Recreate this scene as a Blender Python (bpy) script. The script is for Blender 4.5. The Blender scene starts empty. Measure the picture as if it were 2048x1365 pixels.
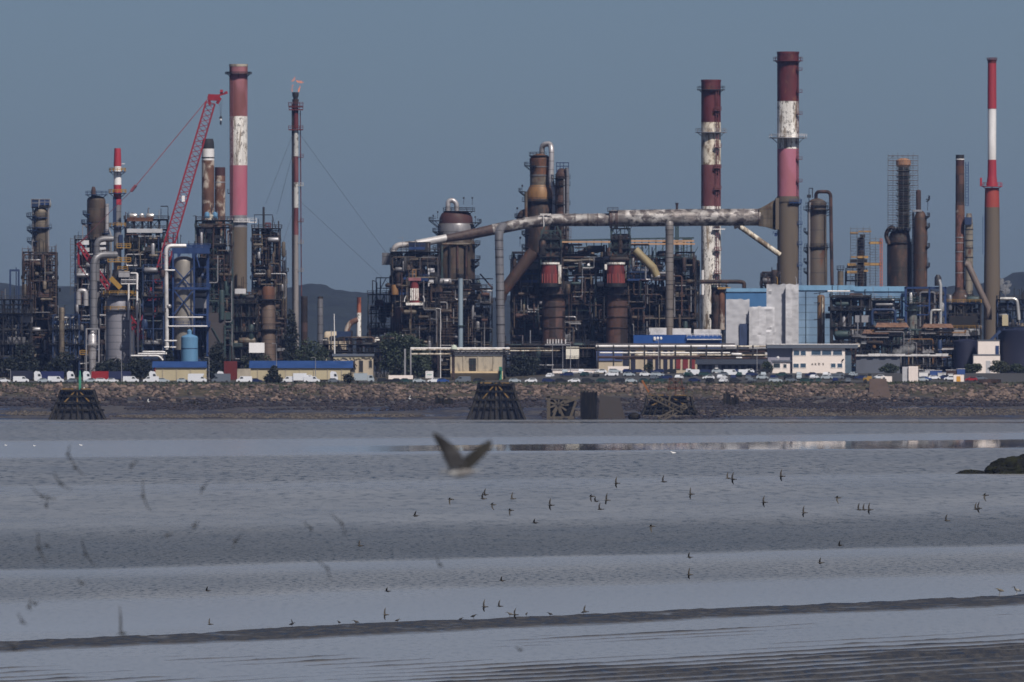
# estuary with an oil works on the far shore
SKY_DUST, SKY_OZ, SKY_AIR, SKY_STR, SUN_E, EXPO = 0.80, 3.2, 0.44, 0.0505, 4.2, 0.0
HAZE_D, HAZE_C = 1.7e-5, (.30, .47, 1, 1)
WAVE = .5
import bpy, math, random
from mathutils import Vector, Matrix, noise as mnoise
from math import radians, sin, cos, pi, sqrt
random.seed(11)
SC = bpy.context.scene
COL = SC.collection
W, LENS, H, HY = 2048.0, 500.0, 16.5, 735.0
F = W * LENS / 36.0            # focal length in photograph pixels
def gx(px, Y): return (px - 1024.0) * Y / F
def gz(py, Y): return H - (py - HY) * Y / F
BANK = 4632.0                  # top edge of the far bank
def G(Y, x=-99.0):             # height of the works' ground above the water; the yard rises on the right
    if Y < 4652: return 11.4
    k = max(0.0, min(1.0, (x + 4) / 22.0))
    return 11.4 + min((Y - 4652) * (.008 + .064 * k), 1.6 + 1.5 * k)

# ------------------------------------------------------------------ materials
def lin(c):
    c = c / 255.0
    return c / 12.92 if c <= 0.04045 else ((c + 0.055) / 1.055) ** 2.4
def A(r, g, b, k=0.86):
    """base colour of a surface that reads as this sRGB value in full sun"""
    air = (0.006, 0.009, 0.016)
    return tuple(max(0.008, min(0.85, (lin(v) - a) / k)) for v, a in zip((r, g, b), air)) + (1,)
MATS = {}
def new_mat(name):
    m = bpy.data.materials.new(name); m.use_nodes = True
    nt = m.node_tree; b = nt.nodes['Principled BSDF']
    return m, nt, b
def nd(nt, t, **kw):
    n = nt.nodes.new(t)
    for k, v in kw.items():
        if k in n.inputs: n.inputs[k].default_value = v
        else: setattr(n, k, v)
    return n
def ramp(nt, fac, stops, interp='LINEAR'):
    r = nt.nodes.new('ShaderNodeValToRGB'); r.color_ramp.interpolation = interp
    e = r.color_ramp.elements
    while len(e) < len(stops): e.new(0.5)
    for i, (p, c) in enumerate(stops):
        e[i].position = p; e[i].color = c if len(c) == 4 else tuple(c) + (1,)
    nt.links.new(fac, r.inputs[0]); return r
def mixc(nt, fac, a, b, mode='MIX'):
    n = nt.nodes.new('ShaderNodeMix'); n.data_type = 'RGBA'; n.blend_type = mode
    for s, v in ((n.inputs[0], fac), (n.inputs[6], a), (n.inputs[7], b)):
        if hasattr(v, 'links'): nt.links.new(v, s)
        else: s.default_value = v
    return n.outputs[2]
def math_(nt, op, a, b=None, c=None):
    n = nt.nodes.new('ShaderNodeMath'); n.operation = op
    for s, v in zip(n.inputs, (a, b, c)):
        if v is None: continue
        if hasattr(v, 'links'): nt.links.new(v, s)
        else: s.default_value = v
    return n.outputs[0]
def coords(nt, scale=(1, 1, 1), rnd=True):
    tc = nt.nodes.new('ShaderNodeTexCoord')
    mp = nt.nodes.new('ShaderNodeMapping'); mp.inputs['Scale'].default_value = scale
    nt.links.new(tc.outputs['Object'], mp.inputs[0])
    if rnd:
        oi = nt.nodes.new('ShaderNodeObjectInfo')
        vm = nt.nodes.new('ShaderNodeVectorMath'); vm.operation = 'SCALE'
        vm.inputs[0].default_value = (37, 53, 71)
        nt.links.new(oi.outputs['Random'], vm.inputs['Scale'])
        nt.links.new(vm.outputs[0], mp.inputs['Location'])
    return mp.outputs[0]
def noise(nt, vec, scale, detail=4, rough=.55, dist=0):
    n = nd(nt, 'ShaderNodeTexNoise'); n.inputs['Scale'].default_value = scale
    n.inputs['Detail'].default_value = detail; n.inputs['Roughness'].default_value = rough
    n.inputs['Distortion'].default_value = dist
    nt.links.new(vec, n.inputs['Vector']); return n.outputs['Fac']
def P(name, col, rough=.6, metal=0.0, var=.35, rust=0.0, rustcol=None, streak=.35, scale=.35, seams=0.0, spots=0.0, tint=None, plates=0.0):
    """painted or bare plant surface: mottled, streaked, optionally rusty / seamed / flaking"""
    if name in MATS: return MATS[name]
    m, nt, b = new_mat(name)
    col = tuple(col[:3]) + (1,)
    v = coords(nt, (1, 1, streak))
    n1 = noise(nt, v, scale, 5, .6)
    dark = tuple(c * (1 - var) for c in col[:3]) + (1,)
    light = tuple(min(.9, c * (1 + var * .45)) for c in col[:3]) + (1,)
    r1 = ramp(nt, n1, [(.32, dark), (.5, col), (.7, light)])
    out = r1.outputs[0]
    if tint:
        n4 = noise(nt, v, scale * .45, 2, .5, .6)
        r4 = ramp(nt, n4, [(.45, (0, 0, 0, 1)), (.62, (1, 1, 1, 1))])
        out = mixc(nt, r4.outputs[0], out, tuple(tint[:3]) + (1,))
    if plates > 0:
        sx = nt.nodes.new('ShaderNodeVectorMath'); sx.operation = 'SNAP'; sx.inputs[1].default_value = (2.3, 90, 3.1); nt.links.new(coords(nt), sx.inputs[0])
        wn_ = nt.nodes.new('ShaderNodeTexWhiteNoise'); nt.links.new(sx.outputs[0], wn_.inputs['Vector'])
        rp_ = ramp(nt, wn_.outputs['Value'], [(.15, (1 - plates,) * 3), (.5, (.9,) * 3), (.85, (1 + plates * .8,) * 3)])
        out = mixc(nt, 1.0, out, rp_.outputs[0], 'MULTIPLY')
    if rust > 0:
        n2 = noise(nt, coords(nt, (1, 1, streak * 1.2)), scale * 1.3, 6, .62, .4)
        t = .74 - rust * .42
        r2 = ramp(nt, n2, [(max(0, t - .05), (0, 0, 0, 1)), (min(1, t + .06), (1, 1, 1, 1))])
        rc = rustcol or (.10, .042, .022)
        rr = ramp(nt, n1, [(.3, tuple(c * .5 for c in rc[:3])), (.7, tuple(c * 1.5 for c in rc[:3]))])
        out = mixc(nt, r2.outputs[0], out, rr.outputs[0])
    if spots > 0:
        n3 = noise(nt, coords(nt, (1, 1, .6)), 1.1, 3, .7)
        t = .78 - spots * .3
        r3 = ramp(nt, n3, [(t, (0, 0, 0, 1)), (t + .05, (1, 1, 1, 1))])
        out = mixc(nt, math_(nt, 'MULTIPLY', r3.outputs[0], .8), out, (.07, .055, .045, 1))
    if seams > 0:
        sp = nt.nodes.new('ShaderNodeSeparateXYZ')
        nt.links.new(nt.nodes.new('ShaderNodeTexCoord').outputs['Object'], sp.inputs[0])
        fr = math_(nt, 'FRACT', math_(nt, 'DIVIDE', sp.outputs[2], seams))
        ln = math_(nt, 'LESS_THAN', fr, .09)
        out = mixc(nt, math_(nt, 'MULTIPLY', ln, .55), out, (.03, .03, .03, 1))
    nt.links.new(out, b.inputs['Base Color'])
    rr = ramp(nt, n1, [(.3, (rough * .8,) * 3), (.7, (min(1, rough * 1.2),) * 3)])
    nt.links.new(rr.outputs[0], b.inputs['Roughness'])
    b.inputs['Metallic'].default_value = metal
    MATS[name] = m
    return m

# ------------------------------------------------------------------ mesh builder
class MB:
    def __init__(s): s.v = []; s.f = []
    def add(s, vs, fs):
        o = len(s.v); s.v.extend(vs); s.f.extend([tuple(i + o for i in f) for f in fs]); return s
    def box(s, x0, x1, y0, y1, z0, z1):
        return s.add([(x0, y0, z0), (x1, y0, z0), (x1, y1, z0), (x0, y1, z0), (x0, y0, z1), (x1, y0, z1), (x1, y1, z1), (x0, y1, z1)],
                     [(0, 3, 2, 1), (4, 5, 6, 7), (0, 1, 5, 4), (1, 2, 6, 5), (2, 3, 7, 6), (3, 0, 4, 7)])
    def bar(s, p, q, w, d=None):
        d = d or w
        p = Vector(p); q = Vector(q); u = q - p
        if u.length < 1e-6: return s
        u.normalize()
        a = Vector((0, 0, 1)) if abs(u.z) < .95 else Vector((0, 1, 0))
        r = u.cross(a).normalized() * (w / 2); t = u.cross(r).normalized() * (d / 2)
        vs = [p - r - t, p + r - t, p + r + t, p - r + t, q - r - t, q + r - t, q + r + t, q - r + t]
        return s.add([tuple(x) for x in vs], [(0, 3, 2, 1), (4, 5, 6, 7), (0, 1, 5, 4), (1, 2, 6, 5), (2, 3, 7, 6), (3, 0, 4, 7)])
    def lathe(s, cx, cy, prof, n=20, cap=True):
        vs = []; fs = []
        for r, z in prof:
            for i in range(n):
                a = 2 * pi * i / n
                vs.append((cx + r * cos(a), cy + r * sin(a), z))
        for k in range(len(prof) - 1):
            for i in range(n):
                j = (i + 1) % n
                fs.append((k * n + i, k * n + j, (k + 1) * n + j, (k + 1) * n + i))
        if cap:
            fs.append(tuple(range(n - 1, -1, -1))); o = (len(prof) - 1) * n
            fs.append(tuple(o + i for i in range(n)))
        return s.add(vs, fs)
    def cyl(s, p, q, r0, r1=None, n=10):
        return s.tube([p, q], [r0, r0 if r1 is None else r1], n)
    def tube(s, pts, r, n=8):
        pts = [Vector(p) for p in pts]; m = len(pts)
        rs = r if isinstance(r, (list, tuple)) else [r] * m
        vs = []; fs = []; prev = None
        for k, p in enumerate(pts):
            if k == 0: t = pts[1] - p
            elif k == m - 1: t = p - pts[k - 1]
            else: t = (p - pts[k - 1]).normalized() + (pts[k + 1] - p).normalized()
            t.normalize()
            if prev is None:
                a = Vector((0, 0, 1)) if abs(t.z) < .9 else Vector((0, 1, 0))
                u = t.cross(a).normalized()
            else:
                u = (prev - t * prev.dot(t)).normalized()
            prev = u; w = t.cross(u)
            for i in range(n):
                a = 2 * pi * i / n
                vs.append(tuple(p + (u * cos(a) + w * sin(a)) * rs[k]))
        for k in range(m - 1):
            for i in range(n):
                j = (i + 1) % n
                fs.append((k * n + i, k * n + j, (k + 1) * n + j, (k + 1) * n + i))
        fs.append(tuple(range(n - 1, -1, -1))); fs.append(tuple((m - 1) * n + i for i in range(n)))
        return s.add(vs, fs)
    def ring(s, cx, cy, z, ri, ro, h, n=18, a0=0, a1=2 * pi):
        full = abs(a1 - a0 - 2 * pi) < 1e-3; vs = []; fs = []
        m = n if full else n + 1
        for i in range(m):
            a = a0 + (a1 - a0) * i / n
            for r, zz in ((ri, z), (ro, z), (ro, z + h), (ri, z + h)):
                vs.append((cx + r * cos(a), cy + r * sin(a), zz))
        for i in range(n):
            j = (i + 1) % m
            for k in range(4):
                l = (k + 1) % 4
                fs.append((i * 4 + k, j * 4 + k, j * 4 + l, i * 4 + l))
        if not full:
            fs.append((0, 1, 2, 3)); o = n * 4; fs.append((o + 3, o + 2, o + 1, o))
        return s.add(vs, fs)
    def rails(s, cx, cy, z, r, h=1.15, n=12, w=.10, a0=0, a1=2 * pi):
        P_ = [(cx + r * cos(a0 + (a1 - a0) * i / n), cy + r * sin(a0 + (a1 - a0) * i / n)) for i in range(n + 1)]
        for i in range(n):
            s.bar((*P_[i], z), (*P_[i], z + h), w)
            for k in (h, h * .55):
                s.bar((*P_[i], z + k), (*P_[i + 1], z + k), w)
        return s
    def rail_rect(s, x0, x1, y0, y1, z, h=1.15, step=2.0, w=.10):
        c = [(x0, y0), (x1, y0), (x1, y1), (x0, y1)]
        for i in range(4):
            p, q = Vector(c[i]), Vector(c[(i + 1) % 4]); n = max(1, int((q - p).length / step))
            for k in range(n):
                a = p + (q - p) * k / n
                s.bar((a.x, a.y, z), (a.x, a.y, z + h), w)
            for hh in (h, h * .55):
                s.bar((p.x, p.y, z + hh), (q.x, q.y, z + hh), w)
        return s
    def ellip(s, c, rx, ry, rz, n=12, m=8):
        prof = [(sin(pi * k / m), -cos(pi * k / m)) for k in range(m + 1)]
        vs = []; fs = []
        for r, z in prof:
            r = max(r, .01)
            for i in range(n):
                a = 2 * pi * i / n
                vs.append((c[0] + rx * r * cos(a), c[1] + ry * r * sin(a), c[2] + rz * z))
        for k in range(m):
            for i in range(n):
                j = (i + 1) % n
                fs.append((k * n + i, k * n + j, (k + 1) * n + j, (k + 1) * n + i))
        return s.add(vs, fs)
    def drum(s, c, L, r, axis='x', n=12):
        """horizontal vessel with dished ends"""
        d = Vector((1, 0, 0)) if axis == 'x' else Vector((0, 1, 0)); c = Vector(c)
        pts = []; rs = []
        for t, k in ((-.5, .15), (-.48, .6), (-.44, .88), (-.38, 1), (.38, 1), (.44, .88), (.48, .6), (.5, .15)):
            pts.append(c + d * L * t); rs.append(r * k)
        return s.tube(pts, rs, n)
    def ladder(s, x, y, z0, z1, w=.6, t=.12):
        s.bar((x - w / 2, y, z0), (x - w / 2, y, z1), t); s.bar((x + w / 2, y, z0), (x + w / 2, y, z1), t)
        n = int((z1 - z0) / 1.2)
        for i in range(1, n):
            z = z0 + (z1 - z0) * i / n
            s.bar((x - w / 2, y, z), (x + w / 2, y, z), t * .6)
        return s
    def lattice(s, p, q, w, d, nb, t, tt, up=(0, 1, 0), w1=None, d1=None):
        """four-chord lattice girder from p to q"""
        p = Vector(p); q = Vector(q); u = (q - p).normalized(); r = u.cross(Vector(up)).normalized(); b = u.cross(r).normalized()
        w1 = w if w1 is None else w1; d1 = d if d1 is None else d1
        def C(k):
            f = k / nb; c = p + (q - p) * f; ww = (w + (w1 - w) * f) / 2; dd = (d + (d1 - d) * f) / 2
            return [c - r * ww - b * dd, c + r * ww - b * dd, c + r * ww + b * dd, c - r * ww + b * dd]
        cs = [C(k) for k in range(nb + 1)]
        for i in range(4): s.bar(cs[0][i], cs[-1][i], t)
        for k in range(nb):
            for i in range(4):
                j = (i + 1) % 4
                a, e = (i, j) if k % 2 == 0 else (j, i)
                s.bar(cs[k][a], cs[k + 1][e], tt)
        for i in range(4): s.bar(cs[0][i], cs[0][(i + 1) % 4], tt); s.bar(cs[-1][i], cs[-1][(i + 1) % 4], tt)
        return s
    def build(s, name, mat, parent=None, smooth=True, loc=None):
        me = bpy.data.meshes.new(name); me.from_pydata([tuple(v) for v in s.v], [], s.f); me.update()
        me.materials.append(mat)
        if smooth and len(me.polygons):
            me.shade_smooth(); me.set_sharp_from_angle(angle=radians(38))
        o = bpy.data.objects.new(name, me); COL.objects.link(o)
        if parent is not None: o.parent = parent
        if loc is not None: o.location = loc
        return o
def fillet(pts, rad, n=5):
    """rounds the corners of a pipe run"""
    pts = [Vector(p) for p in pts]; out = [pts[0]]
    for k in range(1, len(pts) - 1):
        a, b, c = pts[k - 1], pts[k], pts[k + 1]
        u = (a - b); v = (c - b); d = min(rad, u.length * .48, v.length * .48)
        p0 = b + u.normalized() * d; p1 = b + v.normalized() * d
        for i in range(n + 1):
            t = i / n
            out.append(p0 * (1 - t) ** 2 + b * 2 * t * (1 - t) + p1 * t * t)
    out.append(pts[-1]); return out
def tag(o, label=None, cat=None, group=None, kind=None):
    if label: o['label'] = label
    if cat: o['category'] = cat
    if group: o['group'] = group
    if kind: o['kind'] = kind
    return o
class T:
    """one thing: an Empty on the ground with its parts below; px / Y place it"""
    def __init__(s, name, label, cat, px, Y, z=None, group=None):
        s.Y = Y; s.px = px; s.s = Y / F; s.z0 = G(Y, gx(px, Y)) if z is None else z
        s.o = bpy.data.objects.new(name, None); COL.objects.link(s.o)
        s.o.location = (gx(px, Y), Y, s.z0); s.o.empty_display_size = 1
        tag(s.o, label, cat, group)
    def x(s, px): return (px - s.px) * s.s
    def z(s, py): return gz(py, s.Y) - s.z0
    def part(s, name, mb, mat, parent=None, label=None, smooth=True, kind=None):
        o = mb.build(name, mat, parent or s.o, smooth)
        if label: o['label'] = label
        if kind: o['kind'] = kind
        return o
def rnd(a, b): return random.uniform(a, b)
# ------------------------------------------------------------------ camera, sky, sun, air
cam = bpy.data.cameras.new('camera'); cam_o = bpy.data.objects.new('camera', cam); COL.objects.link(cam_o)
cam_o.location = (0, 0, H); cam_o.rotation_euler = (pi / 2, 0, 0)
cam.lens = LENS; cam.sensor_width = 36; cam.clip_start = 1; cam.clip_end = 60000
cam.shift_y = (HY - 682.5) / W
cam.dof.use_dof = True; cam.dof.focus_distance = 950; cam.dof.aperture_fstop = 6.7
SC.camera = cam_o
SUN_EL, SUN_AZ = radians(48), radians(28)     # azimuth: to the right of straight behind the camera
world = bpy.data.worlds.new('World'); SC.world = world; world.use_nodes = True
wn = world.node_tree; bg = wn.nodes['Background']
sky = wn.nodes.new('ShaderNodeTexSky'); sky.sky_type = 'NISHITA'; sky.sun_disc = False
sky.sun_elevation = SUN_EL; sky.sun_rotation = pi - SUN_AZ
sky.altitude = 0; sky.air_density = SKY_AIR; sky.dust_density = SKY_DUST; sky.ozone_density = SKY_OZ
wn.links.new(sky.outputs[0], bg.inputs[0]); bg.inputs[1].default_value = SKY_STR
sl = bpy.data.lights.new('sun', 'SUN'); sl.energy = SUN_E; sl.angle = radians(.5); sl.color = (1, .93, .84)
so = bpy.data.objects.new('sun', sl); COL.objects.link(so)
sd = Vector((sin(SUN_AZ) * cos(SUN_EL), -cos(SUN_AZ) * cos(SUN_EL), sin(SUN_EL)))
so.rotation_euler = (-sd).to_track_quat('-Z', 'Y').to_euler(); so.location = (400, -200, 600)
SC.view_settings.view_transform = 'Standard'; SC.view_settings.look = 'None'
SC.view_settings.gamma = 1; SC.view_settings.exposure = EXPO
SC.cycles.use_denoising = True
SC.cycles.max_bounces = 6; SC.cycles.diffuse_bounces = 2; SC.cycles.glossy_bounces = 3
SC.cycles.transparent_max_bounces = 8; SC.cycles.volume_bounces = 0
SC.cycles.sample_clamp_indirect = 4

m = bpy.data.materials.new('haze'); m.use_nodes = True; nt = m.node_tree
nt.nodes.remove(nt.nodes['Principled BSDF'])
pv = nt.nodes.new('ShaderNodeVolumePrincipled'); pv.inputs['Density'].default_value = HAZE_D
pv.inputs['Color'].default_value = HAZE_C; pv.inputs['Anisotropy'].default_value = 0
nt.links.new(pv.outputs[0], nt.nodes['Material Output'].inputs['Volume'])
if HAZE_D > 0:
    hz = MB().box(-2500, 2500, -60, 15000, -2.2, 190).build('haze', m, smooth=False)
    tag(hz, 'thin blue haze over the estuary and the works', 'haze', kind='stuff')

# ------------------------------------------------------------------ water
def water_mat():
    m, nt, b = new_mat('estuary_water')
    tc = nt.nodes.new('ShaderNodeTexCoord'); sp = nt.nodes.new('ShaderNodeSeparateXYZ')
    nt.links.new(tc.outputs['Object'], sp.inputs[0])
    X, Yc = sp.outputs[0], sp.outputs[1]
    v = math_(nt, 'SUBTRACT', Yc, math_(nt, 'MULTIPLY', X, 1.75))
    # depth expressed as a slowly varying coordinate so that bands keep their widths
    mp = nt.nodes.new('ShaderNodeMapping'); mp.inputs['Scale'].default_value = (.010, .004, 1)
    nt.links.new(tc.outputs['Object'], mp.inputs[0])
    nz = noise(nt, mp.outputs[0], 1.0, 4, .6)
    vv = math_(nt, 'ADD', v, math_(nt, 'MULTIPLY', math_(nt, 'SUBTRACT', nz, .5), 90.0))
    inv = math_(nt, 'DIVIDE', F * H, vv)                # rows of the photograph below the horizon at mid frame
    fac = math_(nt, 'DIVIDE', math_(nt, 'SUBTRACT', inv, 90.0), 560.0)
    def at(y): return (y - HY - 90.0) / 560.0
    # how rippled each band is: 0 slick, 1 choppy
    R = [(825, .45), (872, .5), (876, .06), (904, .06), (910, .45), (955, .5), (962, .2), (990, .35), (1035, .3), (1060, .8), (1096, .95),
         (1112, .85), (1117, .12), (1128, .2), (1145, .45), (1165, .5), (1182, .12), (1228, .03), (1240, .1), (1365, .08)]
    rp = ramp(nt, fac, [(max(0, min(1, at(y))), (c, c, c)) for y, c in R])
    chop = rp.outputs[0]
    # fine streaks inside the bands
    mp2 = nt.nodes.new('ShaderNodeMapping'); mp2.inputs['Scale'].default_value = (.035, .0075, 1); mp2.inputs['Rotation'].default_value = (0, 0, radians(-6))
    nt.links.new(tc.outputs['Object'], mp2.inputs[0]); n2 = noise(nt, mp2.outputs[0], 1.0, 6, .7)
    chop2 = math_(nt, 'MULTIPLY', chop, math_(nt, 'ADD', math_(nt, 'MULTIPLY', n2, 1.5), .25))
    # wavelets
    mpw = nt.nodes.new('ShaderNodeMapping'); mpw.inputs['Scale'].default_value = (.42, .045, 1)
    nt.links.new(tc.outputs['Object'], mpw.inputs[0])
    w1 = noise(nt, mpw.outputs[0], 1.0, 5, .65, .3)
    mpw2 = nt.nodes.new('ShaderNodeMapping'); mpw2.inputs['Scale'].default_value = (1.5, .16, 1)
    nt.links.new(tc.outputs['Object'], mpw2.inputs[0])
    w2 = noise(nt, mpw2.outputs[0], 1.0, 3, .6, .2)
    hgt = math_(nt, 'ADD', math_(nt, 'MULTIPLY', w1, .45), math_(nt, 'MULTIPLY', w2, .45))
    bm = nt.nodes.new('ShaderNodeBump'); bm.inputs['Distance'].default_value = 1.0
    nt.links.new(math_(nt, 'MULTIPLY', chop2, WAVE), bm.inputs['Strength']); nt.links.new(hgt, bm.inputs['Height'])
    # far-water normals leaned by hand to imitate a mirage of the works
    sl_ = math_(nt, 'MULTIPLY', math_(nt, 'SUBTRACT', 3352.0, Yc), .0021 / 508.0)
    tilt = math_(nt, 'ADD', .0019, sl_)
    left = ramp(nt, math_(nt, 'ADD', math_(nt, 'DIVIDE', X, 240.0), .5), [(.30, (1, 1, 1)), (.47, (0, 0, 0))]).outputs[0]
    tilt = math_(nt, 'MULTIPLY', tilt, math_(nt, 'SUBTRACT', 1.0, left))
    slick = ramp(nt, chop, [(.05, (1, 1, 1)), (.16, (0, 0, 0))]).outputs[0]
    far = math_(nt, 'GREATER_THAN', Yc, 2300.0)
    tilt = math_(nt, 'MULTIPLY', tilt, far)
    cx = nt.nodes.new('ShaderNodeCombineXYZ'); nt.links.new(math_(nt, 'MULTIPLY', tilt, -1.0), cx.inputs[1])
    va = nt.nodes.new('ShaderNodeVectorMath'); va.operation = 'ADD'
    nt.links.new(bm.outputs[0], va.inputs[0]); nt.links.new(cx.outputs[0], va.inputs[1])
    vn = nt.nodes.new('ShaderNodeVectorMath'); vn.operation = 'NORMALIZE'; nt.links.new(va.outputs[0], vn.inputs[0])
    nt.links.new(vn.outputs[0], b.inputs['Normal'])
    # wind-ruffled silt tone; sky-pale slicks and dark wave backs painted into the colour
    mp3 = nt.nodes.new('ShaderNodeMapping'); mp3.inputs['Scale'].default_value = (.55, .045, 1); mp3.inputs['Rotation'].default_value = (0, 0, radians(-4))
    nt.links.new(tc.outputs['Object'], mp3.inputs[0]); n3 = noise(nt, mp3.outputs[0], 1.0, 4, .72, .2)
    mp4 = nt.nodes.new('ShaderNodeMapping'); mp4.inputs['Scale'].default_value = (2.0, .26, 1); mp4.inputs['Rotation'].default_value = (0, 0, radians(-4))
    nt.links.new(tc.outputs['Object'], mp4.inputs[0]); n4 = noise(nt, mp4.outputs[0], 1.0, 3, .7, .2)
    near = ramp(nt, math_(nt, 'DIVIDE', Yc, 4000.0), [(.28, (1, 1, 1)), (.5, (0, 0, 0))]).outputs[0]
    tex = math_(nt, 'ADD', math_(nt, 'MULTIPLY', n4, near), math_(nt, 'MULTIPLY', n3, math_(nt, 'SUBTRACT', 1.0, near)))
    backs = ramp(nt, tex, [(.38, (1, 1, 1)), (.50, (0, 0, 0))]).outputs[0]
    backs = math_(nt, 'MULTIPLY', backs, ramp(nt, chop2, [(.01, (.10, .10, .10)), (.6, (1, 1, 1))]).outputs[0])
    silt_sky = ramp(nt, n2, [(.3, (.205, .207, .208)), (.7, (.30, .302, .305))]).outputs[0]
    silt_sky = mixc(nt, ramp(nt, chop, [(.3, (0, 0, 0)), (.95, (.75, .75, .75))]).outputs[0], silt_sky, (.075, .08, .085, 1))  # choppy bands darkened as if mirroring higher sky
    silt_sky = mixc(nt, ramp(nt, chop, [(.04, (.8, .8, .8)), (.3, (0, 0, 0))]).outputs[0], silt_sky, (.315, .325, .35, 1))  # slick bands paled to stand in for mirrored low sky
    silt_sky = mixc(nt, backs, silt_sky, (.022, .028, .030, 1))
    nt.links.new(silt_sky, b.inputs['Base Color'])
    rows = math_(nt, 'ADD', math_(nt, 'DIVIDE', F * H, Yc), math_(nt, 'MULTIPLY', math_(nt, 'SUBTRACT', n2, .5), 7.0))
    up_ = math_(nt, 'SUBTRACT', rows, math_(nt, 'SUBTRACT', 153.0, math_(nt, 'MULTIPLY', X, .085)))
    dn_ = math_(nt, 'SUBTRACT', math_(nt, 'SUBTRACT', 168.5, math_(nt, 'MULTIPLY', X, .055)), rows)
    wedge = ramp(nt, math_(nt, 'DIVIDE', math_(nt, 'MINIMUM', up_, dn_), 10.0), [(.0, (0, 0, 0)), (.22, (1, 1, 1))]).outputs[0]
    still = math_(nt, 'MULTIPLY', math_(nt, 'MULTIPLY', wedge, far), math_(nt, 'SUBTRACT', 1.0, left))  # mirror-smooth wedge shaped to hold the imitated mirage
    fs_ = math_(nt, 'MULTIPLY', ramp(nt, math_(nt, 'ADD', math_(nt, 'DIVIDE', X, 400.0), .5), [(.1, (.35, .35, .35)), (.45, (.6, .6, .6)), (.62, (1, 1, 1))]).outputs[0], ramp(nt, math_(nt, 'DIVIDE', math_(nt, 'ADD', Yc, math_(nt, 'MULTIPLY', n2, 240.0)), 5000.0), [(.858, (0, 0, 0)), (.868, (1, 1, 1)), (.884, (1, 1, 1)), (.892, (0, 0, 0))]).outputs[0])
    still = math_(nt, 'MAXIMUM', still, math_(nt, 'MULTIPLY', fs_, .9))
    rg = ramp(nt, chop2, [(0, (.20, .20, .20)), (.3, (.28, .28, .28)), (1, (.36, .36, .36))]).outputs[0]
    nt.links.new(math_(nt, 'SUBTRACT', .5, math_(nt, 'MULTIPLY', backs, .42)), b.inputs['Specular IOR Level'])
    rg = mixc(nt, still, rg, (.0, .0, .0, 1))
    nt.links.new(rg, b.inputs['Roughness'])
    b.inputs['IOR'].default_value = 1.33
    return m
wt = MB(); wt.add([(-1200, 60, 0), (1200, 60, 0), (1200, 4700, 0), (-1200, 4700, 0)], [(0, 1, 2, 3)])
tag(wt.build('water', water_mat(), smooth=False), 'silty grey estuary water in rippled and slick bands', 'water', kind='structure')

# ------------------------------------------------------------------ near mudflat
def mud_mat(name, dark, light, rough=.45):
    m, nt, b = new_mat(name)
    tc = nt.nodes.new('ShaderNodeTexCoord')
    mp = nt.nodes.new('ShaderNodeMapping'); mp.inputs['Scale'].default_value = (1.1, .2, 1)
    nt.links.new(tc.outputs['Object'], mp.inputs[0])
    n = noise(nt, mp.outputs[0], 1.0, 7, .7)
    r = ramp(nt, n, [(.36, dark), (.64, light)])
    sp = nt.nodes.new('ShaderNodeSeparateXYZ'); nt.links.new(tc.outputs['Object'], sp.inputs[0])
    film = ramp(nt, math_(nt, 'DIVIDE', math_(nt, 'ADD', sp.outputs[2], math_(nt, 'MULTIPLY', math_(nt, 'SUBTRACT', n, .5), .10)), .12), [(.0, (1, 1, 1)), (.75, (0, 0, 0))]).outputs[0]   # a film of water lies on the lowest mud
    nt.links.new(mixc(nt, film, r.outputs[0], (.21, .215, .225, 1)), b.inputs['Base Color'])
    rr = ramp(nt, n, [(.35, (rough * .6,) * 3), (.6, (rough * 1.5,) * 3)]); nt.links.new(mixc(nt, film, rr.outputs[0], (.22, .22, .22, 1)), b.inputs['Roughness'])
    mp2 = nt.nodes.new('ShaderNodeMapping'); mp2.inputs['Scale'].default_value = (1.2, .35, 1)
    nt.links.new(tc.outputs['Object'], mp2.inputs[0]); n2 = noise(nt, mp2.outputs[0], 1.0, 5, .7)
    bm = nt.nodes.new('ShaderNodeBump'); bm.inputs['Strength'].default_value = .8; bm.inputs['Distance'].default_value = .12
    nt.links.new(n2, bm.inputs['Height']); nt.links.new(bm.outputs[0], b.inputs['Normal'])
    return m
def ss(a, b, x):
    t = max(0, min(1, (x - a) / (b - a))); return t * t * (3 - 2 * t)
def mud_z(x, Y):
    v = Y - 2.62 * x
    n = mnoise.noise(Vector((x * .05, Y * .02, 0)))
    n2 = mnoise.noise(Vector((x * .35, Y * .09, 7)))
    n3 = mnoise.noise(Vector((x * 1.3, Y * .3, 3)))
    vw = v + n * 9
    z = -.16
    z += (.27 + .05 * n2) * ss(941, 931, vw) * ss(886, 906, vw)       # the outer bank
    z += (.03 * n2 + .05 * n3 + .05 * mnoise.noise(Vector((x * 3.1, Y * .6, 13)))) * ss(941, 931, vw) * ss(886, 906, vw)
    k = ss(884, 866, vw)                                               # rib lines behind it
    per = 11.5
    rib = (0.5 + 0.5 * cos(2 * pi * (vw + 5 * mnoise.noise(Vector((x * .03, Y * .01, 21)))) / per)) ** 3
    rib2 = (0.5 + 0.5 * cos(2 * pi * (vw + 9 * mnoise.noise(Vector((x * .05, Y * .02, 51))) + 2.2 * mnoise.noise(Vector((x * .22, Y * .09, 5)))) / 5.6)) ** 2
    n4 = mnoise.noise(Vector((x * .06, Y * .035, 91)))
    z += k * ((.15 + .08 * n) * rib + (.045 + .075 * n4) * rib2 + .04 * n2 + .022 * n3 + .06 * n + .05 * n4)
    z += .07 * ss(822, 752, v + 50 * n) + .115 * ss(795, 715, v + 40 * n2)
    z += .035 * max(0, mnoise.noise(Vector((x * 4.5, Y * .9, 88)))) * ss(944, 930, vw)
    return z
NX, NY = 230, 520
vs = []; fs = []
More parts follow.
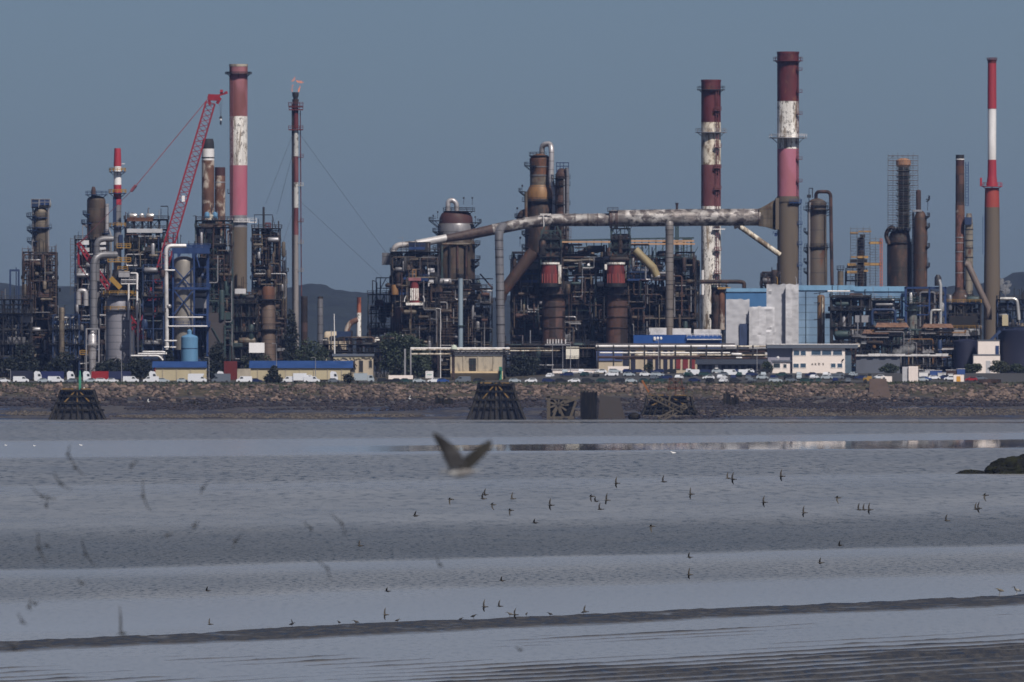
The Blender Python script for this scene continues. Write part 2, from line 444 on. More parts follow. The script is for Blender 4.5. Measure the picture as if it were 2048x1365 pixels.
for j in range(NY + 1):
    Y = 560 + (1090 - 560) * j / NY
    for i in range(NX + 1):
        x = -46 + 92 * i / NX
        vs.append((x, Y, mud_z(x, Y)))
for j in range(NY):
    for i in range(NX):
        a = j * (NX + 1) + i; fs.append((a, a + 1, a + NX + 2, a + NX + 1))
mb = MB(); mb.add(vs, fs)
tag(mb.build('mudflat', mud_mat('wet_mud', (.020, .021, .025), (.058, .057, .062), .5)), 'dark wet mudflat with long ridges and pools at low tide', 'mudflat', kind='structure')  # mud colour darkened to take in cloud shadow over the foreground

# ------------------------------------------------------------------ far shore: foreshore, bank, works yard
def bump(px, c, w): return math.exp(-((px - c) / w) ** 2)
def shore_z(x, Y):
    px = 1024 + x * F / Y
    n = mnoise.noise(Vector((x * .03, Y * .02, 5))); n2 = mnoise.noise(Vector((x * .12, Y * .12, 9))); n3 = mnoise.noise(Vector((x * .5, Y * .5, 2)))
    if Y >= BANK: return G(Y, x) - .02 - .9 * ss(4646, BANK, Y) + .2 * n3 * ss(4650, 4640, Y)
    toe = 4.7 + .8 * n
    a = ss(4606, BANK, Y); a = (Y - 4606) / (BANK - 4606)
    lip = .9 * mnoise.noise(Vector((x * .035, 3, 71))) + .4 * mnoise.noise(Vector((x * .14, 3, 17)))
    if Y > 4606:
        return toe + (10.5 + lip * .5 - toe) * a ** .8 + .35 * n3 + .5 * n2 * a * (1 - a) * 4
    t = (Y - 4460) / (4606 - 4460)
    z = -0.6 + (toe + .6) * max(t, 0) ** 1.25
    return z + .22 * n2 * ss(4470, 4500, Y) + .08 * n3
def shore_mat():
    m, nt, b = new_mat('foreshore_mud')
    tc = nt.nodes.new('ShaderNodeTexCoord'); sp = nt.nodes.new('ShaderNodeSeparateXYZ'); nt.links.new(tc.outputs['Object'], sp.inputs[0])
    mp = nt.nodes.new('ShaderNodeMapping'); mp.inputs['Scale'].default_value = (.035, .03, .6); nt.links.new(tc.outputs['Object'], mp.inputs[0])
    n = noise(nt, mp.outputs[0], 1.0, 6, .65, .5)
    mp2 = nt.nodes.new('ShaderNodeMapping'); mp2.inputs['Scale'].default_value = (.35, .35, .9); nt.links.new(tc.outputs['Object'], mp2.inputs[0])
    n2 = noise(nt, mp2.outputs[0], 1.0, 5, .7)
    mud = ramp(nt, n2, [(.3, A(30, 34, 50)), (.55, A(50, 54, 68)), (.75, A(72, 74, 84))]).outputs[0]
    stone = ramp(nt, n2, [(.3, A(44, 45, 52)), (.5, A(66, 66, 72)), (.75, A(92, 88, 86))]).outputs[0]
    wet = ramp(nt, n, [(.44, (0, 0, 0)), (.56, (1, 1, 1))]).outputs[0]
    low = mixc(nt, wet, stone, mud)
    grass = ramp(nt, n2, [(.3, A(38, 44, 44)), (.5, A(62, 60, 56)), (.75, A(92, 82, 74))]).outputs[0]
    hi = ramp(nt, math_(nt, 'ADD', math_(nt, 'DIVIDE', sp.outputs[2], 12.0), math_(nt, 'MULTIPLY', math_(nt, 'SUBTRACT', n, .5), .6)), [(.56, (0, 0, 0)), (.64, (1, 1, 1))]).outputs[0]
    out = mixc(nt, hi, low, grass)
    nt.links.new(out, b.inputs['Base Color'])
    lowz = ramp(nt, math_(nt, 'DIVIDE', sp.outputs[2], 12.0), [(.30, (1, 1, 1)), (.40, (0, 0, 0))]).outputs[0]
    gl = math_(nt, 'MULTIPLY', lowz, wet)
    rg = ramp(nt, gl, [(0, (.8, .8, .8)), (1, (.16, .16, .16))]); nt.links.new(rg.outputs[0], b.inputs['Roughness'])
    bm = nt.nodes.new('ShaderNodeBump'); bm.inputs['Distance'].default_value = .6; nt.links.new(math_(nt, 'SUBTRACT', .6, math_(nt, 'MULTIPLY', gl, .56)), bm.inputs['Strength'])
    nt.links.new(n2, bm.inputs['Height']); nt.links.new(bm.outputs[0], b.inputs['Normal'])
    return m
ys = [4455 + 3 * i for i in range(50)] + [4605 + 1.5 * i for i in range(19)] + [4634, 4637, 4640, 4643, 4646, 4649, 4652, 4665, 4680, 4695, 4696, 4720, 4800, 4860, 5100, 5600, 7000, 10000, 14500]
xs = [-2300, -900, -400] + [-200 + 2 * i for i in range(201)] + [400, 900, 2300]
vs = [(x, Y, shore_z(x, Y)) for Y in ys for x in xs]; n = len(xs)
fs = [(j * n + i, j * n + i + 1, (j + 1) * n + i + 1, (j + 1) * n + i) for j in range(len(ys) - 1) for i in range(n - 1)]
mb = MB(); mb.add(vs, fs)
tag(mb.build('ground', shore_mat()), 'far shore of wet mud, stony bank and grassy works yard', 'ground', kind='structure')
pk = MB(); pk.add([(x, y, G(y, x) + .06) for y in (4643, 4652, 4695, 4712) for x in (-300, -4, 18, 300)], [(j * 4 + i, j * 4 + i + 1, j * 4 + 5 + i, j * 4 + 4 + i) for j in range(3) for i in range(3)])
tag(pk.build('car_park', P('asphalt', (.05, .05, .053), .85, var=.3, scale=.1)), 'grey asphalt car park along the top of the bank', 'car park', kind='structure')

def rock_mat(name, cols):
    m, nt, b = new_mat(name)
    g = nt.nodes.new('ShaderNodeNewGeometry')
    r = ramp(nt, g.outputs['Random Per Island'], [(i / (len(cols) - 1), c) for i, c in enumerate(cols)])
    tc = nt.nodes.new('ShaderNodeTexCoord'); n = noise(nt, tc.outputs['Object'], 1.2, 4, .6)
    k = ramp(nt, n, [(.3, (.6, .6, .6)), (.7, (1.15, 1.15, 1.15))])
    nt.links.new(mixc(nt, 1.0, r.outputs[0], k.outputs[0], 'MULTIPLY'), b.inputs['Base Color']); b.inputs['Roughness'].default_value = .85
    return m
_t = (1 + sqrt(5)) / 2
ICO_V = [Vector(v).normalized() for v in [(-1, _t, 0), (1, _t, 0), (-1, -_t, 0), (1, -_t, 0), (0, -1, _t), (0, 1, _t), (0, -1, -_t), (0, 1, -_t), (_t, 0, -1), (_t, 0, 1), (-_t, 0, -1), (-_t, 0, 1)]]
ICO_F = [(0, 11, 5), (0, 5, 1), (0, 1, 7), (0, 7, 10), (0, 10, 11), (1, 5, 9), (5, 11, 4), (11, 10, 2), (10, 7, 6), (7, 1, 8), (3, 9, 4), (3, 4, 2), (3, 2, 6), (3, 6, 8), (3, 8, 9), (4, 9, 5), (2, 4, 11), (6, 2, 10), (8, 6, 7), (9, 8, 1)]
def stone(mb, c, r, flat=.75):
    M = Matrix.Rotation(rnd(0, 6.28), 3, Vector((rnd(-1, 1), rnd(-1, 1), rnd(-1, 1))).normalized())
    sx, sy, sz = r * rnd(.7, 1.35), r * rnd(.7, 1.3), r * flat * rnd(.7, 1.2)
    vs = []
    for v in ICO_V:
        w = (M @ v) * rnd(.78, 1.15); vs.append((c[0] + w.x * sx, c[1] + w.y * sy, c[2] + w.z * sz))
    mb.add(vs, ICO_F)
rk = MB()
for i in range(7500):
    x = rnd(-178, 178); t = rnd(0, 1) ** .8; Y = 4608 + 27 * t
    px = 1024 + x * F / Y
    if Y > 4630 and rnd(0, 1) < .6: continue
    k = mnoise.noise(Vector((x * .045, Y * .09, 33))) + .5 * mnoise.noise(Vector((x * .2, Y * .2, 3)))
    if k < -.18 and rnd(0, 1) < .88: continue
    big = rnd(0, 1) ** 4
    stone(rk, (x, Y, shore_z(x, Y) + .12), rnd(.22, .6) * (1 + max(0, k) * .8) + big * .9)
tag(rk.build('boulder_bank', rock_mat('rip_rap', [A(40, 40, 48), A(68, 63, 66), A(90, 81, 80), A(106, 93, 89), A(124, 108, 102), A(82, 73, 73), A(54, 53, 60)]), smooth=False),
    'bank of tan and grey boulders above the mud', 'boulders', kind='stuff')
rk = MB()
for i in range(6500):
    x = rnd(-178, 178); Y = 4611 - 52 * rnd(0, 1) ** 1.5
    if Y < 4590 and mnoise.noise(Vector((x * .04, Y * .03, 60))) < -.02: continue
    stone(rk, (x, Y, shore_z(x, Y) + .1), rnd(.3, .8))
for px0_, px1_, Ya, Yb, n_, rr_ in ((1085, 1480, 4474, 4560, 900, 1.0), (90, 222, 4466, 4482, 220, .8), (925, 1060, 4468, 4484, 220, .8), (1480, 1760, 4540, 4604, 500, .8), (860, 930, 4585, 4606, 120, .8)):
    for i in range(n_):
        Y = rnd(Ya, Yb); x = gx(rnd(px0_, px1_), Y); q = mnoise.noise(Vector((x * .09, Y * .05, 12)))
        if q < -.1: continue
        stone(rk, (x, Y, shore_z(x, Y) + rnd(0, 1.3) * q * rr_), rnd(.3, 1.0) * rr_ * (.7 + q))
tag(rk.build('weedy_stones', rock_mat('weedy_stone', [A(30, 33, 48), A(42, 42, 54), A(56, 52, 60), A(38, 38, 50)]), smooth=False),
    'dark weed-covered stones along the foot of the bank', 'stones', kind='stuff')
rk = MB()
LOBES = [(330, 4512, 110, 15), (560, 4516, 190, 20), (770, 4520, 80, 14), (1180, 4530, 70, 18), (1560, 4540, 210, 26), (1900, 4545, 190, 30), (60, 4535, 60, 14), (1330, 4520, 60, 12)]
for cx, cy, wx, wy in LOBES:
    for i in range(int(wx * 8)):
        a = rnd(0, 6.28); q = sqrt(rnd(0, 1)); Y = cy + wy * q * sin(a); x = gx(cx, Y) + wx * q * cos(a) * Y / F
        stone(rk, (x, Y, shore_z(x, Y) + .04), rnd(.25, .6), .55)
tag(rk.build('shingle_spit', rock_mat('shingle', [A(56, 54, 60), A(80, 76, 76), A(98, 92, 86), A(70, 67, 68), A(40, 41, 52)]), smooth=False),
    'low spits of tan shingle lying on the foreshore mud', 'shingle', kind='stuff')

# grass and scrub on the lip of the bank
def leaf_mat(name, cols, rough=.7):
    if name in MATS: return MATS[name]
    m, nt, b = new_mat(name)
    g = nt.nodes.new('ShaderNodeNewGeometry')
    r = ramp(nt, g.outputs['Random Per Island'], [(i / (len(cols) - 1), c) for i, c in enumerate(cols)])
    nt.links.new(r.outputs[0], b.inputs['Base Color']); b.inputs['Roughness'].default_value = rough
    MATS[name] = m; return m
GR = leaf_mat('rough_grass', [(.022, .035, .02), (.035, .05, .026), (.055, .065, .034), (.09, .08, .05)])
gm = MB()
for i in range(15000):
    x = rnd(-178, 178); Y = 4642 - 22 * rnd(0, 1) ** 2
    k = mnoise.noise(Vector((x * .05, Y * .05, 40)))
    if k < (-.12 if Y > 4632 else .12) and rnd(0, 1) < .85: continue
    z = shore_z(x, Y); h = rnd(.25, .75) * (1 + max(0, k) * 1.2); w = rnd(.15, .45) * (1.5 if k > .2 else 1); a = rnd(0, 3.14); dx, dy = cos(a) * w, sin(a) * w
    gm.add([(x - dx, Y - dy, z - .1), (x + dx, Y + dy, z - .1), (x + rnd(-.3, .3), Y + rnd(-.3, .3), z + h)], [(0, 1, 2)])
tag(gm.build('bank_grass', GR, smooth=False), 'rough dark grass along the lip of the bank', 'grass', kind='stuff')

# wooded hills far behind the works
def hills(name, pts, Y, depth, label):
    mb = MB(); xs_ = []
    def top(px):
        for (a, ya), (b_, yb) in zip(pts, pts[1:]):
            if a <= px <= b_:
                t = (px - a) / (b_ - a); t = t * t * (3 - 2 * t); return ya + (yb - ya) * t
        return pts[-1][1]
    n = 260; rows = 8
    vs = []
    for j in range(rows + 1):
        f = j / rows
        for i in range(n + 1):
            px = pts[0][0] + (pts[-1][0] - pts[0][0]) * i / n
            x = gx(px, Y); zt = gz(top(px), Y)
            zt += 4.5 * mnoise.noise(Vector((x * .02, f, 3))) + 2.5 * mnoise.noise(Vector((x * .09, f * 2, 5)))
            z = 9 + (zt - 9) * sin(f * pi / 2)
            vs.append((x, Y - depth * (1 - f) + 12 * mnoise.noise(Vector((x * .02, f * 5, 9))), z))
    fs = [(j * (n + 1) + i, j * (n + 1) + i + 1, (j + 1) * (n + 1) + i + 1, (j + 1) * (n + 1) + i) for j in range(rows) for i in range(n)]
    mb.add(vs, fs)
    o = mb.build(name, P('far_woodland', (.010, .017, .017), .9, var=.5, scale=.02, streak=1))
    tag(o, label, 'hills', kind='structure'); return o
hills('hills', [(-250, 590), (0, 568), (40, 572), (200, 585), (420, 590), (560, 580), (640, 573), (700, 580), (790, 586), (1000, 592), (1300, 590), (1500, 588), (1700, 592), (1860, 580), (1950, 570), (2005, 556), (2028, 544), (2100, 548), (2300, 570)], 12000, 1500, 'low wooded hills fading into blue haze behind the works')
# ------------------------------------------------------------------ colours of the works
m_white = P('flaking_white_paint', A(218, 215, 212), .6, spots=.75, rust=.42, rustcol=(.24, .19, .14), var=.25, streak=.14, scale=.5)
m_white_clean = P('clean_white_paint', A(218, 217, 220), .55, var=.14, tint=A(196, 194, 196), scale=.25)
m_whitedirty = P('stained_white_paint', A(205, 198, 186), .7, spots=.5, rust=.55, rustcol=(.20, .15, .10), var=.25)
m_maroon = P('faded_maroon_paint', A(82, 40, 50), .65, rust=.25, rustcol=(.13, .05, .03), var=.4)
m_maroon2 = P('worn_red_brown_paint', A(112, 72, 78), .7, rust=.2, rustcol=(.16, .08, .06), var=.3, tint=A(88, 52, 60))
m_pink = P('faded_pink_paint', A(160, 102, 122), .7, var=.16, tint=A(148, 92, 104))
m_pinkdirty = P('dusty_pink_paint', A(140, 95, 104), .75, var=.2, tint=A(112, 72, 74))
m_rose = P('faded_rose_paint', A(160, 92, 110), .7, var=.14, tint=A(158, 100, 114))
m_red = P('bright_red_paint', A(152, 50, 66), .55, var=.2, rust=.12, rustcol=(.12, .035, .035), tint=A(140, 52, 64))
m_redor = P('dull_orange_red_paint', A(140, 62, 60), .6, var=.2)
m_brown = P('brown_concrete', A(94, 86, 80), .85, var=.16, streak=.15)
m_gconc = P('grey_concrete', A(92, 92, 96), .85, var=.16)
m_crane = P('crane_red', A(126, 30, 50), .55, var=.3, scale=.6)
m_dark = P('grimy_steel', (.015, .015, .018, 1), .6, .2, var=.4, rust=.25, rustcol=(.06, .03, .02))
m_dark2 = P('dark_plant_steel', (.028, .027, .030, 1), .6, .2, var=.5, rust=.2)
m_green = P('teal_green_steel', (.030, .055, .058, 1), .6, .1, var=.4, rust=.2)
m_rail = P('rail_steel', (.035, .035, .04, 1), .6, .2)
m_blue = P('blue_steel_paint', A(36, 58, 100), .5, var=.3)
m_bluedk = P('dull_blue_steel_paint', A(34, 52, 84), .55, var=.35)
m_lblue = P('pale_blue_paint', A(98, 150, 196), .6, var=.12)
m_lblue2 = P('faded_blue_sheeting', A(122, 148, 176), .6, var=.22, tint=A(104, 130, 158), seams=2.6)
m_mblue = P('mid_blue_sheeting', A(62, 104, 148), .6, var=.2)
m_tank = P('light_blue_tank_paint', A(86, 126, 160), .55, var=.12)
m_yel = P('yellow_rail_paint', A(150, 118, 60), .5, var=.2)
m_tan = P('tan_lagging', A(98, 91, 84), .6, .1, var=.35, rust=.3, seams=3.2, scale=.3, plates=.3)
m_grey = P('grey_lagging', A(120, 120, 126), .45, .35, var=.25, seams=3.0)
m_greylt = P('pale_lagging', A(168, 166, 170), .4, .4, var=.2, seams=3.0, rust=.1)
m_alu = P('bright_lagging', (.62, .61, .60, 1), .35, .6, var=.3, scale=.6)
m_duct = P('scabby_duct_lagging', A(168, 165, 165), .55, .2, var=.42, rust=.52, rustcol=(.075, .062, .062), scale=.34, streak=1.0, tint=A(122, 116, 116), plates=.3)
m_ductd = P('dark_duct_steel', A(78, 68, 70), .65, .2, var=.45, rust=.45, rustcol=(.05, .03, .03), scale=.3, streak=1)
m_brownv = P('brown_vessel_lagging', A(68, 60, 57), .65, .1, var=.45, rust=.4, rustcol=(.06, .036, .026), seams=4.2, plates=.45)
m_darkv = P('sooty_vessel_lagging', A(48, 42, 46), .7, .1, var=.5, rust=.45, rustcol=(.07, .036, .024), seams=4.0, plates=.5)
m_maroonv = P('maroon_vessel_lagging', A(64, 44, 50), .7, .05, var=.3)
m_orange = P('orange_rust_lagging', A(124, 94, 66), .6, .15, var=.35, rust=.35, rustcol=(.20, .10, .05))
m_rust = P('rusty_plate', (.060, .031, .025, 1), .8, .1, var=.55, tint=(.034, .021, .020), plates=.65)
m_rustb = P('rust_orange_plate', (.17, .072, .036, 1), .8, .1, var=.5, tint=(.09, .040, .026))
m_rustw = P('rust_streaked_white', A(170, 160, 152), .7, var=.3, rust=.75, rustcol=(.11, .050, .030), scale=.28, streak=.5)
m_black = P('soot_black', (.018, .018, .022, 1), .8)
m_redhood = P('weathered_red_hood', A(104, 44, 50), .75, var=.55, rust=.42, rustcol=(.05, .022, .02), streak=.12, scale=.8)
m_cream = P('cream_render', A(170, 160, 136), .85, var=.14)
m_beige = P('beige_render', A(172, 160, 144), .85, var=.16, rust=.1, rustcol=(.2, .17, .13))
m_wall = P('grimy_concrete_wall', A(160, 152, 140), .85, var=.25, rust=.35, rustcol=(.22, .2, .17))
m_roofb = P('blue_roof_sheet', A(40, 68, 118), .6, var=.2, seams=0)
m_roofg = P('grey_roof', A(84, 92, 106), .7, var=.15)
m_wrap = P('white_scaffold_sheeting', A(184, 184, 190), .7, var=.2, scale=.5, streak=1.8, plates=.12)
m_wrapg = P('grey_scaffold_sheeting', A(170, 171, 178), .7, var=.14, scale=.4, streak=1.6)
m_glass = P('dark_window_glass', (.03, .045, .055, 1), .15, var=.3)
m_pipe_w = P('white_pipe_cladding', A(206, 204, 206), .45, .2, var=.25, rust=.15, streak=1)
m_tankdk = P('navy_tank_paint', A(34, 40, 62), .6, var=.15)
m_boltwht = P('galvanised', A(150, 150, 156), .45, .5, var=.2)
m_scaf = P('scaffold_tube', (.15, .155, .165, 1), .5, .4)
m_scafbrown = P('rusty_scaffold_tube', (.12, .085, .07, 1), .7, .2)
m_deck = P('grating_deck', (.03, .03, .034, 1), .8)
m_timber = P('weedy_black_timber', (.010, .010, .012, 1), .9, var=.5, tint=(.024, .022, .018), scale=.8)
for q_ in (m_timber,): q_.node_tree.nodes['Principled BSDF'].inputs['Specular IOR Level'].default_value = .12
m_ochre = P('ochre_timber_cap', A(112, 90, 56), .85, var=.4)

# ------------------------------------------------------------------ part makers
def platform(t, cx, cy, z, ri, ro, mdeck, mrail, a0=0, a1=2 * pi, n=16, h=1.15, name='platform', w=.11):
    mb = MB(); mb.ring(cx, cy, z, ri, ro, .28, n, a0, a1)
    for i in range(6):
        a = a0 + (a1 - a0) * (i + .5) / 6
        mb.bar((cx + ri * cos(a), cy + ri * sin(a), z - (ro - ri) * .7), (cx + ro * .96 * cos(a), cy + ro * .96 * sin(a), z), .16)
    d = t.part(name, mb, mdeck)
    mb = MB(); mb.rails(cx, cy, z + .28, ro - .06, h, max(8, n - 4), w, a0, a1)
    t.part('railing', mb, mrail, d)
    return d
def shaft(t, bands, w0, w1, ytop, ybot, n=28):
    """tapering round shaft split into painted bands"""
    def r(py): return (w0 + (w1 - w0) * (py - ytop) / (ybot - ytop)) / 2 * t.s
    for nm, ya, yb, m in bands:
        mb = MB(); mb.lathe(0, 0, [(r(yb), t.z(yb)), (r((ya + yb) / 2), t.z((ya + yb) / 2)), (r(ya), t.z(ya))], n)
        t.part(nm, mb, m)
    return r
def vessel(t, px0, px1, ytop, ybot, mat, cy=0.0, name='shell', dome=True, rings=4, neck=None, n=20):
    cx = t.x((px0 + px1) / 2); r = (px1 - px0) / 2 * t.s; z1 = t.z(ytop); z0 = t.z(ybot)
    prof = [(r, z0)]
    for k in range(1, rings + 1):
        z = z0 + (z1 - z0 - r * .5) * k / (rings + 1)
        prof += [(r, z - .18), (r * 1.05, z - .16), (r * 1.05, z + .16), (r, z + .18)]
    if dome:
        prof += [(r, z1 - r * .5), (r * .92, z1 - r * .28), (r * .70, z1 - r * .11), (r * .38, z1 - r * .02), (r * .1, z1)]
    else: prof += [(r, z1)]
    mb = MB(); mb.lathe(cx, cy, prof, n)
    return t.part(name, mb, mat)
def frame(t, px0, px1, ytop, ybot, depth, nx, levels, mat, mdeck=None, mrail=None, w=.42, brace=.4, y0=0.0, ny=2, decks=True, name='steel_frame', jut=0.0, skip=.12, fill=None):
    x0, x1 = t.x(px0), t.x(px1); mdeck = mdeck or m_deck; mrail = mrail or m_rail
    z0 = t.z(ybot); z1 = t.z(ytop); xs_ = [x0 + (x1 - x0) * i / nx for i in range(nx + 1)]; ys_ = [y0 + depth * j / ny for j in range(ny + 1)]
    zs = [z0] + [t.z(p) for p in levels] if levels else [z0, z1]
    if zs[-1] < z1 - .5: zs.append(z1)
    mb = MB()
    for x in xs_:
        for y in ys_: mb.bar((x, y, z0), (x, y, z1), w)
    for k in range(1, len(zs)):
        z = zs[k]
        for y in ys_: mb.bar((x0, y, z), (x1, y, z), w * .8)
        for x in xs_: mb.bar((x, y0, z), (x, y0 + depth, z), w * .8)
        for i in range(nx):
            for y in (ys_[0], ys_[-1]):
                if random.random() < brace:
                    a, b = (xs_[i], xs_[i + 1]) if random.random() < .5 else (xs_[i + 1], xs_[i])
                    mb.bar((a, y, zs[k - 1]), (b, y, z), w * .5)
                    if random.random() < .5: mb.bar((b, y, zs[k - 1]), (a, y, z), w * .5)
    fr = t.part(name, mb, mat)
    for i in range(nx + 2):
        mb = MB(); x = rnd(x0, x1); y = rnd(y0, y0 + depth); h = rnd(1.2, 5.5); r = rnd(.08, .22); mb.cyl((x, y, z1 - 3), (x, y, z1 + h), r, r * .8, 6)
        if random.random() < .5: mb.bar((x, y, z1 + h), (x + rnd(-1.6, 1.6), y, z1 + h * rnd(.8, 1)), r * 1.2)
        t.part('vent_pipe', mb, random.choice([m_dark, m_dark2, m_rust, m_boltwht]))
    if fill:
        mb = MB(); n_ = max(2, int((x1 - x0) / 9))
        for i in range(n_):
            a_, b_ = x0 + (x1 - x0) * i / n_, x0 + (x1 - x0) * (i + 1) / n_
            mb = MB(); mb.box(a_ + rnd(0, .8), b_ - rnd(.05, .8), y0 + depth * rnd(.55, .7), y0 + depth * .95, z0, t.z(fill + rnd(-14, 22))); t.part('casing', mb, m_dark if i % 3 else m_darkv)
    if decks:
        for k in range(1, len(zs)):
            if random.random() < skip: continue
            e = rnd(0, jut); e2 = rnd(0, jut); z = zs[k] + w * .4
            mb = MB(); mb.box(x0 - e, x1 + e2, y0 - 1.0, y0 + depth, z, z + .16)
            d = t.part('deck', mb, mdeck)
            mb = MB(); mb.rail_rect(x0 - e, x1 + e2, y0 - 1.0, y0 + depth, z + .16, 1.15, 1.9, .11)
            t.part('railing', mb, mrail, d)
    return fr
def clutter(t, px0, px1, ya, yb, n, y0, y1, mats, big=1.0):
    """pumps, drums, exchangers, pipe runs standing among the steelwork: one part per piece kind and colour"""
    x0, x1 = t.x(px0), t.x(px1); z0, z1 = t.z(yb), t.z(ya)
    for i in range(n):
        m = random.choice(mats); k = random.random(); x = rnd(x0, x1); y = rnd(y0, y1); z = rnd(z0, z1)
        if k < .16:
            mb = MB(); L = rnd(3, 6.5) * big; mb.drum((min(max(x, x0 + L / 2), x1 - L / 2), y, z), L, rnd(.6, 1.25) * big)
            t.part('drum', mb, m)
        elif k < .30:
            mb = MB(); h = rnd(3, 8) * big; r = rnd(.5, 1.2) * big; z = min(z, z1 - h)
            mb.lathe(x, y, [(r * .2, z), (r * .8, z + r * .3), (r, z + r * .7), (r, z + h - r * .6), (r * .75, z + h - r * .2), (r * .2, z + h)], 12)
            t.part('upright_vessel', mb, m)
        elif k < .36:
            mb = MB(); a = rnd(1, 3) * big; mb.box(x - a, x + a, y, y + a, z, z + a * rnd(.6, 1.4)); t.part('cabinet', mb, m)
        else:
            r = rnd(.12, .36) * big
            q = [Vector((x, y, z))]; d = random.choice((0, 2, 2))
            for s in range(random.randint(1, 3)):
                v = q[-1].copy(); L = rnd(3, 11)
                if d == 0: v.x = min(x1, max(x0, v.x + random.choice((-1, 1)) * L))
                else: v.z = min(z1, max(z0, v.z + random.choice((-1, 1)) * L * 1.3))
                if (v - q[-1]).length > .8: q.append(v)
                d = 2 - d
            if len(q) > 1: mb = MB(); mb.tube(fillet(q, .7, 3), r, 6); t.part('pipe_run', mb, m)
def scaffold(t, px0, px1, ytop, ybot, depth, mat, step=2.0, lift=2.0, y0=0.0, w=.10, board=True, name='scaffold', sheet=.0):
    x0, x1 = t.x(px0), t.x(px1); z0, z1 = t.z(ybot), t.z(ytop); mb = MB(); bd = MB()
    nx = max(1, round((x1 - x0) / step)); nz = max(1, round((z1 - z0) / lift))
    for y in (y0, y0 + depth):
        for i in range(nx + 1):
            x = x0 + (x1 - x0) * i / nx; mb.bar((x, y, z0), (x, y, z1 + rnd(0, 1.2)), w)
        for k in range(1, nz + 1):
            z = z0 + (z1 - z0) * k / nz
            mb.bar((x0, y, z), (x1, y, z), w); mb.bar((x0, y, z - lift * .5), (x1, y, z - lift * .5), w * .8)
            if board and random.random() < .75: bd.box(x0, x1, y - .35, y + .35, z - .06, z + .04)
            if random.random() < .4:
                i = random.randrange(nx); a = x0 + (x1 - x0) * i / nx; b = x0 + (x1 - x0) * (i + 1) / nx
                mb.bar((a, y, z - lift), (b, y, z), w * .8)
    for i in range(nx + 1):
        x = x0 + (x1 - x0) * i / nx
        for k in range(1, nz + 1): mb.bar((x, y0, z0 + (z1 - z0) * k / nz), (x, y0 + depth, z0 + (z1 - z0) * k / nz), w)
    o = t.part(name, mb, mat)
    if bd.v: t.part('boards', bd, m_scafbrown, o)
    return o
def pipe(t, name, pts, r, mat, rad=2.0, n=10, parent=None):
    """pts in (px, py, local depth)"""
    q = [Vector((t.x(a), d, t.z(b))) for a, b, d in pts]
    mb = MB(); mb.tube(fillet(q, rad, 6) if len(q) > 2 else q, r, n); return t.part(name, mb, mat, parent)

# ------------------------------------------------------------------ the big banded chimneys
def rim(t, r, py, mat, name='rim', h=.8):
    mb = MB(); mb.ring(0, 0, t.z(py) - h * .3, r * .80, r * 1.03, h, 28); return t.part(name, mb, mat)
t = T('chimney', 'tall tapering chimney in pink, white and brown bands right of the red crane boom', 'chimney', 477, 5020)
r = shaft(t, [('pink_band', 133, 233, m_pinkdirty), ('white_band', 233, 331, m_white), ('rose_band', 331, 431, m_rose), ('grey_band', 431, 455, m_boltwht), ('concrete_shaft', 455, 765, m_brown)], 36.5, 33, 133, 765)
rim(t, r(133), 132, m_wall)
platform(t, 0, 0, t.z(149), r(149), r(149) + 1.5, m_black, m_dark, h=.5, w=.16)
platform(t, 0, 0, t.z(445), r(445), r(445) + .9, m_white_clean, m_white_clean, h=.9)
mb = MB(); mb.box(t.x(494), t.x(513), -1.2, .8, t.z(446), t.z(444)); mb.rail_rect(t.x(495), t.x(513), -1.2, .8, t.z(444), 1.3); t.part('side_platform', mb, m_white_clean)
mb = MB(); mb.ladder(r(300) * -.72, -r(300) * .78 - .3, t.z(445), t.z(150), .7, .14); t.part('ladder', mb, m_pinkdirty)
for i in range(6):
    a = i * 1.05; mb = MB(); mb.bar((r(133) * .9 * cos(a), r(133) * .9 * sin(a), t.z(133)), (r(133) * .9 * cos(a), r(133) * .9 * sin(a), t.z(128)), .12); t.part('lightning_rod', mb, m_dark)
mb = MB(); mb.box(t.x(455), t.x(462), -.6, .6, t.z(388), t.z(386)); mb.rail_rect(t.x(455), t.x(462), -.6, .6, t.z(386), 1.2); t.part('rest_platform', mb, m_dark)

t = T('chimney', 'maroon and stained white chimney passing behind the long overhead duct', 'chimney', 1422, 5060)
r = shaft(t, [('maroon_band', 163, 245, m_maroon), ('stained_band', 245, 330, m_whitedirty), ('red_brown_band', 330, 413, m_maroon2), ('white_shaft', 413, 765, m_white)], 39, 40, 163, 765)
rim(t, r(163), 163, m_maroon)
platform(t, 0, 0, t.z(181), r(181), r(181) + 1.5, m_black, m_dark)
platform(t, 0, 0, t.z(266), r(266), r(266) + 2.1, m_boltwht, m_boltwht)
mb = MB(); mb.ladder(2.2, -r(300) - .5, t.z(660), t.z(182), .8, .2)
for y in (222, 296, 337, 380, 452, 502, 548): mb.box(1.2, 3.6, -r(300) - 1.3, -r(300) + .8, t.z(y), t.z(y) + .25); mb.rail_rect(1.2, 3.6, -r(300) - 1.3, -r(300) + .8, t.z(y) + .2, 1.1, 1.2, .12)
t.part('ladder', mb, m_maroon2)
mb = MB(); mb.box(t.x(1425), t.x(1450), -r(300) - 1.4, -r(300) + .5, t.z(460), t.z(458)); t.part('rest_platform', mb, m_white_clean)
mb = MB(); mb.cyl((t.x(1405), -r(600) - .8, t.z(590)), (t.x(1405), -r(600) - .8, t.z(541)), .5); t.part('side_pipe', mb, m_white_clean)

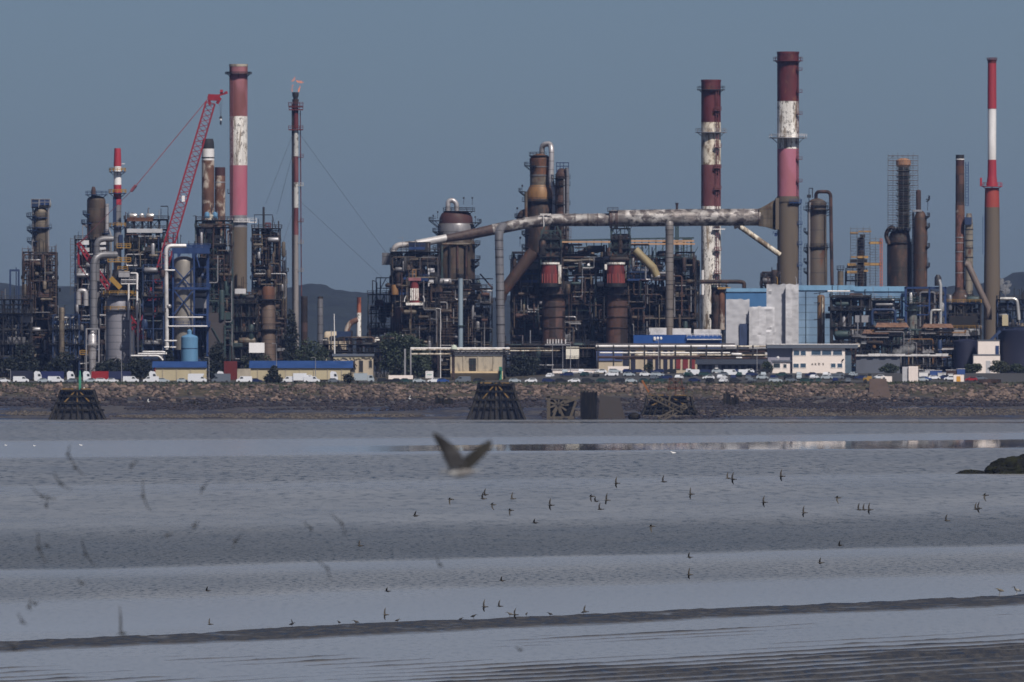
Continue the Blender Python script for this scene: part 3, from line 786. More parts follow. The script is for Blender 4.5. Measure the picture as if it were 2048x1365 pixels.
t = T('chimney', 'tallest chimney, maroon, white and pink above a brown shaft fed by the overhead duct', 'chimney', 1576, 5035)
r = shaft(t, [('maroon_band', 107, 203, m_maroon), ('white_band', 203, 298, m_white), ('pink_band', 298, 393, m_pink), ('concrete_shaft', 393, 765, m_brown)], 43.5, 42, 107, 765)
rim(t, r(107), 107, m_maroon)
platform(t, 0, 0, t.z(123), r(123), r(123) + 1.4, m_maroon, m_maroon)
platform(t, 0, 0, t.z(277), r(277), r(277) + 2.9, m_boltwht, m_white_clean)
platform(t, 0, 0, t.z(407), r(407), r(407) + 1.1, m_blue, m_blue, a0=-1.5, a1=.4)
mb = MB(); mb.ring(0, 0, t.z(404), r(400), r(400) + .25, (404 - 394) * t.s, 28); t.part('collar', mb, m_brown)
mb = MB(); a = -.62; lx, ly = (r(300) + .35) * cos(a), (r(300) + .35) * sin(a)
mb.ladder(lx, ly, t.z(395), t.z(124), .7, .16)
for y in (142, 186, 230, 320, 365): mb.box(lx - .3, lx + 1.6, ly - .9, ly + .6, t.z(y), t.z(y) + .22); mb.rail_rect(lx - .3, lx + 1.6, ly - .9, ly + .6, t.z(y), 1.1, 1.2, .1)
t.part('ladder', mb, m_maroon)
mb = MB(); lx, ly = r(500) + .4, -1.2
mb.ladder(lx, ly, t.z(690), t.z(408), .8, .16)
for y in (450, 490, 533, 575): mb.box(lx - 2.5, lx + .8, ly - 1, ly + .7, t.z(y), t.z(y) + .25); mb.rail_rect(lx - 2.5, lx + .8, ly - 1, ly + .7, t.z(y), 1.1, 1.2, .1)
t.part('blue_ladder', mb, m_blue)
mb = MB(); mb.box(t.x(1549), t.x(1554), -1, 1, t.z(473), t.z(466)); mb.rail_rect(t.x(1546), t.x(1554), -1.2, 1.2, t.z(470), 1.2); t.part('rest_platform', mb, m_blue)

t = T('chimney', 'slim red and white chimney stepping out to a brown concrete base on the right', 'chimney', 1984, 4990)
def seg(nm, ya, yb, wa, wb, m, n=24):
    mb = MB(); mb.lathe(0, 0, [(wb / 2 * t.s, t.z(yb)), (wa / 2 * t.s, t.z(ya))], n); return t.part(nm, mb, m)
seg('crown', 119, 127, 18.5, 17, m_maroon); seg('red_band', 127, 218, 17, 18, m_red); seg('white_band', 218, 320, 17, 16.5, m_white_clean)
seg('lower_red_band', 320, 352, 17, 18, m_red); seg('red_flare', 352, 374, 18, 23, m_red); seg('orange_red_band', 376, 415, 28, 30, m_redor); seg('concrete_shaft', 415, 765, 30, 35, m_brown)
platform(t, 0, 0, t.z(374), 11.5 * t.s, 21 * t.s, m_red, m_red)
mb = MB(); mb.box(t.x(1960), t.x(1964), -1, 1, t.z(373), t.z(356)); t.part('cable_box', mb, m_red)
mb = MB(); mb.ladder(t.x(1967), -1.2, t.z(510), t.z(432), .6, .14); t.part('ladder', mb, m_blue)
platform(t, 0, 0, t.z(121), 8 * t.s, 10.5 * t.s, m_maroon, m_maroon, h=.6)

t = T('chimney', 'short red and white chimney with yellow railings beside the crane pendant', 'chimney', 235, 4905)
def seg(nm, ya, yb, wa, wb, m, n=20):
    mb = MB(); mb.lathe(0, 0, [(wb / 2 * t.s, t.z(yb)), (wa / 2 * t.s, t.z(ya))], n); return t.part(nm, mb, m)
seg('red_band', 297, 333, 13, 15.5, m_red); seg('white_band', 333, 370, 15, 15.5, m_white_clean); seg('lower_red_band', 370, 410, 15.5, 16, m_red); seg('grey_shaft', 410, 640, 15, 17, m_grey)
for y, e in ((345, 9), (388, 10), (455, 9)):
    platform(t, 0, 0, t.z(y), 7.8 * t.s, (7.8 + e) * t.s, m_bluedk, m_yel, w=.2)
for y, x0_, x1_ in ((497, 234, 262), (525, 216, 262), (543, 236, 256), (566, 222, 240), (592, 226, 274)):
    mb = MB(); mb.box(t.x(x0_), t.x(x1_), -3.4, -1.2, t.z(y), t.z(y) + .3); d = t.part('side_platform', mb, m_yel)
    mb = MB(); mb.rail_rect(t.x(x0_), t.x(x1_), -3.4, -1.2, t.z(y) + .3, 1.3, 1.4, .2); t.part('railing', mb, m_yel, d)
mb = MB(); mb.box(t.x(226), t.x(233), -1.5, .5, t.z(450), t.z(395)); mb.box(t.x(238), t.x(246), -2, .2, t.z(500), t.z(470)); t.part('stair_enclosure', mb, m_bluedk)
mb = MB(); mb.bar((t.x(243), 0, t.z(328)), (t.x(250), 0, t.z(328)), .25); t.part('aviation_lamp', mb, m_white_clean)

t = T('chimney', 'rusty chimney with black top and white ring behind the crane boom', 'chimney', 416, 4960)
def seg(nm, ya, yb, wa, wb, m, n=20):
    mb = MB(); mb.lathe(0, 0, [(wb / 2 * t.s, t.z(yb)), (wa / 2 * t.s, t.z(ya))], n); return t.part(nm, mb, m)
seg('black_cap', 278, 286, 20, 24, m_black); seg('black_top', 286, 298, 24, 25, m_black); seg('white_band', 298, 321, 25, 25, m_white_clean); seg('rusty_shaft', 321, 620, 25, 25, m_rustw)
mb = MB(); mb.ring(0, 0, t.z(317), 12.4 * t.s, 12.9 * t.s, .4, 20); t.part('hoop', mb, m_dark)
t = T('chimney', 'shorter rusty chimney with dark top beside the black-topped one', 'chimney', 440, 4965)
seg('dark_top', 335, 352, 21, 21, m_maroonv); seg('white_band', 352, 379, 21, 21, m_rustw); seg('rusty_shaft', 379, 620, 21, 22, m_rustw)
mb = MB(); mb.ring(0, 0, t.z(366), 10.3 * t.s, 10.9 * t.s, .4, 20); t.part('hoop', mb, m_boltwht)

t = T('chimney', 'thin rusty chimney with orange stains and a blue ladder cage on the right', 'chimney', 1920, 4950)
def seg(nm, ya, yb, wa, wb, m, n=18):
    mb = MB(); mb.lathe(0, 0, [(wb / 2 * t.s, t.z(yb)), (wa / 2 * t.s, t.z(ya))], n); return t.part(nm, mb, m)
seg('black_top', 310, 318, 17, 17, m_black); seg('white_hoop', 318, 320, 17.6, 17.6, m_white_clean); seg('sooty_band', 320, 332, 17, 17, m_maroonv); seg('orange_band', 332, 347, 17, 17, m_rustb); seg('dark_band', 347, 411, 17.5, 18, m_rust)
seg('pink_white_band', 411, 430, 18.5, 18.5, m_rustw); seg('rusty_shaft', 430, 575, 18.5, 19, P('rust_pink_plate', A(118, 84, 80), .8, var=.4, rust=.6, rustcol=(.08, .035, .025))); seg('foot', 575, 700, 20, 36, m_darkv)
for y in (476, 487, 505, 524, 547):
    mb = MB(); mb.ring(0, 0, t.z(y), 9.2 * t.s, 9.9 * t.s, .3, 18); t.part('hoop', mb, m_boltwht)
mb = MB(); mb.ladder(t.x(1934), 0, t.z(412), t.z(324), .9, .22)
for k in range(16): z = t.z(412 - k * 5.4); mb.ring(t.x(1934), -.2, z, .55, .68, .12, 8)
t.part('ladder_cage', mb, m_blue)

# thin stack of pale blue, in front of the middle unit
t = T('thin_stack', 'thin pale blue steel stack with black cap in front of the middle column', 'stack', 921, 4850)
def seg(nm, ya, yb, wa, wb, m, n=14):
    mb = MB(); mb.lathe(0, 0, [(wb / 2 * t.s, t.z(yb)), (wa / 2 * t.s, t.z(ya))], n); return t.part(nm, mb, m)
seg('cap', 549, 556, 15, 12, m_black); seg('pipe', 556, 700, 9.5, 10, P('grey_blue_steel', A(128, 144, 158), .5, .2, var=.15))
seg('flange', 651, 653, 17, 17, m_green)

# ------------------------------------------------------------------ flare
t = T('flare_stack', 'guyed flare stack in worn red and white with a dark tip', 'flare stack', 595, 5080)
def seg(nm, ya, yb, wa, wb, m, x=0, n=14):
    mb = MB(); mb.lathe(x, 0, [(wb / 2 * t.s, t.z(yb)), (wa / 2 * t.s, t.z(ya))], n); return t.part(nm, mb, m)
m_flw = P('worn_white_flare_paint', A(178, 178, 178), .6, spots=.7, var=.25, rust=.15)
m_flg = P('bare_grey_flare_steel', A(128, 124, 126), .6, spots=.5, var=.25)
seg('burner_tip', 185, 194, 13.5, 12.5, m_black, t.x(591)); seg('burner_neck', 194, 199, 10, 9, m_black, t.x(591)); seg('burner_skirt', 199, 206, 14, 11, m_rust, t.x(591)); seg('seal_drum', 206, 214, 11, 10, m_black, t.x(591))
xx = t.x(592)
for nm, ya, yb, m in (('maroon_band', 214, 258, m_maroon), ('white_band', 258, 313, m_flw), ('red_band', 313, 365, m_maroon2), ('white_band', 365, 416, m_flw), ('red_band', 416, 470, m_maroon2), ('grey_shaft', 470, 765, m_flg)):
    seg(nm, ya, yb, 9.5, 10 if ya < 470 else 12, m, xx)
mb = MB(); mb.cyl((t.x(586.5), .2, t.z(760)), (t.x(585.5), .2, t.z(208)), .42, .40, 8); t.part('riser_pipe', mb, m_dark2)
mb = MB(); mb.cyl((t.x(603), .2, t.z(620)), (t.x(600.5), .2, t.z(222)), .18, .18, 6); t.part('steam_line', mb, m_maroon)
for y, a, b in ((213, 577, 606), (220, 578, 606), (260, 577, 606)):
    mb = MB(); mb.box(t.x(a), t.x(b), -1.6, 1.6, t.z(y) - .2, t.z(y) + .2); d = t.part('platform', mb, m_maroon)
    mb = MB(); mb.rail_rect(t.x(a), t.x(b), -1.6, 1.6, t.z(y) + .2, 1.2, 1.2, .13); t.part('railing', mb, m_maroon, d)
for y, m in ((315, m_maroon), (372, m_flw), (444, m_maroon2), (487, m_flg), (543, m_flg)):
    mb = MB(); mb.box(t.x(595), t.x(607), -.8, .8, t.z(y) - .12, t.z(y) + .12); mb.rail_rect(t.x(600), t.x(607), -.8, .8, t.z(y), 1.1, 1, .12); t.part('rest_platform', mb, m)
m_wire = P('guy_wire_steel', (.05, .055, .065, 1), .5, .3)
for nm, xa, ya, xb, yb, d in (('guy_wire', 597, 265, 800, 545, 18), ('guy_wire', 597, 400, 776, 566, 14), ('guy_wire', 587, 265, 537, 412, -60), ('guy_wire', 587, 300, 548, 425, 60), ('guy_wire', 589, 415, 558, 520, -30)):
    mb = MB(); mb.bar((t.x(xa), 0, t.z(ya)), (t.x(xb), d, t.z(yb)), .07); t.part(nm, mb, m_wire)
fm, fnt, fb = new_mat('gas_flame')
fnt.nodes.remove(fb); em = fnt.nodes.new('ShaderNodeEmission'); em.inputs[0].default_value = (1, .27, .08, 1); em.inputs[1].default_value = .95
tr = fnt.nodes.new('ShaderNodeBsdfTransparent'); mx = fnt.nodes.new('ShaderNodeMixShader')
fn = noise(fnt, coords(fnt, (1, 1, .7)), .5, 3, .6); lw = fnt.nodes.new('ShaderNodeLayerWeight'); lw.inputs[0].default_value = .35
inner = math_(fnt, 'SUBTRACT', 1.0, lw.outputs['Facing'])
fr = math_(fnt, 'MULTIPLY', math_(fnt, 'POWER', inner, 1.4), ramp(fnt, fn, [(.38, (.02,) * 3), (.66, (.55,) * 3)]).outputs[0])
fnt.links.new(fr, mx.inputs[0]); fnt.links.new(tr.outputs[0], mx.inputs[1]); fnt.links.new(em.outputs[0], mx.inputs[2]); fnt.links.new(mx.outputs[0], fnt.nodes['Material Output'].inputs[0])
t2 = T('gas_flame', 'small ragged orange gas flame above the flare tip', 'flame', 591, 5080)
def tongue(pts):
    q = [Vector((t2.x(a), d, t2.z(b))) for a, b, d, _ in pts]; mb = MB(); mb.tube(q, [w * t2.s for *_, w in pts], 10); return mb
t2.part('tongue', tongue([(584.5, 184.5, 0, 1.4), (584, 178, 0, 2.2), (585, 172, 0, 1.5), (587, 168, 0, .4)]), fm)
t2.part('tongue', tongue([(597, 184.5, 0, 1.4), (598, 179, 0, 2.1), (600, 175, 0, 1.2), (600, 171, 0, .3)]), fm)
t2.part('tongue', tongue([(583, 163, 0, .5), (586, 162, 0, 2.4), (589, 158, 0, 2.6), (590, 153, 0, .4)]), fm)
t2.part('tongue', tongue([(592, 161, 0, .6), (596, 164, 0, 2.2), (602, 164.5, 0, 3.0), (606, 165, 0, 1.8), (608, 166, 0, .3)]), fm)

# ------------------------------------------------------------------ crawler crane
t = T('crawler_crane', 'red lattice boom crawler crane reaching up among the left stacks', 'crane', 285, 4895)
foot = (284, 690, 0); tip = (424, 200, 0)
mb = MB(); mb.lattice((t.x(284), 0, t.z(676)), (t.x(421), 0, t.z(206)), 22 * t.s, 3.0, 46, .5, .22, w1=18 * t.s, d1=2.6)
b = t.part('boom', mb, m_crane)
mb = MB(); mb.bar((t.x(416), 0, t.z(195)), (t.x(440), 0, t.z(196)), 1.4, 2.2); mb.bar((t.x(417), 0, t.z(193)), (t.x(420), 0, t.z(210)), .9); mb.bar((t.x(434), 0, t.z(208)), (t.x(441), 0, t.z(196)), 1.0)
mb.bar((t.x(430), 0, t.z(193)), (t.x(452), 0, t.z(187)), .6); mb.bar((t.x(443), -.4, t.z(187)), (t.x(443), .6, t.z(182)), 1.0); mb.bar((t.x(449), 0, t.z(187)), (t.x(455), 0, t.z(185)), .9)
t.part('boom_head', mb, m_crane, b)
mb = MB(); mb.box(t.x(364), t.x(370), -2.4, -2.1, t.z(404), t.z(392)); t.part('name_board', mb, m_white_clean, b)
mb = MB(); mb.lattice((t.x(284), 3, t.z(676)), (t.x(156), 3, t.z(486)), 13 * t.s, 2.2, 22, .5, .22, w1=6 * t.s); t.part('back_mast', mb, m_crane)
mb = MB(); mb.bar((t.x(156), 3, t.z(486)), (t.x(157), 3, t.z(530)), .7); mb.bar((t.x(157), 3, t.z(530)), (t.x(182), 3, t.z(566)), .3); t.part('mast_strut', mb, m_crane)
mb = MB()
for d in (-1, 1): mb.bar((t.x(416), d, t.z(198)), (t.x(270), d + 1, t.z(374)), .22)
mb.bar((t.x(272), .5, t.z(371)), (t.x(262), 1, t.z(383)), .9)
t.part('pendant', mb, P('pendant_red', A(126, 76, 88), .5))
mb = MB()
for d, px, py in ((-.6, 245, 400), (.9, 246, 410)): mb.bar((t.x(264), d, t.z(381)), (t.x(157), d + 2, t.z(487)), .14)
mb.bar((t.x(175), 3, t.z(473)), (t.x(157), 3, t.z(487)), .5); t.part('mast_rope', mb, P('dark_red_rope', A(90, 50, 62), .5))
mb = MB()
for px in (437.5, 441, 444.5): mb.bar((t.x(px), 0, t.z(200)), (t.x(441.5) + (px - 441) * .02, 0, t.z(235)), .07)
h = t.part('hoist_rope', mb, m_wire)
mb = MB(); mb.ellip((t.x(441.5), 0, t.z(236)), .5, .4, .6, 10, 6); mb.ellip((t.x(441.5), 0, t.z(246)), .35, .3, .75, 10, 6); k = t.part('hook_block', mb, m_black, h)
mb = MB(); mb.lathe(t.x(441.5), 0, [(.4, t.z(241)), (.4, t.z(238))], 10); t.part('block_band', mb, m_white_clean, h)
mb = MB(); mb.box(-7, 7, -2, 6, 1.9, 3.4); t.part('machinery_house', mb, m_crane)
mb = MB(); mb.box(-13, -7.2, -2, 6, 1.9, 3.6); t.part('counterweight', mb, m_crane)
for y in (-3.4, 5.4):
    mb = MB(); mb.drum((0, y, 1.0), 13, 1.0); t.part('track', mb, m_black)
# ================================================================== LEFT UNIT
MIX_D = [m_dark, m_dark2, m_dark2, m_darkv, m_green, m_grey]
MIX_L = [m_dark, m_dark2, m_dark2, m_bluedk, m_grey, m_tan, m_boltwht, m_alu]
t = T('distillation_column', 'slim tan column with blue head platforms at the far left', 'column', 81, 5010)
vessel(t, 67, 96, 416, 720, m_tan, rings=9)
mb = MB(); mb.drum((t.x(84), 0, t.z(408)), 6.5, 1.7); t.part('overhead_drum', mb, m_alu)
for x0_, x1_, ya, yb, m in ((63, 78, 399, 416, m_bluedk), (80, 100, 399, 412, m_blue)):
    mb = MB(); mb.box(t.x(x0_), t.x(x1_), -3, 2, t.z(yb), t.z(yb) + .3); mb.box(t.x(x0_), t.x(x1_), -3, -2.8, t.z(yb), t.z(ya)); d = t.part('head_platform', mb, m)
    mb = MB(); mb.rail_rect(t.x(x0_), t.x(x1_), -3.1, 2, t.z(yb), (yb - ya) * t.s, 1.5, .22); t.part('railing', mb, m_boltwht, d)
for y, a0_, a1_, e in ((434, 2.4, 4.2, 14), (437, 3.6, 5.6, 4), (457, 3.0, 6.4, 9), (462, 2.4, 4.4, 13), (484, 2.3, 4.3, 13), (510, 2.6, 6.2, 10), (530, 2.6, 6.4, 12), (552, 2.4, 6.6, 14)):
    platform(t, t.x(81), 0, t.z(y), 14.5 * t.s, (14.5 + e) * t.s, m_bluedk, m_rail, a0_, a1_, 10)
for x_, r, m in ((97, .35, m_boltwht), (66, .3, m_grey), (93, .5, m_tan), (72, .25, m_darkv)):
    pipe(t, 'riser_pipe', [(x_, 408 + rnd(0, 25), -1.6), (x_, 690, -1.6)], r, m)
t = T('steel_structure', 'dark scaffold-clad steel structure around the foot of the far left column', 'steel structure', 80, 4990)
frame(t, 45, 112, 505, 760, 14, 5, [730, 700, 670, 640, 612, 585, 560, 532], m_dark2, jut=1.5, fill=580)
clutter(t, 46, 111, 520, 740, 70, -.5, 13, MIX_D + [m_tan, m_boltwht], 1.1)
scaffold(t, 45, 68, 498, 620, 3, m_scafbrown, y0=-4); scaffold(t, 97, 113, 494, 640, 3, m_scafbrown, y0=-4)
t = T('steel_structure', 'low dark pipe structure with a blue goalpost frame at the left edge', 'steel structure', 30, 4970)
frame(t, -30, 62, 600, 760, 12, 5, [720, 690, 660, 628], m_dark, jut=1.0, fill=640); clutter(t, -28, 60, 610, 745, 60, 0, 11, MIX_L, 1.1)
mb = MB()
for x_ in (20, 37): mb.bar((t.x(x_), 2, t.z(760)), (t.x(x_), 2, t.z(540)), .6)
mb.bar((t.x(19), 2, t.z(541)), (t.x(38), 2, t.z(541)), .7); mb.bar((t.x(32), 2, t.z(600)), (t.x(32), 2, t.z(535)), .35); t.part('goalpost', mb, m_bluedk)
t = T('steel_structure', 'dark pipe structure with blue posts between the far left column and the grey loop pipe', 'steel structure', 135, 4975)
frame(t, 106, 158, 630, 760, 10, 3, [720, 690, 660], m_bluedk, jut=1.5, fill=660); clutter(t, 107, 157, 635, 745, 38, 0, 9, MIX_L)
vessel(t, 118, 129, 615, 745, m_tan, cy=-1.5, name='column', rings=4)
pipe(t, 'loop_pipe', [(157, 610, -1), (157, 582, -1), (172, 582, -1), (172, 612, -1)], .9, m_greylt)

t = T('distillation_column', 'stout sooty column with blue top platform left of the short red chimney', 'column', 193, 5000)
vessel(t, 174, 211, 392, 700, m_brownv, rings=6, dome=True)
platform(t, 0, 0, t.z(391), .6, 3.9, m_bluedk, m_bluedk)
mb = MB(); mb.lathe(t.x(187), 0, [(.8, t.z(396)), (.8, t.z(380)), (.5, t.z(374))], 10); t.part('vent_valve', mb, m_rust)
for y, a0_, a1_, e in ((430, 2.4, 4.0, 9), (448, 2.5, 4.2, 12), (468, -.9, .6, 8), (500, 2.2, 6, 8)):
    platform(t, 0, 0, t.z(y), 3.3, 3.3 + e * t.s, m_bluedk, m_bluedk, a0_, a1_, 8)
pipe(t, 'riser_pipe', [(214, 408, -1), (214, 640, -1)], .7, m_greylt); pipe(t, 'riser_pipe', [(218, 460, -1), (222, 470, -1), (222, 640, -1)], .35, m_boltwht)
t = T('steel_structure', 'dark structure with pale sheeted bays behind the red crane mast', 'steel structure', 180, 4985)
frame(t, 150, 216, 480, 760, 12, 4, [725, 690, 655, 620, 585, 550, 515], m_dark, jut=.5, fill=520)
clutter(t, 152, 214, 500, 745, 55, .5, 11, MIX_D + [m_rust, m_rust, m_boltwht])
for x0_, x1_, ya, yb in ((160, 178, 481, 490), (163, 179, 496, 504), (194, 212, 482, 490), (194, 212, 495, 504), (151, 172, 537, 547), (193, 212, 538, 547)): mb = MB(); mb.box(t.x(x0_), t.x(x1_), -1.3, -1.1, t.z(yb), t.z(ya)); t.part('pale_sheet', mb, m_wrap)
scaffold(t, 141, 156, 478, 590, 4, m_scaf, y0=-3)

t = T('loop_pipe', 'fat grey pipe bending over and dropping into the framed vessel at left', 'pipe', 186, 4880)
pipe(t, 'main_pipe', [(232, 510, 4), (187, 510, 0), (187, 672, 0)], 1.22, m_grey, rad=4.5, n=16)
t2 = T('loop_pipe', 'upper grey loop pipe curving down behind the fatter one at left', 'pipe', 195, 4890)
pipe(t2, 'main_pipe', [(226, 478, 3), (193, 478, 2), (193, 660, 3)], 1.05, m_grey, rad=4, n=14)
t = T('scrubber_vessel', 'white ribbed vessel tapering to a spout inside a white frame', 'vessel', 185, 4870)
mb = MB(); mb.lathe(0, 0, [(.3, t.z(662)), (1.0, t.z(667)), (1.5, t.z(672)), (1.5, t.z(684)), (1.75, t.z(686)), (1.75, t.z(690)), (1.5, t.z(692)), (1.5, t.z(706)), (1.2, t.z(722)), (.9, t.z(765))], 16); t.part('shell', mb, m_greylt)
mb = MB()
for x_ in (173, 198):
    for y_ in (-2, 2): mb.bar((t.x(x_), y_, 0), (t.x(x_), y_, t.z(658)), .35)
mb.bar((t.x(173), -2, t.z(658)), (t.x(198), -2, t.z(658)), .4); mb.bar((t.x(173), -2, t.z(690)), (t.x(198), -2, t.z(690)), .2); t.part('frame', mb, m_boltwht)
mb = MB(); mb.rail_rect(t.x(160), t.x(174), -2, 1, t.z(709), 1.3, 1.2, .22); mb.box(t.x(160), t.x(174), -2, 1, t.z(710), t.z(709)); t.part('yellow_platform', mb, m_yel)

t = T('silo', 'big grey panelled silo with yellow railings and white risers', 'silo', 237, 4890)
m_silo = P('grey_silo_cladding', A(132, 132, 142), .5, .25, var=.15, seams=2.4)
mb = MB(); mb.lathe(0, 0, [(4.3, 0), (4.3, t.z(624)), (4.15, t.z(623)), (4.15, t.z(600)), (3.2, t.z(592))], 26); t.part('shell', mb, m_silo)
mb = MB(); mb.lathe(0, 0, [(4.0, t.z(592)), (2.4, t.z(562)), (2.0, t.z(540))], 20); t.part('cone_roof', mb, m_dark2)
for y, e in ((622, 3), (591, 5)): platform(t, 0, 0, t.z(y), 4.3, 4.3 + e * t.s * 2, m_deck, m_yel, w=.2)
for k in range(2):
    y = 561 + 8 * k
    mb = MB(); mb.box(t.x(243), t.x(276), -4.6, -2.8, t.z(y), t.z(y) + .35); d = t.part('white_walkway', mb, m_white_clean); mb = MB(); mb.rail_rect(t.x(243), t.x(276), -4.6, -2.8, t.z(y) + .3, 1.1, 1.4, .16); t.part('railing', mb, m_boltwht, d)
for x_, ya, yb in ((258, 568, 640), (262, 640, 715), (275, 548, 640), (277, 640, 712), (268, 660, 712)): pipe(t, 'white_riser', [(x_, ya, -4.8), (x_, yb, -4.8)], .32, m_white_clean)
pipe(t, 'white_riser', [(262, 547, -4.8), (276, 547, -4.8), (276, 560, -4.8)], .25, m_white_clean, rad=.6)
mb = MB(); mb.box(t.x(238), t.x(260), -5.2, -2, t.z(555), t.z(543)); t.part('grey_hopper', mb, m_greylt)
mb = MB(); mb.bar((t.x(222), -4.5, t.z(556)), (t.x(242), -4.5, t.z(577)), .9, 1.6); t.part('yellow_stair', mb, m_yel)

t = T('steel_structure', 'tall dark process structure left of the crane boom, pale drums on top', 'steel structure', 293, 5000)
frame(t, 250, 334, 440, 760, 16, 5, [728, 696, 664, 632, 600, 570, 540, 510, 484, 460], m_dark, jut=.8, brace=.5, fill=480)
clutter(t, 252, 332, 465, 745, 110, .5, 14, MIX_D + [m_dark, m_dark2, m_rust, m_boltwht, m_green], 1.25)
for k in range(3):
    mb = MB(); mb.drum((t.x(266 + 17 * k), 3, t.z(432)), 2.9, .9, 'y' if k == 1 else 'x'); t.part('top_drum', mb, m_alu)
mb = MB(); mb.box(t.x(254), t.x(306), -1, 6, t.z(443), t.z(436)); t.part('orange_skirt', mb, m_rustb)
mb = MB(); mb.box(t.x(254), t.x(325), -1.6, -1.2, t.z(466), t.z(458)); mb.box(t.x(286), t.x(306), -1.6, -1.2, t.z(501), t.z(496)); t.part('pale_sheeting', mb, m_wrapg)
mb = MB(); mb.bar((t.x(322), 0, t.z(440)), (t.x(322), 0, t.z(418)), .2); mb.bar((t.x(336), 0, t.z(440)), (t.x(336), 0, t.z(414)), .25); mb.bar((t.x(321), 0, t.z(413)), (t.x(336), 0, t.z(413)), .35); t.part('davit', mb, m_dark)
for x_ in (267, 285, 313): pipe(t, 'riser_pipe', [(x_, 480 + rnd(0, 40), -1.8), (x_, 700, -1.8)], .4, random.choice([m_boltwht, m_grey, m_green]))

# blue framed vessel
t = T('blue_frame_tower', 'bright blue braced steel tower around a grey vessel', 'steel structure', 370, 4895)
frame(t, 328, 415, 492, 760, 11, 3, [720, 660, 630, 580, 535], m_blue, m_blue, m_blue, w=.75, brace=.0, decks=False, fill=None)
mb = MB(); mb.box(t.x(329), t.x(414), 9.5, 10.6, 0, t.z(520)); t.part('back_casing', mb, m_dark)
mb = MB()
for (xa, ya), (xb, yb) in (((348, 535), (388, 580)), ((388, 535), (348, 580)), ((348, 580), (388, 630)), ((388, 580), (348, 630)), ((388, 492), (400, 535))): mb.bar((t.x(xa), -5.9, t.z(ya)), (t.x(xb), -5.9, t.z(yb)), .42)
for x_ in (347, 389): mb.bar((t.x(x_), -6, 0), (t.x(x_), -6, t.z(495)), .6)
t.part('cross_bracing', mb, m_blue)
for y, c in ((508, 1), (580, 0), (655, 0)):
    mb = MB(); mb.box(t.x(346), t.x(420), -6.4, -5.8, t.z(y), t.z(y) + (2.2 if c else .9)); mb.box(t.x(390), t.x(420), -5.8, 9, t.z(y), t.z(y) + .5); d = t.part('deck', mb, m_blue)
    mb = MB(); mb.rail_rect(t.x(346), t.x(420), -6.3, 9, t.z(y) + (2.2 if c else .9), 1.2, 1.6, .14); t.part('railing', mb, m_blue, d)
clutter(t, 390, 413, 515, 720, 34, 1, 10, [m_bluedk, m_dark, m_dark2, m_boltwht, m_bluedk])
clutter(t, 328, 346, 515, 720, 22, 1, 10, [m_rust, m_dark, m_dark2, m_rust, m_redor])
t = T('process_vessel', 'domed grey vessel standing inside the bright blue steel tower', 'vessel', 366, 4893.5)
vessel(t, 347, 388, 513, 700, P('grey_vessel_lagging', A(132, 128, 124), .5, .25, var=.2, tint=A(104, 102, 102), scale=.25), rings=3)
t = T('white_pipe', 'shiny white pipe running down in front of the bright blue tower', 'pipe', 333, 4880)
pipe(t, 'main_pipe', [(372, 492, 1), (332, 492, 0), (334, 700, 0)], .68, m_pipe_w, rad=2.2, n=12)
for x0_, x1_, y in ((330, 350, 541), (336, 406, 635), (337, 415, 653), (325, 354, 682), (326, 352, 695)): pipe(t, 'branch_pipe', [(x0_, y, -.6), (x1_, y, -.6)], .26, m_white_clean)
mb = MB(); mb.ellip((t.x(338), -.3, t.z(613)), .9, .7, .8, 10, 6); t.part('valve', mb, m_boltwht)
t = T('storage_tank', 'light blue upright tank with domed hatch in front of the blue tower', 'tank', 379, 4860)
mb = MB(); mb.lathe(0, 0, [(2.9, 0), (2.9, t.z(675)), (2.6, t.z(673)), (.8, t.z(669)), (.8, t.z(662)), (.3, t.z(659))], 24); t.part('shell', mb, m_tank)
mb = MB(); mb.ring(0, 0, t.z(698), 2.9, 2.98, .2, 24); t.part('hoop', mb, m_bluedk)
for k in range(2):
    mb = MB(); mb.box(t.x(258 + 34 * k) - t.x(379) * 0, t.x(291 + 40 * k), 0, 4, t.z(714 - 3 * k), t.z(708 - 3 * k))
tt = T('pipe_bundle', 'gleaming white low pipe bundle right of the grey silo', 'pipes', 300, 4850)
for k, (x0_, x1_, y) in enumerate(((262, 318, 712), (276, 335, 708), (285, 330, 704))):
    pipe(tt, 'pipe', [(x0_, y, k * .9), (x1_, y, k * .9), (x1_ + 8, y + 9, k * .9)], .3, m_pipe_w, rad=1)
mb = MB()
for x_ in (264, 284, 304, 326): mb.bar((tt.x(x_), 1.5, 0), (tt.x(x_), 1.5, tt.z(712)), .4)
tt.part('support', mb, m_dark2)

t = T('steel_structure', 'narrow dark pipe tower with blue posts hiding the foot of the crane boom', 'steel structure', 308, 4872)
frame(t, 286, 327, 530, 760, 6, 2, [722, 690, 658, 626, 594, 562], m_bluedk, jut=.8, brace=.3, w=.36, fill=590); clutter(t, 287, 326, 540, 735, 54, -.4, 5, MIX_D + [m_bluedk, m_rust, m_rust, m_boltwht], .9)
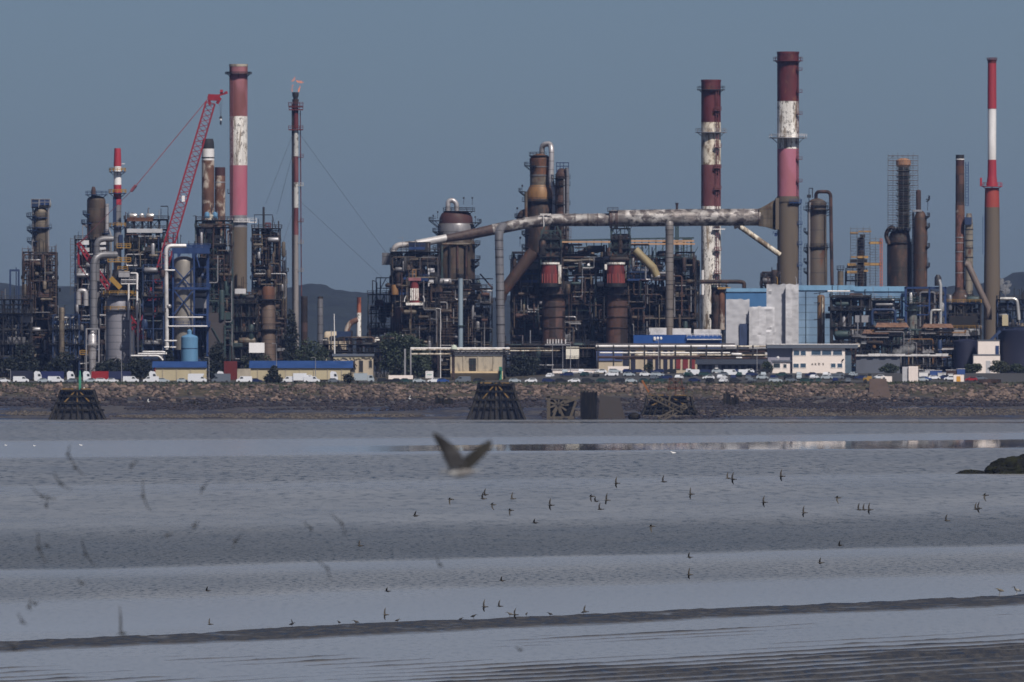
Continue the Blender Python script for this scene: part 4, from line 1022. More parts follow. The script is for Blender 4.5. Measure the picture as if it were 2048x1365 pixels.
# furnace with two chimneys
t = T('furnace_structure', 'dark teal furnace structure carrying the two rusty chimneys and blue fans', 'furnace', 428, 4945)
frame(t, 391, 464, 442, 760, 14, 4, [720, 680, 640, 600, 565, 530, 492, 456], m_green, jut=1, brace=.6, fill=530)
mb = MB(); mb.box(t.x(393), t.x(440), 1, 12, t.z(500), t.z(457)); t.part('furnace_box', mb, m_dark)
mb = MB(); mb.box(t.x(398), t.x(428), .6, 1, t.z(467), t.z(458)); mb.box(t.x(440), t.x(447), .6, 1, t.z(487), t.z(475)); t.part('pale_panel', mb, m_wrapg)
mb = MB(); mb.box(t.x(420), t.x(458), 1.5, 11, t.z(545), t.z(505)); t.part('lower_box', mb, m_darkv)
mb = MB(); mb.box(t.x(420), t.x(452), .8, 3, t.z(562), t.z(550)); t.part('orange_box', mb, m_rustb)
clutter(t, 400, 463, 500, 745, 70, .2, 12, MIX_D + [m_green, m_rust])
for x_ in (414, 430):
    mb = MB(); mb.lathe(t.x(x_), 0, [(.9, t.z(436)), (.95, t.z(430)), (.8, t.z(426)), (.2, t.z(424))], 12); f = t.part('fan_housing', mb, m_tank)
    mb = MB()
    for k in (-1, 0, 1): mb.bar((t.x(x_) + k * .8, 0, t.z(443)), (t.x(x_) + k * .8, 0, t.z(435)), .3)
    t.part('fan_leg', mb, m_tank, f)
pipe(t, 'tan_duct', [(420, 440, -.5), (425, 430, -.5)], .55, m_whitedirty)
t = T('cooler_block', 'dark slatted cooler block behind the left bushes', 'cooler', 430, 4900)
mb = MB(); mb.box(t.x(414), t.x(450), 0, 8, t.z(725), t.z(626)); t.part('casing', mb, P('brown_slats', A(66, 64, 70), .8, var=.2, seams=1.2))
mb = MB(); mb.bar((t.x(424), -.3, t.z(655)), (t.x(449), -.3, t.z(700)), .3); mb.bar((t.x(450), -.3, t.z(650)), (t.x(450), -.3, t.z(720)), .5); mb.bar((t.x(450), -.3, t.z(654)), (t.x(464), -.3, t.z(654)), .5); t.part('teal_brace', mb, m_green)
vessel(t, 438, 449, 580, 640, m_green, name='green_drum', rings=1)
t = T('steel_structure', 'dark open structure at the foot of the tall pink and white chimney', 'steel structure', 484, 4985)
frame(t, 452, 514, 585, 760, 12, 4, [725, 695, 665, 635, 608], m_dark2, jut=.6, brace=.5, fill=620)
clutter(t, 454, 512, 590, 745, 60, 0, 11, MIX_D + [m_green, m_boltwht, m_tan])
mb = MB(); mb.box(t.x(470), t.x(492), -1.5, -.8, t.z(588), t.z(578)); t.part('pale_sheeting', mb, m_wrap)

# column cluster right of the tall chimney
t = T('column_cluster_frame', 'open steel frame bundling thin dark columns beside the tall left chimney', 'steel structure', 540, 4990)
frame(t, 504, 560, 458, 760, 10, 3, [730, 690, 650, 610, 585, 560, 535, 510, 484], m_dark2, jut=.8, brace=.25, w=.34)
frame(t, 505, 572, 545, 760, 12, 4, [720, 680, 640, 600, 570], m_dark, jut=1, y0=1, name='lower_frame', fill=590)
mb = MB()
for x_ in (509, 527, 545): mb.bar((t.x(x_), 1, t.z(458)), (t.x(x_), 1, t.z(431)), .22)
mb.bar((t.x(508), 1, t.z(430)), (t.x(545), 1, t.z(430)), .3); mb.bar((t.x(545), 1, t.z(432)), (t.x(552), 1, t.z(462)), .2); t.part('hoist_gantry', mb, m_dark)
mb = MB(); mb.bar((t.x(553), 1, t.z(515)), (t.x(570), 1, t.z(548)), .3); mb.bar((t.x(505), 0, t.z(505)), (t.x(505), 0, t.z(600)), .4); mb.bar((t.x(505), 0, t.z(515)), (t.x(540), 0, t.z(515)), .35); mb.bar((t.x(505), 0, t.z(538)), (t.x(530), 0, t.z(538)), .35); t.part('blue_bracing', mb, m_bluedk)
clutter(t, 506, 570, 560, 700, 75, 0, 11, MIX_D + [m_tan, m_boltwht, m_dark, m_dark2])
clutter(t, 507, 556, 462, 556, 40, 0, 9, [m_dark, m_dark2, m_dark, m_tan, m_boltwht], .8)
for lab, x0_, x1_, yt, yb, m in (('thin black column with vent at the top of the left cluster', 525, 529.5, 414, 700, m_dark), ('red brown column in the left cluster under a square red box', 527, 541, 462, 700, P('red_brown_lagging', A(80, 56, 54), .7, var=.35, rust=.3)),
                                 ('thin grey column at the left side of the cluster', 510, 519, 455, 720, m_grey), ('short pale column with cap in the left cluster', 545, 553, 485, 600, P('pale_tan_lagging', A(140, 132, 124), .6, var=.3, rust=.3)),
                                 ('very thin rusty pipe column at the right side of the cluster', 556, 558.5, 442, 640, m_rust), ('dark grey column at the rear of the left cluster', 549, 556, 465, 640, m_dark2)):
    c = T('process_column', lab, 'column', (x0_ + x1_) / 2, 4998); vessel(c, x0_, x1_, yt, 765, m, rings=6, n=14)
c = T('relief_box', 'square red steel box on top of the left column cluster', 'steel box', 534, 4994, z=gz(462, 4994))
mb = MB()
for a_, b_ in ((530, 533), (535.5, 537.5), (539.5, 542)): mb.box(c.x(a_), c.x(b_), 0, 2, 0, c.z(447))
for a_, b_ in ((448.5, 446), (455, 452.5), (462, 459)): mb.box(c.x(530.2), c.x(541.8), .1, 1.9, c.z(b_ + 2.5) if False else c.z(a_), c.z(b_) + .1)
c.part('panel', mb, m_maroon2)
c = T('process_column', 'thick tan column with orange band standing below the left column cluster', 'column', 537, 4960)
vessel(c, 522, 551, 600, 765, P('tan_brown_lagging', A(102, 89, 84), .6, .1, var=.3, tint=A(78, 66, 64), scale=.2, seams=2.6), rings=3)
mb = MB(); mb.lathe(0, 0, [(2.25, c.z(600)), (2.25, c.z(578)), (1.6, c.z(573))], 18); c.part('orange_band', mb, m_rustb)
platform(c, 0, 0, c.z(600), 2.5, 4.2, m_deck, m_rail); platform(c, 0, 0, c.z(660), 2.5, 3.8, m_deck, m_rail)

# bits between left and middle units
for lab, x0_, x1_, yt, m in (('plain red brown post stack right of the flare', 602, 615, 594, m_rust), ('plain grey post stack beside the red brown one', 635, 646, 595, m_grey)):
    c = T('post_stack', lab, 'stack', (x0_ + x1_) / 2, 4900); mb = MB(); mb.lathe(0, 0, [((x1_ - x0_) / 2 * c.s * 1.05, 0), ((x1_ - x0_) / 2 * c.s, c.z(yt))], 16); c.part('shell', mb, m)
    mb = MB(); mb.ring(0, 0, c.z(yt) - .3, (x1_ - x0_) / 2 * c.s * .8, (x1_ - x0_) / 2 * c.s * 1.08, .5, 16); c.part('rim', mb, m_dark2)
c = T('white_mast', 'thin white mast standing alone before the wooded hills', 'mast', 670, 4880)
mb = MB(); mb.cyl((0, 0, 0), (-.3, 0, c.z(628)), .26, .12, 8); c.part('pole', mb, m_white_clean)
c = T('vent_stack', 'short rusty and white vent stack with a bent side duct before the hills', 'stack', 718, 4920)
mb = MB(); mb.lathe(0, 0, [(.75, c.z(626)), (.72, c.z(597)), (.9, c.z(595))], 12); c.part('rusty_top', mb, P('flaky_rust_paint', A(150, 92, 76), .75, var=.3, rust=.5, rustcol=(.12, .03, .02)))
mb = MB(); mb.lathe(0, 0, [(.85, 0), (.8, c.z(626))], 12); c.part('white_pipe', mb, m_white)
pipe(c, 'bent_duct', [(716, 640, 0), (700, 646, 0), (692, 664, 0), (700, 690, 0)], 1.0, m_rustw, rad=2)
c = T('shed', 'low pale shed roof seen in the gap before the hills', 'shed', 672, 4940)
mb = MB(); mb.box(c.x(648), c.x(692), 0, 8, 0, c.z(675)); c.part('wall', mb, m_beige)
mb = MB(); mb.drum((c.x(670), 4, c.z(674)), 46 * c.s, 1.9); c.part('roof', mb, m_beige)
t = T('steel_structure', 'low rusty pipework and blue steel in the gap before the hills', 'steel structure', 700, 4900)
frame(t, 640, 800, 690, 760, 10, 8, [725, 705], m_dark2, jut=.5, w=.3); clutter(t, 642, 790, 675, 745, 55, 0, 9, [m_rust, m_dark, m_bluedk, m_dark2, m_rust, m_tan, m_white])

# ================================================================== MIDDLE UNIT
t = T('overhead_duct', 'huge scabby overhead flue duct running from the middle unit to the tallest chimney', 'duct', 1100, 4975)
def dpipe(nm, pts, rs, m, n=22):
    q = [Vector((t.x(a), d, t.z(b))) for a, b, d in pts]; mb = MB(); mb.tube(q, rs, n); return t.part(nm, mb, m)
q = fillet([Vector((t.x(787.5), -6, t.z(640))), Vector((t.x(787.5), -6, t.z(492))), Vector((t.x(835), -6, t.z(488)))], 2.6, 6)
mb = MB(); mb.tube(q, 1.05, 16); t.part('downcomer', mb, P('pale_duct_lagging', A(172, 168, 168), .5, .3, var=.3, rust=.3, rustcol=(.14, .10, .06), streak=1))
dpipe('white_run', [(833, 488.5, -6), (893, 477, -4)], [1.35, 1.4], P('pale_run_lagging', A(176, 174, 176), .5, .2, var=.3, streak=1))
dpipe('dark_run', [(888, 478.5, -4.2), (938, 470, -3), (1000, 457, -2)], [1.25, 1.75, 1.9], m_ductd)
dpipe('rising_run', [(985, 460, -2.2), (1050, 447, -1), (1092, 440.5, 0)], [1.95, 2.0, 2.1], m_duct)
dpipe('middle_run', [(1088, 441, 0), (1128, 440.5, 0), (1224, 440, 0)], [2.15, 2.2, 2.25], m_duct)
dpipe('fat_run', [(1220, 438.5, 0), (1225, 437.5, 0), (1370, 435.5, 2), (1519, 434.5, 6)], [2.3, 2.95, 3.0, 3.0], m_duct)
mb = MB(); a = [(1518, 418, 452), (1533, 410, 454), (1553, 398, 460)]
sec = []
for px, ya, yb in a:
    w_ = 2.9 if px == 1518 else 3.3; yc = 6 + (px - 1518) * .25
    sec.append([(t.x(px), yc - w_, t.z(yb)), (t.x(px), yc + w_, t.z(yb)), (t.x(px), yc + w_, t.z(ya)), (t.x(px), yc - w_, t.z(ya))])
vs = [v for s_ in sec for v in s_]; fs = [(k * 4 + i, k * 4 + (i + 1) % 4, k * 4 + 4 + (i + 1) % 4, k * 4 + 4 + i) for k in range(2) for i in range(4)] + [(0, 1, 2, 3), (11, 10, 9, 8)]
mb.add(vs, fs); t.part('flared_breeching', mb, m_tan, smooth=False)
mb = MB(); mb.box(t.x(1552), t.x(1559), 8, 20, t.z(459), t.z(396)); t.part('breeching_flange', mb, m_brown)
for px, r_ in ((1128, 2.35), (1150, 2.4), (1176, 2.35), (1195, 2.4), (1270, 3.12), (1310, 3.1), (1368, 3.1), (1403, 3.15), (1432, 3.1), (1452, 3.12), (1488, 3.14), (1518, 3.2)):
    yy = 440 if px < 1220 else 436.5 - (px - 1220) / 150; dd = 0 if px < 1220 else (px - 1225) / 294 * 6
    mb = MB(); mb.tube([(t.x(px) - .12, dd, t.z(yy)), (t.x(px) + .12, dd, t.z(yy))], r_, 22); t.part('stiffener_ring', mb, m_ductd)
for px, w_ in ((1222, 3), (1233, 3)):
    mb = MB(); mb.tube([(t.x(px) - .5, 0, t.z(439)), (t.x(px) + .5, 0, t.z(439))], 3.1, 18); t.part('expansion_joint', mb, m_ductd)
mb = MB(); mb.box(t.x(1080), t.x(1102), -2.6, -2.2, t.z(430), t.z(428)); mb.bar((t.x(1087), -2.4, t.z(430)), (t.x(1088), -2.4, t.z(458)), .28); t.part('white_walkway', mb, m_white_clean)
mb = MB(); mb.box(t.x(1215), t.x(1236), -2.5, 2.5, t.z(424), t.z(422)); mb.rail_rect(t.x(1215), t.x(1236), -2.5, 2.5, t.z(422), 1.1, 1.5, .12); t.part('walkway', mb, m_dark2)
mb = MB(); mb.cyl((t.x(1354), 2, t.z(422)), (t.x(1354), 2, t.z(408)), .42, .42, 8); mb.lathe(t.x(1354), 2, [(.5, t.z(409)), (.62, t.z(406))], 8); t.part('vent_pipe', mb, m_rust)
for nm, px, w_, yt, m, lab in (('standpipe', 998.5, 17, 456, m_grey, 'left'), ('standpipe', 1339, 16, 442, P('brownish_grey_lagging', A(126, 122, 122), .5, .25, var=.25, seams=3.2, tint=A(110, 96, 84), scale=.12), 'right')):
    c = T(nm, 'thick grey standpipe dropping from the overhead duct ' + ('near the middle columns' if lab == 'left' else 'right of the second red hood'), 'pipe', px, 4955)
    mb = MB(); r_ = w_ / 2 * c.s
    if lab == 'left': mb.tube(fillet([Vector((c.x(1008), 5, c.z(450))), Vector((c.x(998.5), 0, c.z(464))), Vector((c.x(1000), 0, c.z(500))), Vector((c.x(1002), 0, 0))], 1.5, 4), [r_ * .95] * 12 + [r_, r_ * 1.05], 18) if False else mb.tube([(c.x(1006), 8, c.z(452)), (c.x(1001), 3, c.z(458)), (c.x(998), 0, c.z(468)), (c.x(998), 0, c.z(480)), (c.x(1000), 0, c.z(580)), (c.x(1003), 0, 0)], [r_, r_, r_, r_, r_, r_ * 1.02], 18)
    else: mb.lathe(0, 0, [(r_ * 1.0, 0), (r_, c.z(520)), (r_ * 1.0, c.z(462)), (r_ * 1.06, c.z(461)), (r_ * .98, c.z(447)), (r_ * .75, c.z(443))], 18)
    c.part('pipe', mb, m)
    for y in ((482, 500, 516, 550, 582, 612, 650) if lab == 'left' else (461, 516, 570, 620)):
        mb = MB(); xo = 0 if lab != 'left' else (c.x(998) + (y - 480) * (c.x(1003) - c.x(998)) / 285); mb.ring(xo, 0, c.z(y), r_ * .98, r_ * 1.06, .22, 18); c.part('flange', mb, m_dark2)
c = T('brace_pipe', 'rust-streaked inclined pipe leaning from the duct down to the tallest chimney', 'pipe', 1515, 5010)
mb = MB(); mb.cyl((c.x(1472), 0, c.z(448)), (c.x(1560), 2, c.z(510)), .95, .95, 14); c.part('pipe', mb, m_whitedirty)
mb = MB(); mb.bar((c.x(1472), -.2, c.z(446)), (c.x(1475), -.2, c.z(457)), 2.2); c.part('clevis', mb, m_dark2)

# regenerator left (dark dome with hook pipe)
t = T('reactor_column', 'wide sooty reactor with maroon dome and bent pipe on its top platform', 'column', 912, 5005)
mb = MB(); R_ = [(38, 700), (38, 575), (38, 485), (36, 482), (36, 450), (33.5, 447), (33, 436), (29, 428), (22, 423)]
mb.lathe(0, 0, [(w_ * t.s, t.z(y)) for w_, y in R_[:5]], 26); t.part('shell', mb, m_brownv)
mb = MB(); mb.lathe(0, 0, [(w_ * t.s, t.z(y)) for w_, y in ((36.5, 470), (36.5, 451), (34, 447))], 26); t.part('grey_band', mb, m_grey)
mb = MB(); mb.lathe(0, 0, [(w_ * t.s, t.z(y)) for w_, y in ((34, 447), (33, 436), (29, 428), (22, 422))], 26); t.part('maroon_dome', mb, m_maroonv)
platform(t, t.x(918), 0, t.z(424), .8, 5.6, m_dark, m_dark, w=.16)
q = [Vector((t.x(896), 0, t.z(424))), Vector((t.x(896), 0, t.z(403))), Vector((t.x(905), 0, t.z(400))), Vector((t.x(913), 0, t.z(407))), Vector((t.x(914), 0, t.z(424)))]
mb = MB(); mb.tube(fillet(q, 1.5, 5), .85, 12); t.part('overhead_pipe', mb, m_greylt)
for y, a0_, a1_, e in ((447, -.7, .5, 14), (443, 2.6, 3.9, 18), (490, -.6, .8, 12), (520, -.7, .6, 12), (532, -.7, .6, 10), (560, -.8, .8, 10), (465, 2.6, 4.0, 10), (500, 2.4, 4.1, 10)):
    platform(t, 0, 0, t.z(y), 37 * t.s, (37 + e) * t.s, m_dark, m_dark, a0_, a1_, 8)
pipe(t, 'looped_line', [(885, 489, -7), (942, 489, -7), (945, 480, -7), (940, 477, -7)], .42, m_tan, rad=1.2)
for x_, m in ((884, m_green), (915, m_rust), (933, m_rust), (900, m_dark2)): pipe(t, 'riser_pipe', [(x_, 492, -6.8), (x_, 690, -6.8)], rnd(.3, .6), m)
mb = MB()
for x_, y in ((866, 437), (875, 430), (950, 440), (927, 402), (944, 402)): mb.bar((t.x(x_), 0, t.z(y + 8)), (t.x(x_) + .15, 0, t.z(y - 4)), .14); mb.box(t.x(x_) - .2, t.x(x_) + .35, -.2, .2, t.z(y - 4), t.z(y - 7))
t.part('floodlight_mast', mb, m_dark)
t = T('steel_structure', 'dark lattice structure right of the wide sooty reactor', 'steel structure', 960, 4985)
frame(t, 872, 984, 578, 760, 14, 6, [725, 695, 665, 635, 605], m_dark2, jut=.5, brace=.5, fill=600); clutter(t, 874, 982, 560, 745, 105, -.5, 12, MIX_D + [m_green, m_dark, m_rust, m_boltwht])
mb = MB(); mb.bar((t.x(960), 2, t.z(548)), (t.x(986), 2, t.z(578)), .5); mb.bar((t.x(950), 2, t.z(558)), (t.x(986), 2, t.z(558)), .35); t.part('jib', mb, m_rust)
scaffold(t, 860, 945, 590, 690, 3, m_scafbrown, y0=-4.5, step=2.4)

# structure in front of it
t = T('steel_structure', 'dark burner structure with blue platforms left of the wide sooty reactor', 'steel structure', 828, 4950)
frame(t, 782, 878, 505, 760, 14, 5, [728, 698, 668, 640, 612, 585, 560, 532], m_dark, jut=.8, brace=.5, fill=545)
clutter(t, 784, 876, 508, 745, 130, 0, 13, MIX_D + [m_dark, m_darkv, m_dark2, m_rust], 1.3)
for x0_, x1_, ya, yb, m in ((783, 818, 590, 584, m_blue), (800, 826, 560, 555, m_blue), (838, 858, 563, 556, m_blue), (818, 850, 500, 494, m_blue)):
    mb = MB(); mb.box(t.x(x0_), t.x(x1_), -2.5, -.4, t.z(ya), t.z(yb)); d = t.part('blue_platform', mb, m); mb = MB(); mb.rail_rect(t.x(x0_), t.x(x1_), -2.5, -.5, t.z(yb), 1.2, 1.5, .15); t.part('railing', mb, m, d)
mb = MB(); mb.box(t.x(856), t.x(869), -.8, -.4, t.z(573), t.z(537)); t.part('white_sheet', mb, m_wrap)
mb = MB(); mb.box(t.x(806), t.x(822), -1.2, 2, t.z(532), t.z(513)); mb.box(t.x(845), t.x(870), -1.2, 2, t.z(530), t.z(512)); t.part('dark_box', mb, m_dark2)
pipe(t, 'elbow_duct', [(800, 565, -2), (797, 545, -2), (812, 535, -2), (822, 540, -2)], 1.5, m_darkv, rad=2.5, n=12)
pipe(t, 'dark_duct', [(793, 690, -3), (793, 640, -3), (800, 615, -3)], 1.4, m_darkv, rad=2.5, n=12)
mb = MB(); mb.lathe(t.x(790), -4, [(1.25, t.z(590)), (1.25, t.z(574)), (1.0, t.z(570))], 14); t.part('orange_joint', mb, m_orange)
mb = MB(); mb.ellip((t.x(776), -3, t.z(571)), 1.0, .9, .8); mb.ellip((t.x(797), -4.6, t.z(572)), 1.2, 1, .9); t.part('valve_head', mb, m_darkv)
for a_, b_, ya, yb, Y_, w_, mm in ((785, 876, 515, 740, 4947, 'around the red and white burner', [m_rust, m_darkv, m_brownv, m_dark2, m_tan, m_grey, m_dark2]), (872, 984, 580, 740, 4981, 'right of the wide sooty reactor foot', [m_rust, m_darkv, m_brownv, m_dark2, m_boltwht, m_tan]),
        (252, 334, 470, 740, 4996, 'on the tall structure left of the crane boom', [m_dark2, m_darkv, m_grey, m_boltwht, m_bluedk, m_rust, m_tan]), (46, 112, 510, 740, 4986, 'on the scaffold-clad structure at far left', [m_brownv, m_darkv, m_tan, m_dark2, m_boltwht, m_rust]),
        (506, 572, 470, 720, 4986, 'on the left column cluster', [m_tan, m_darkv, m_rust, m_dark2, m_boltwht, m_brownv]), (392, 464, 450, 740, 4942, 'on the teal furnace structure', [m_green, m_darkv, m_rust, m_dark2, m_boltwht, m_brownv]), (150, 216, 500, 740, 4982, 'on the dark structure behind the red crane mast', [m_rust, m_darkv, m_bluedk, m_dark2, m_boltwht, m_grey])):
    c = T('pipe_bank', 'small pipes and drums bolted ' + w_, 'pipework', (a_ + b_) / 2, Y_); clutter(c, a_, b_, ya, yb, 90, -1.2, 1.6, mm, .72)
c = T('burner_stack', 'red and white striped burner housing on the dark middle structure', 'burner', 829, 4935)
mb = MB(); mb.lathe(0, 0, [(10 * c.s, c.z(606)), (9 * c.s, c.z(575)), (8.5 * c.s, c.z(556))], 16); b_ = c.part('body', mb, m_redhood)
for k in range(5):
    a = -pi / 2 + (k - 2) * .42; mb = MB(); mb.bar((9.7 * c.s * cos(a), 9.7 * c.s * sin(a), c.z(601)), (9.2 * c.s * cos(a), 9.2 * c.s * sin(a), c.z(577)), .42); c.part('white_stripe', mb, m_white)
mb = MB(); mb.box(c.x(817), c.x(842), -1.9, 1.9, c.z(562), c.z(556)); c.part('top_collar', mb, m_pinkdirty)
mb = MB(); mb.box(c.x(812), c.x(846), -2.2, 2.2, c.z(611), c.z(606)); c.part('white_skirt', mb, m_white)
mb = MB()
for x_ in (825.5, 832): mb.bar((c.x(x_), 0, c.z(556)), (c.x(x_), 0, c.z(540)), .35)
mb.bar((c.x(825), 0, c.z(540)), (c.x(832), 0, c.z(540)), .4); mb.bar((c.x(825), 0, c.z(548)), (c.x(832), 0, c.z(548)), .3); c.part('lifting_frame', mb, m_orange)
for sgn in (-1, 1):
    mb = MB(); mb.tube([(sgn * 2.9, -1, c.z(592)), (sgn * 3.4, -1, c.z(598)), (sgn * 3.5, -1, c.z(604))], .14, 6); c.part('bent_rail', mb, m_white_clean)
t = T('steel_structure', 'open teal steel frame with scaffold left of the burner structure', 'steel structure', 765, 4965)
frame(t, 736, 784, 590, 760, 9, 3, [720, 690, 660, 628], m_green, jut=.3, brace=.5, w=.36); scaffold(t, 737, 783, 612, 690, 4, m_scaf, y0=-2.4)
clutter(t, 738, 784, 600, 740, 30, 0, 8, [m_green, m_dark, m_rust, m_dark2]); mb = MB()
for x_ in (752, 761, 780): mb.bar((t.x(x_), 2, t.z(590)), (t.x(x_), 2, t.z(556)), .3)
mb.bar((t.x(752), 2, t.z(556)), (t.x(784), 2, t.z(556)), .35); mb.bar((t.x(761), 2, t.z(577)), (t.x(772), 2, t.z(557)), .3); mb.bar((t.x(752), 2, t.z(577)), (t.x(784), 2, t.z(577)), .3); t.part('upper_frame', mb, m_green)

# tall regenerator
t = T('reactor_column', 'tall stepped reactor with orange shoulder and big looping overhead pipe', 'column', 1080, 5010)
def ring_part(nm, prof, m, n=26, cx=0): mb = MB(); mb.lathe(cx, 0, [(w_ * t.s, t.z(y)) for w_, y in prof], n); return t.part(nm, mb, m)
ring_part('top_shell', ((20, 349), (20.5, 335), (21, 318), (15, 311), (6, 308)), P('rusty_head_lagging', A(78, 60, 54), .65, var=.4, rust=.5, rustcol=(.15, .06, .03)))
ring_part('neck_shell', ((20, 384), (20, 378), (20, 349)), m_tan)
ring_part('orange_shoulder', ((28, 398), (27.5, 386), (22, 375), (20, 371)), m_orange)
ring_part('shell', ((30, 765), (30, 560), (30, 402), (28, 398)), m_darkv)
for y in (335, 352, 375): mb = MB(); mb.ring(0, 0, t.z(y), 20 * t.s, 21.4 * t.s, .35, 26); t.part('stiffener_ring', mb, m_grey)
platform(t, 0, 0, t.z(313), 1, 22 * t.s, m_dark, m_dark, a0=1.2, a1=5.4); platform(t, 0, 0, t.z(333), 20 * t.s, 32 * t.s, m_dark, m_dark, 2.5, 4.4, 8); platform(t, 0, 0, t.z(404), 28 * t.s, 36 * t.s, m_dark, m_dark, w=.14)
for y, a0_, a1_, e in ((385, 2.7, 3.7, 14), (436, 2.6, 4.0, 22), (497, 2.6, 3.9, 8), (470, 2.6, 3.9, 8), (437, -.5, .6, 10)): platform(t, 0, 0, t.z(y), 29 * t.s, (29 + e) * t.s, m_dark, m_dark, a0_, a1_, 8)
q = [(1084, 312, 0), (1084, 290, -1), (1101, 288, -2.5), (1103, 300, -4), (1102, 365, -4.8), (1110, 385, -5.4), (1109, 440, -5.6)]
pipe(t, 'overhead_pipe', q, .95, m_greylt, rad=2.6, n=16)
pipe(t, 'riser_pipe', [(1052, 384, -5), (1052, 440, -5)], .55, m_tan); pipe(t, 'elbow_duct', [(1040, 440, -3), (1042, 428, -3), (1056, 424, -3)], 1.2, m_darkv, rad=1.6)
mb = MB()
for x_, y in ((1034, 421), (1044, 376), (1040, 480), (1030, 520)): mb.bar((t.x(x_), 0, t.z(y + 14)), (t.x(x_), 0, t.z(y - 3)), .14); mb.box(t.x(x_) - .2, t.x(x_) + .4, -.2, .2, t.z(y - 2), t.z(y - 6))
t.part('floodlight_mast', mb, m_dark)
t = T('stripper_column', 'slim stripper column with blue top frame against the tall stepped reactor', 'column', 1124, 5002)
ring_part = lambda nm, prof, m, n=20, cx=0: (lambda mb: (mb.lathe(cx, 0, [(w_ * t.s, t.z(y)) for w_, y in prof], n), t.part(nm, mb, m))[1])(MB())
ring_part('shell', ((13, 765), (13, 350), (9, 340), (3, 337)), m_rust); ring_part('middle_band', ((13.5, 390), (13.5, 360)), m_darkv)
mb = MB()
for a_ in (1113, 1120, 1127, 1137): mb.bar((t.x(a_), -1, t.z(345)), (t.x(a_), -1, t.z(325)), .26)
for y in (326, 333, 343): mb.bar((t.x(1113), -1, t.z(y)), (t.x(1137), -1, t.z(y)), .3)
t.part('top_frame', mb, m_bluedk)
pipe(t, 'riser_pipe', [(1133, 336, -2.4), (1135, 350, -2.4), (1135, 480, -2.4)], .6, m_grey, rad=1); pipe(t, 'riser_pipe', [(1128, 358, -2.4), (1129, 470, -2.4)], .25, m_boltwht)
scaffold(t, 1124, 1142, 452, 530, 3, m_scafbrown, y0=-4, step=1.6)
for y in (358, 372, 410): platform(t, 0, 0, t.z(y), 13 * t.s, 17 * t.s, m_dark, m_dark, n=10)

# large cracker structure
t = T('cracker_structure', 'broad dark steel structure filling the middle below the overhead duct', 'steel structure', 1205, 4985)
frame(t, 1022, 1392, 520, 760, 20, 14, [730, 700, 670, 640, 610, 582, 552], m_dark, jut=.6, brace=.45, w=.5, fill=560)
for a_, b_, w_ in ((1024, 1078, 'left of the left red hood'), (1076, 1126, 'behind and under the left red hood'), (1124, 1208, 'between the two red hoods'), (1206, 1258, 'behind and under the right red hood'), (1256, 1390, 'right of the right red hood')):
    c = T('pipe_bank', 'tangle of dark rusty pipes and drums ' + w_, 'pipework', (a_ + b_) / 2, 4983)
    n_ = 120 if b_ - a_ > 70 else 75
    clutter(c, a_, b_, 505, 745, n_ * 6 // 10, 1, 18, MIX_D + [m_darkv, m_dark2, m_rust, m_darkv], 1.5)
    clutter(c, a_, b_, 515, 735, n_ * 6 // 10, -1.8, 1, [m_rust, m_rust, m_dark2, m_darkv, m_brownv, m_brownv, m_tan, m_green, m_boltwht, m_darkv, m_grey], .75)
    if a_ > 1100: clutter(c, a_, b_, 490, 560, 16, 0, 14, [m_dark, m_dark2, m_green, m_rust, m_darkv, m_tan], 1.1)
for x0_, x1_, ya, yb, m in ((1030, 1075, 566, 560, m_blue), (1038, 1076, 550, 546, m_bluedk), (1255, 1298, 562, 558, m_blue), (1258, 1295, 546, 543, m_bluedk)):
    mb = MB(); mb.box(t.x(x0_), t.x(x1_), -3.5, -.5, t.z(ya), t.z(yb)); d = t.part('blue_platform', mb, m); mb = MB(); mb.rail_rect(t.x(x0_), t.x(x1_), -3.5, -.5, t.z(yb), 1.2, 1.5, .15); t.part('railing', mb, m_bluedk, d)
mb = MB(); mb.box(t.x(1030), t.x(1068), -1.2, -.6, t.z(603), t.z(601)); mb.box(t.x(1145), t.x(1200), -1.2, -.6, t.z(558), t.z(555.5)); t.part('tan_beam', mb, m_tan)
pipe(t, 'tan_header', [(1115, 522, -1.5), (1150, 524, -1.5), (1175, 521, -1.5), (1212, 521, -1.5)], .85, m_tan, rad=2, n=12)
for x_ in (1148, 1165, 1185): pipe(t, 'rusty_leg', [(x_, 556, -1.5), (x_ + rnd(-4, 4), 600, -1.5)], .5, m_rust)
mb = MB(); mb.ellip((t.x(1177), -2, t.z(531)), .6, .5, .65); t.part('white_valve', mb, m_white_clean)
c = T('crane_gantry', 'teal overhead crane gantry with tan beams above the middle structure', 'gantry', 1255, 4995)
mb = MB()
for x_ in list(range(1128, 1220, 15)) + list(range(1256, 1386, 14)):
    for y in (0, 8): mb.bar((c.x(x_), y, c.z(540)), (c.x(x_), y, c.z(479)), .3)
    if random.random() < .5: mb.bar((c.x(x_), 0, c.z(520)), (c.x(x_ + 14), 0, c.z(494)), .2)
for y in (0, 8):
    mb.bar((c.x(1122), y, c.z(481)), (c.x(1222), y, c.z(479)), .4); mb.bar((c.x(1253), y, c.z(478)), (c.x(1388), y, c.z(476)), .4)
c.part('gantry_frame', mb, m_green)
for x0_, x1_, y in ((1122, 1224, 484), (1253, 1388, 482), (1262, 1390, 488)): mb = MB(); mb.box(c.x(x0_), c.x(x1_), -.6, -.2, c.z(y + 2), c.z(y - 1.3)); c.part('tan_beam', mb, P('tan_beam_paint', A(172, 138, 110), .7, var=.3))
c = T('derrick_frame', 'tall teal portal frame with fine rigging at the right end of the middle structure', 'steel frame', 1375, 5000)
mb = MB()
for x_ in (1366, 1374, 1383): mb.bar((c.x(x_), 0, c.z(545)), (c.x(x_), 0, c.z(478)), .28)
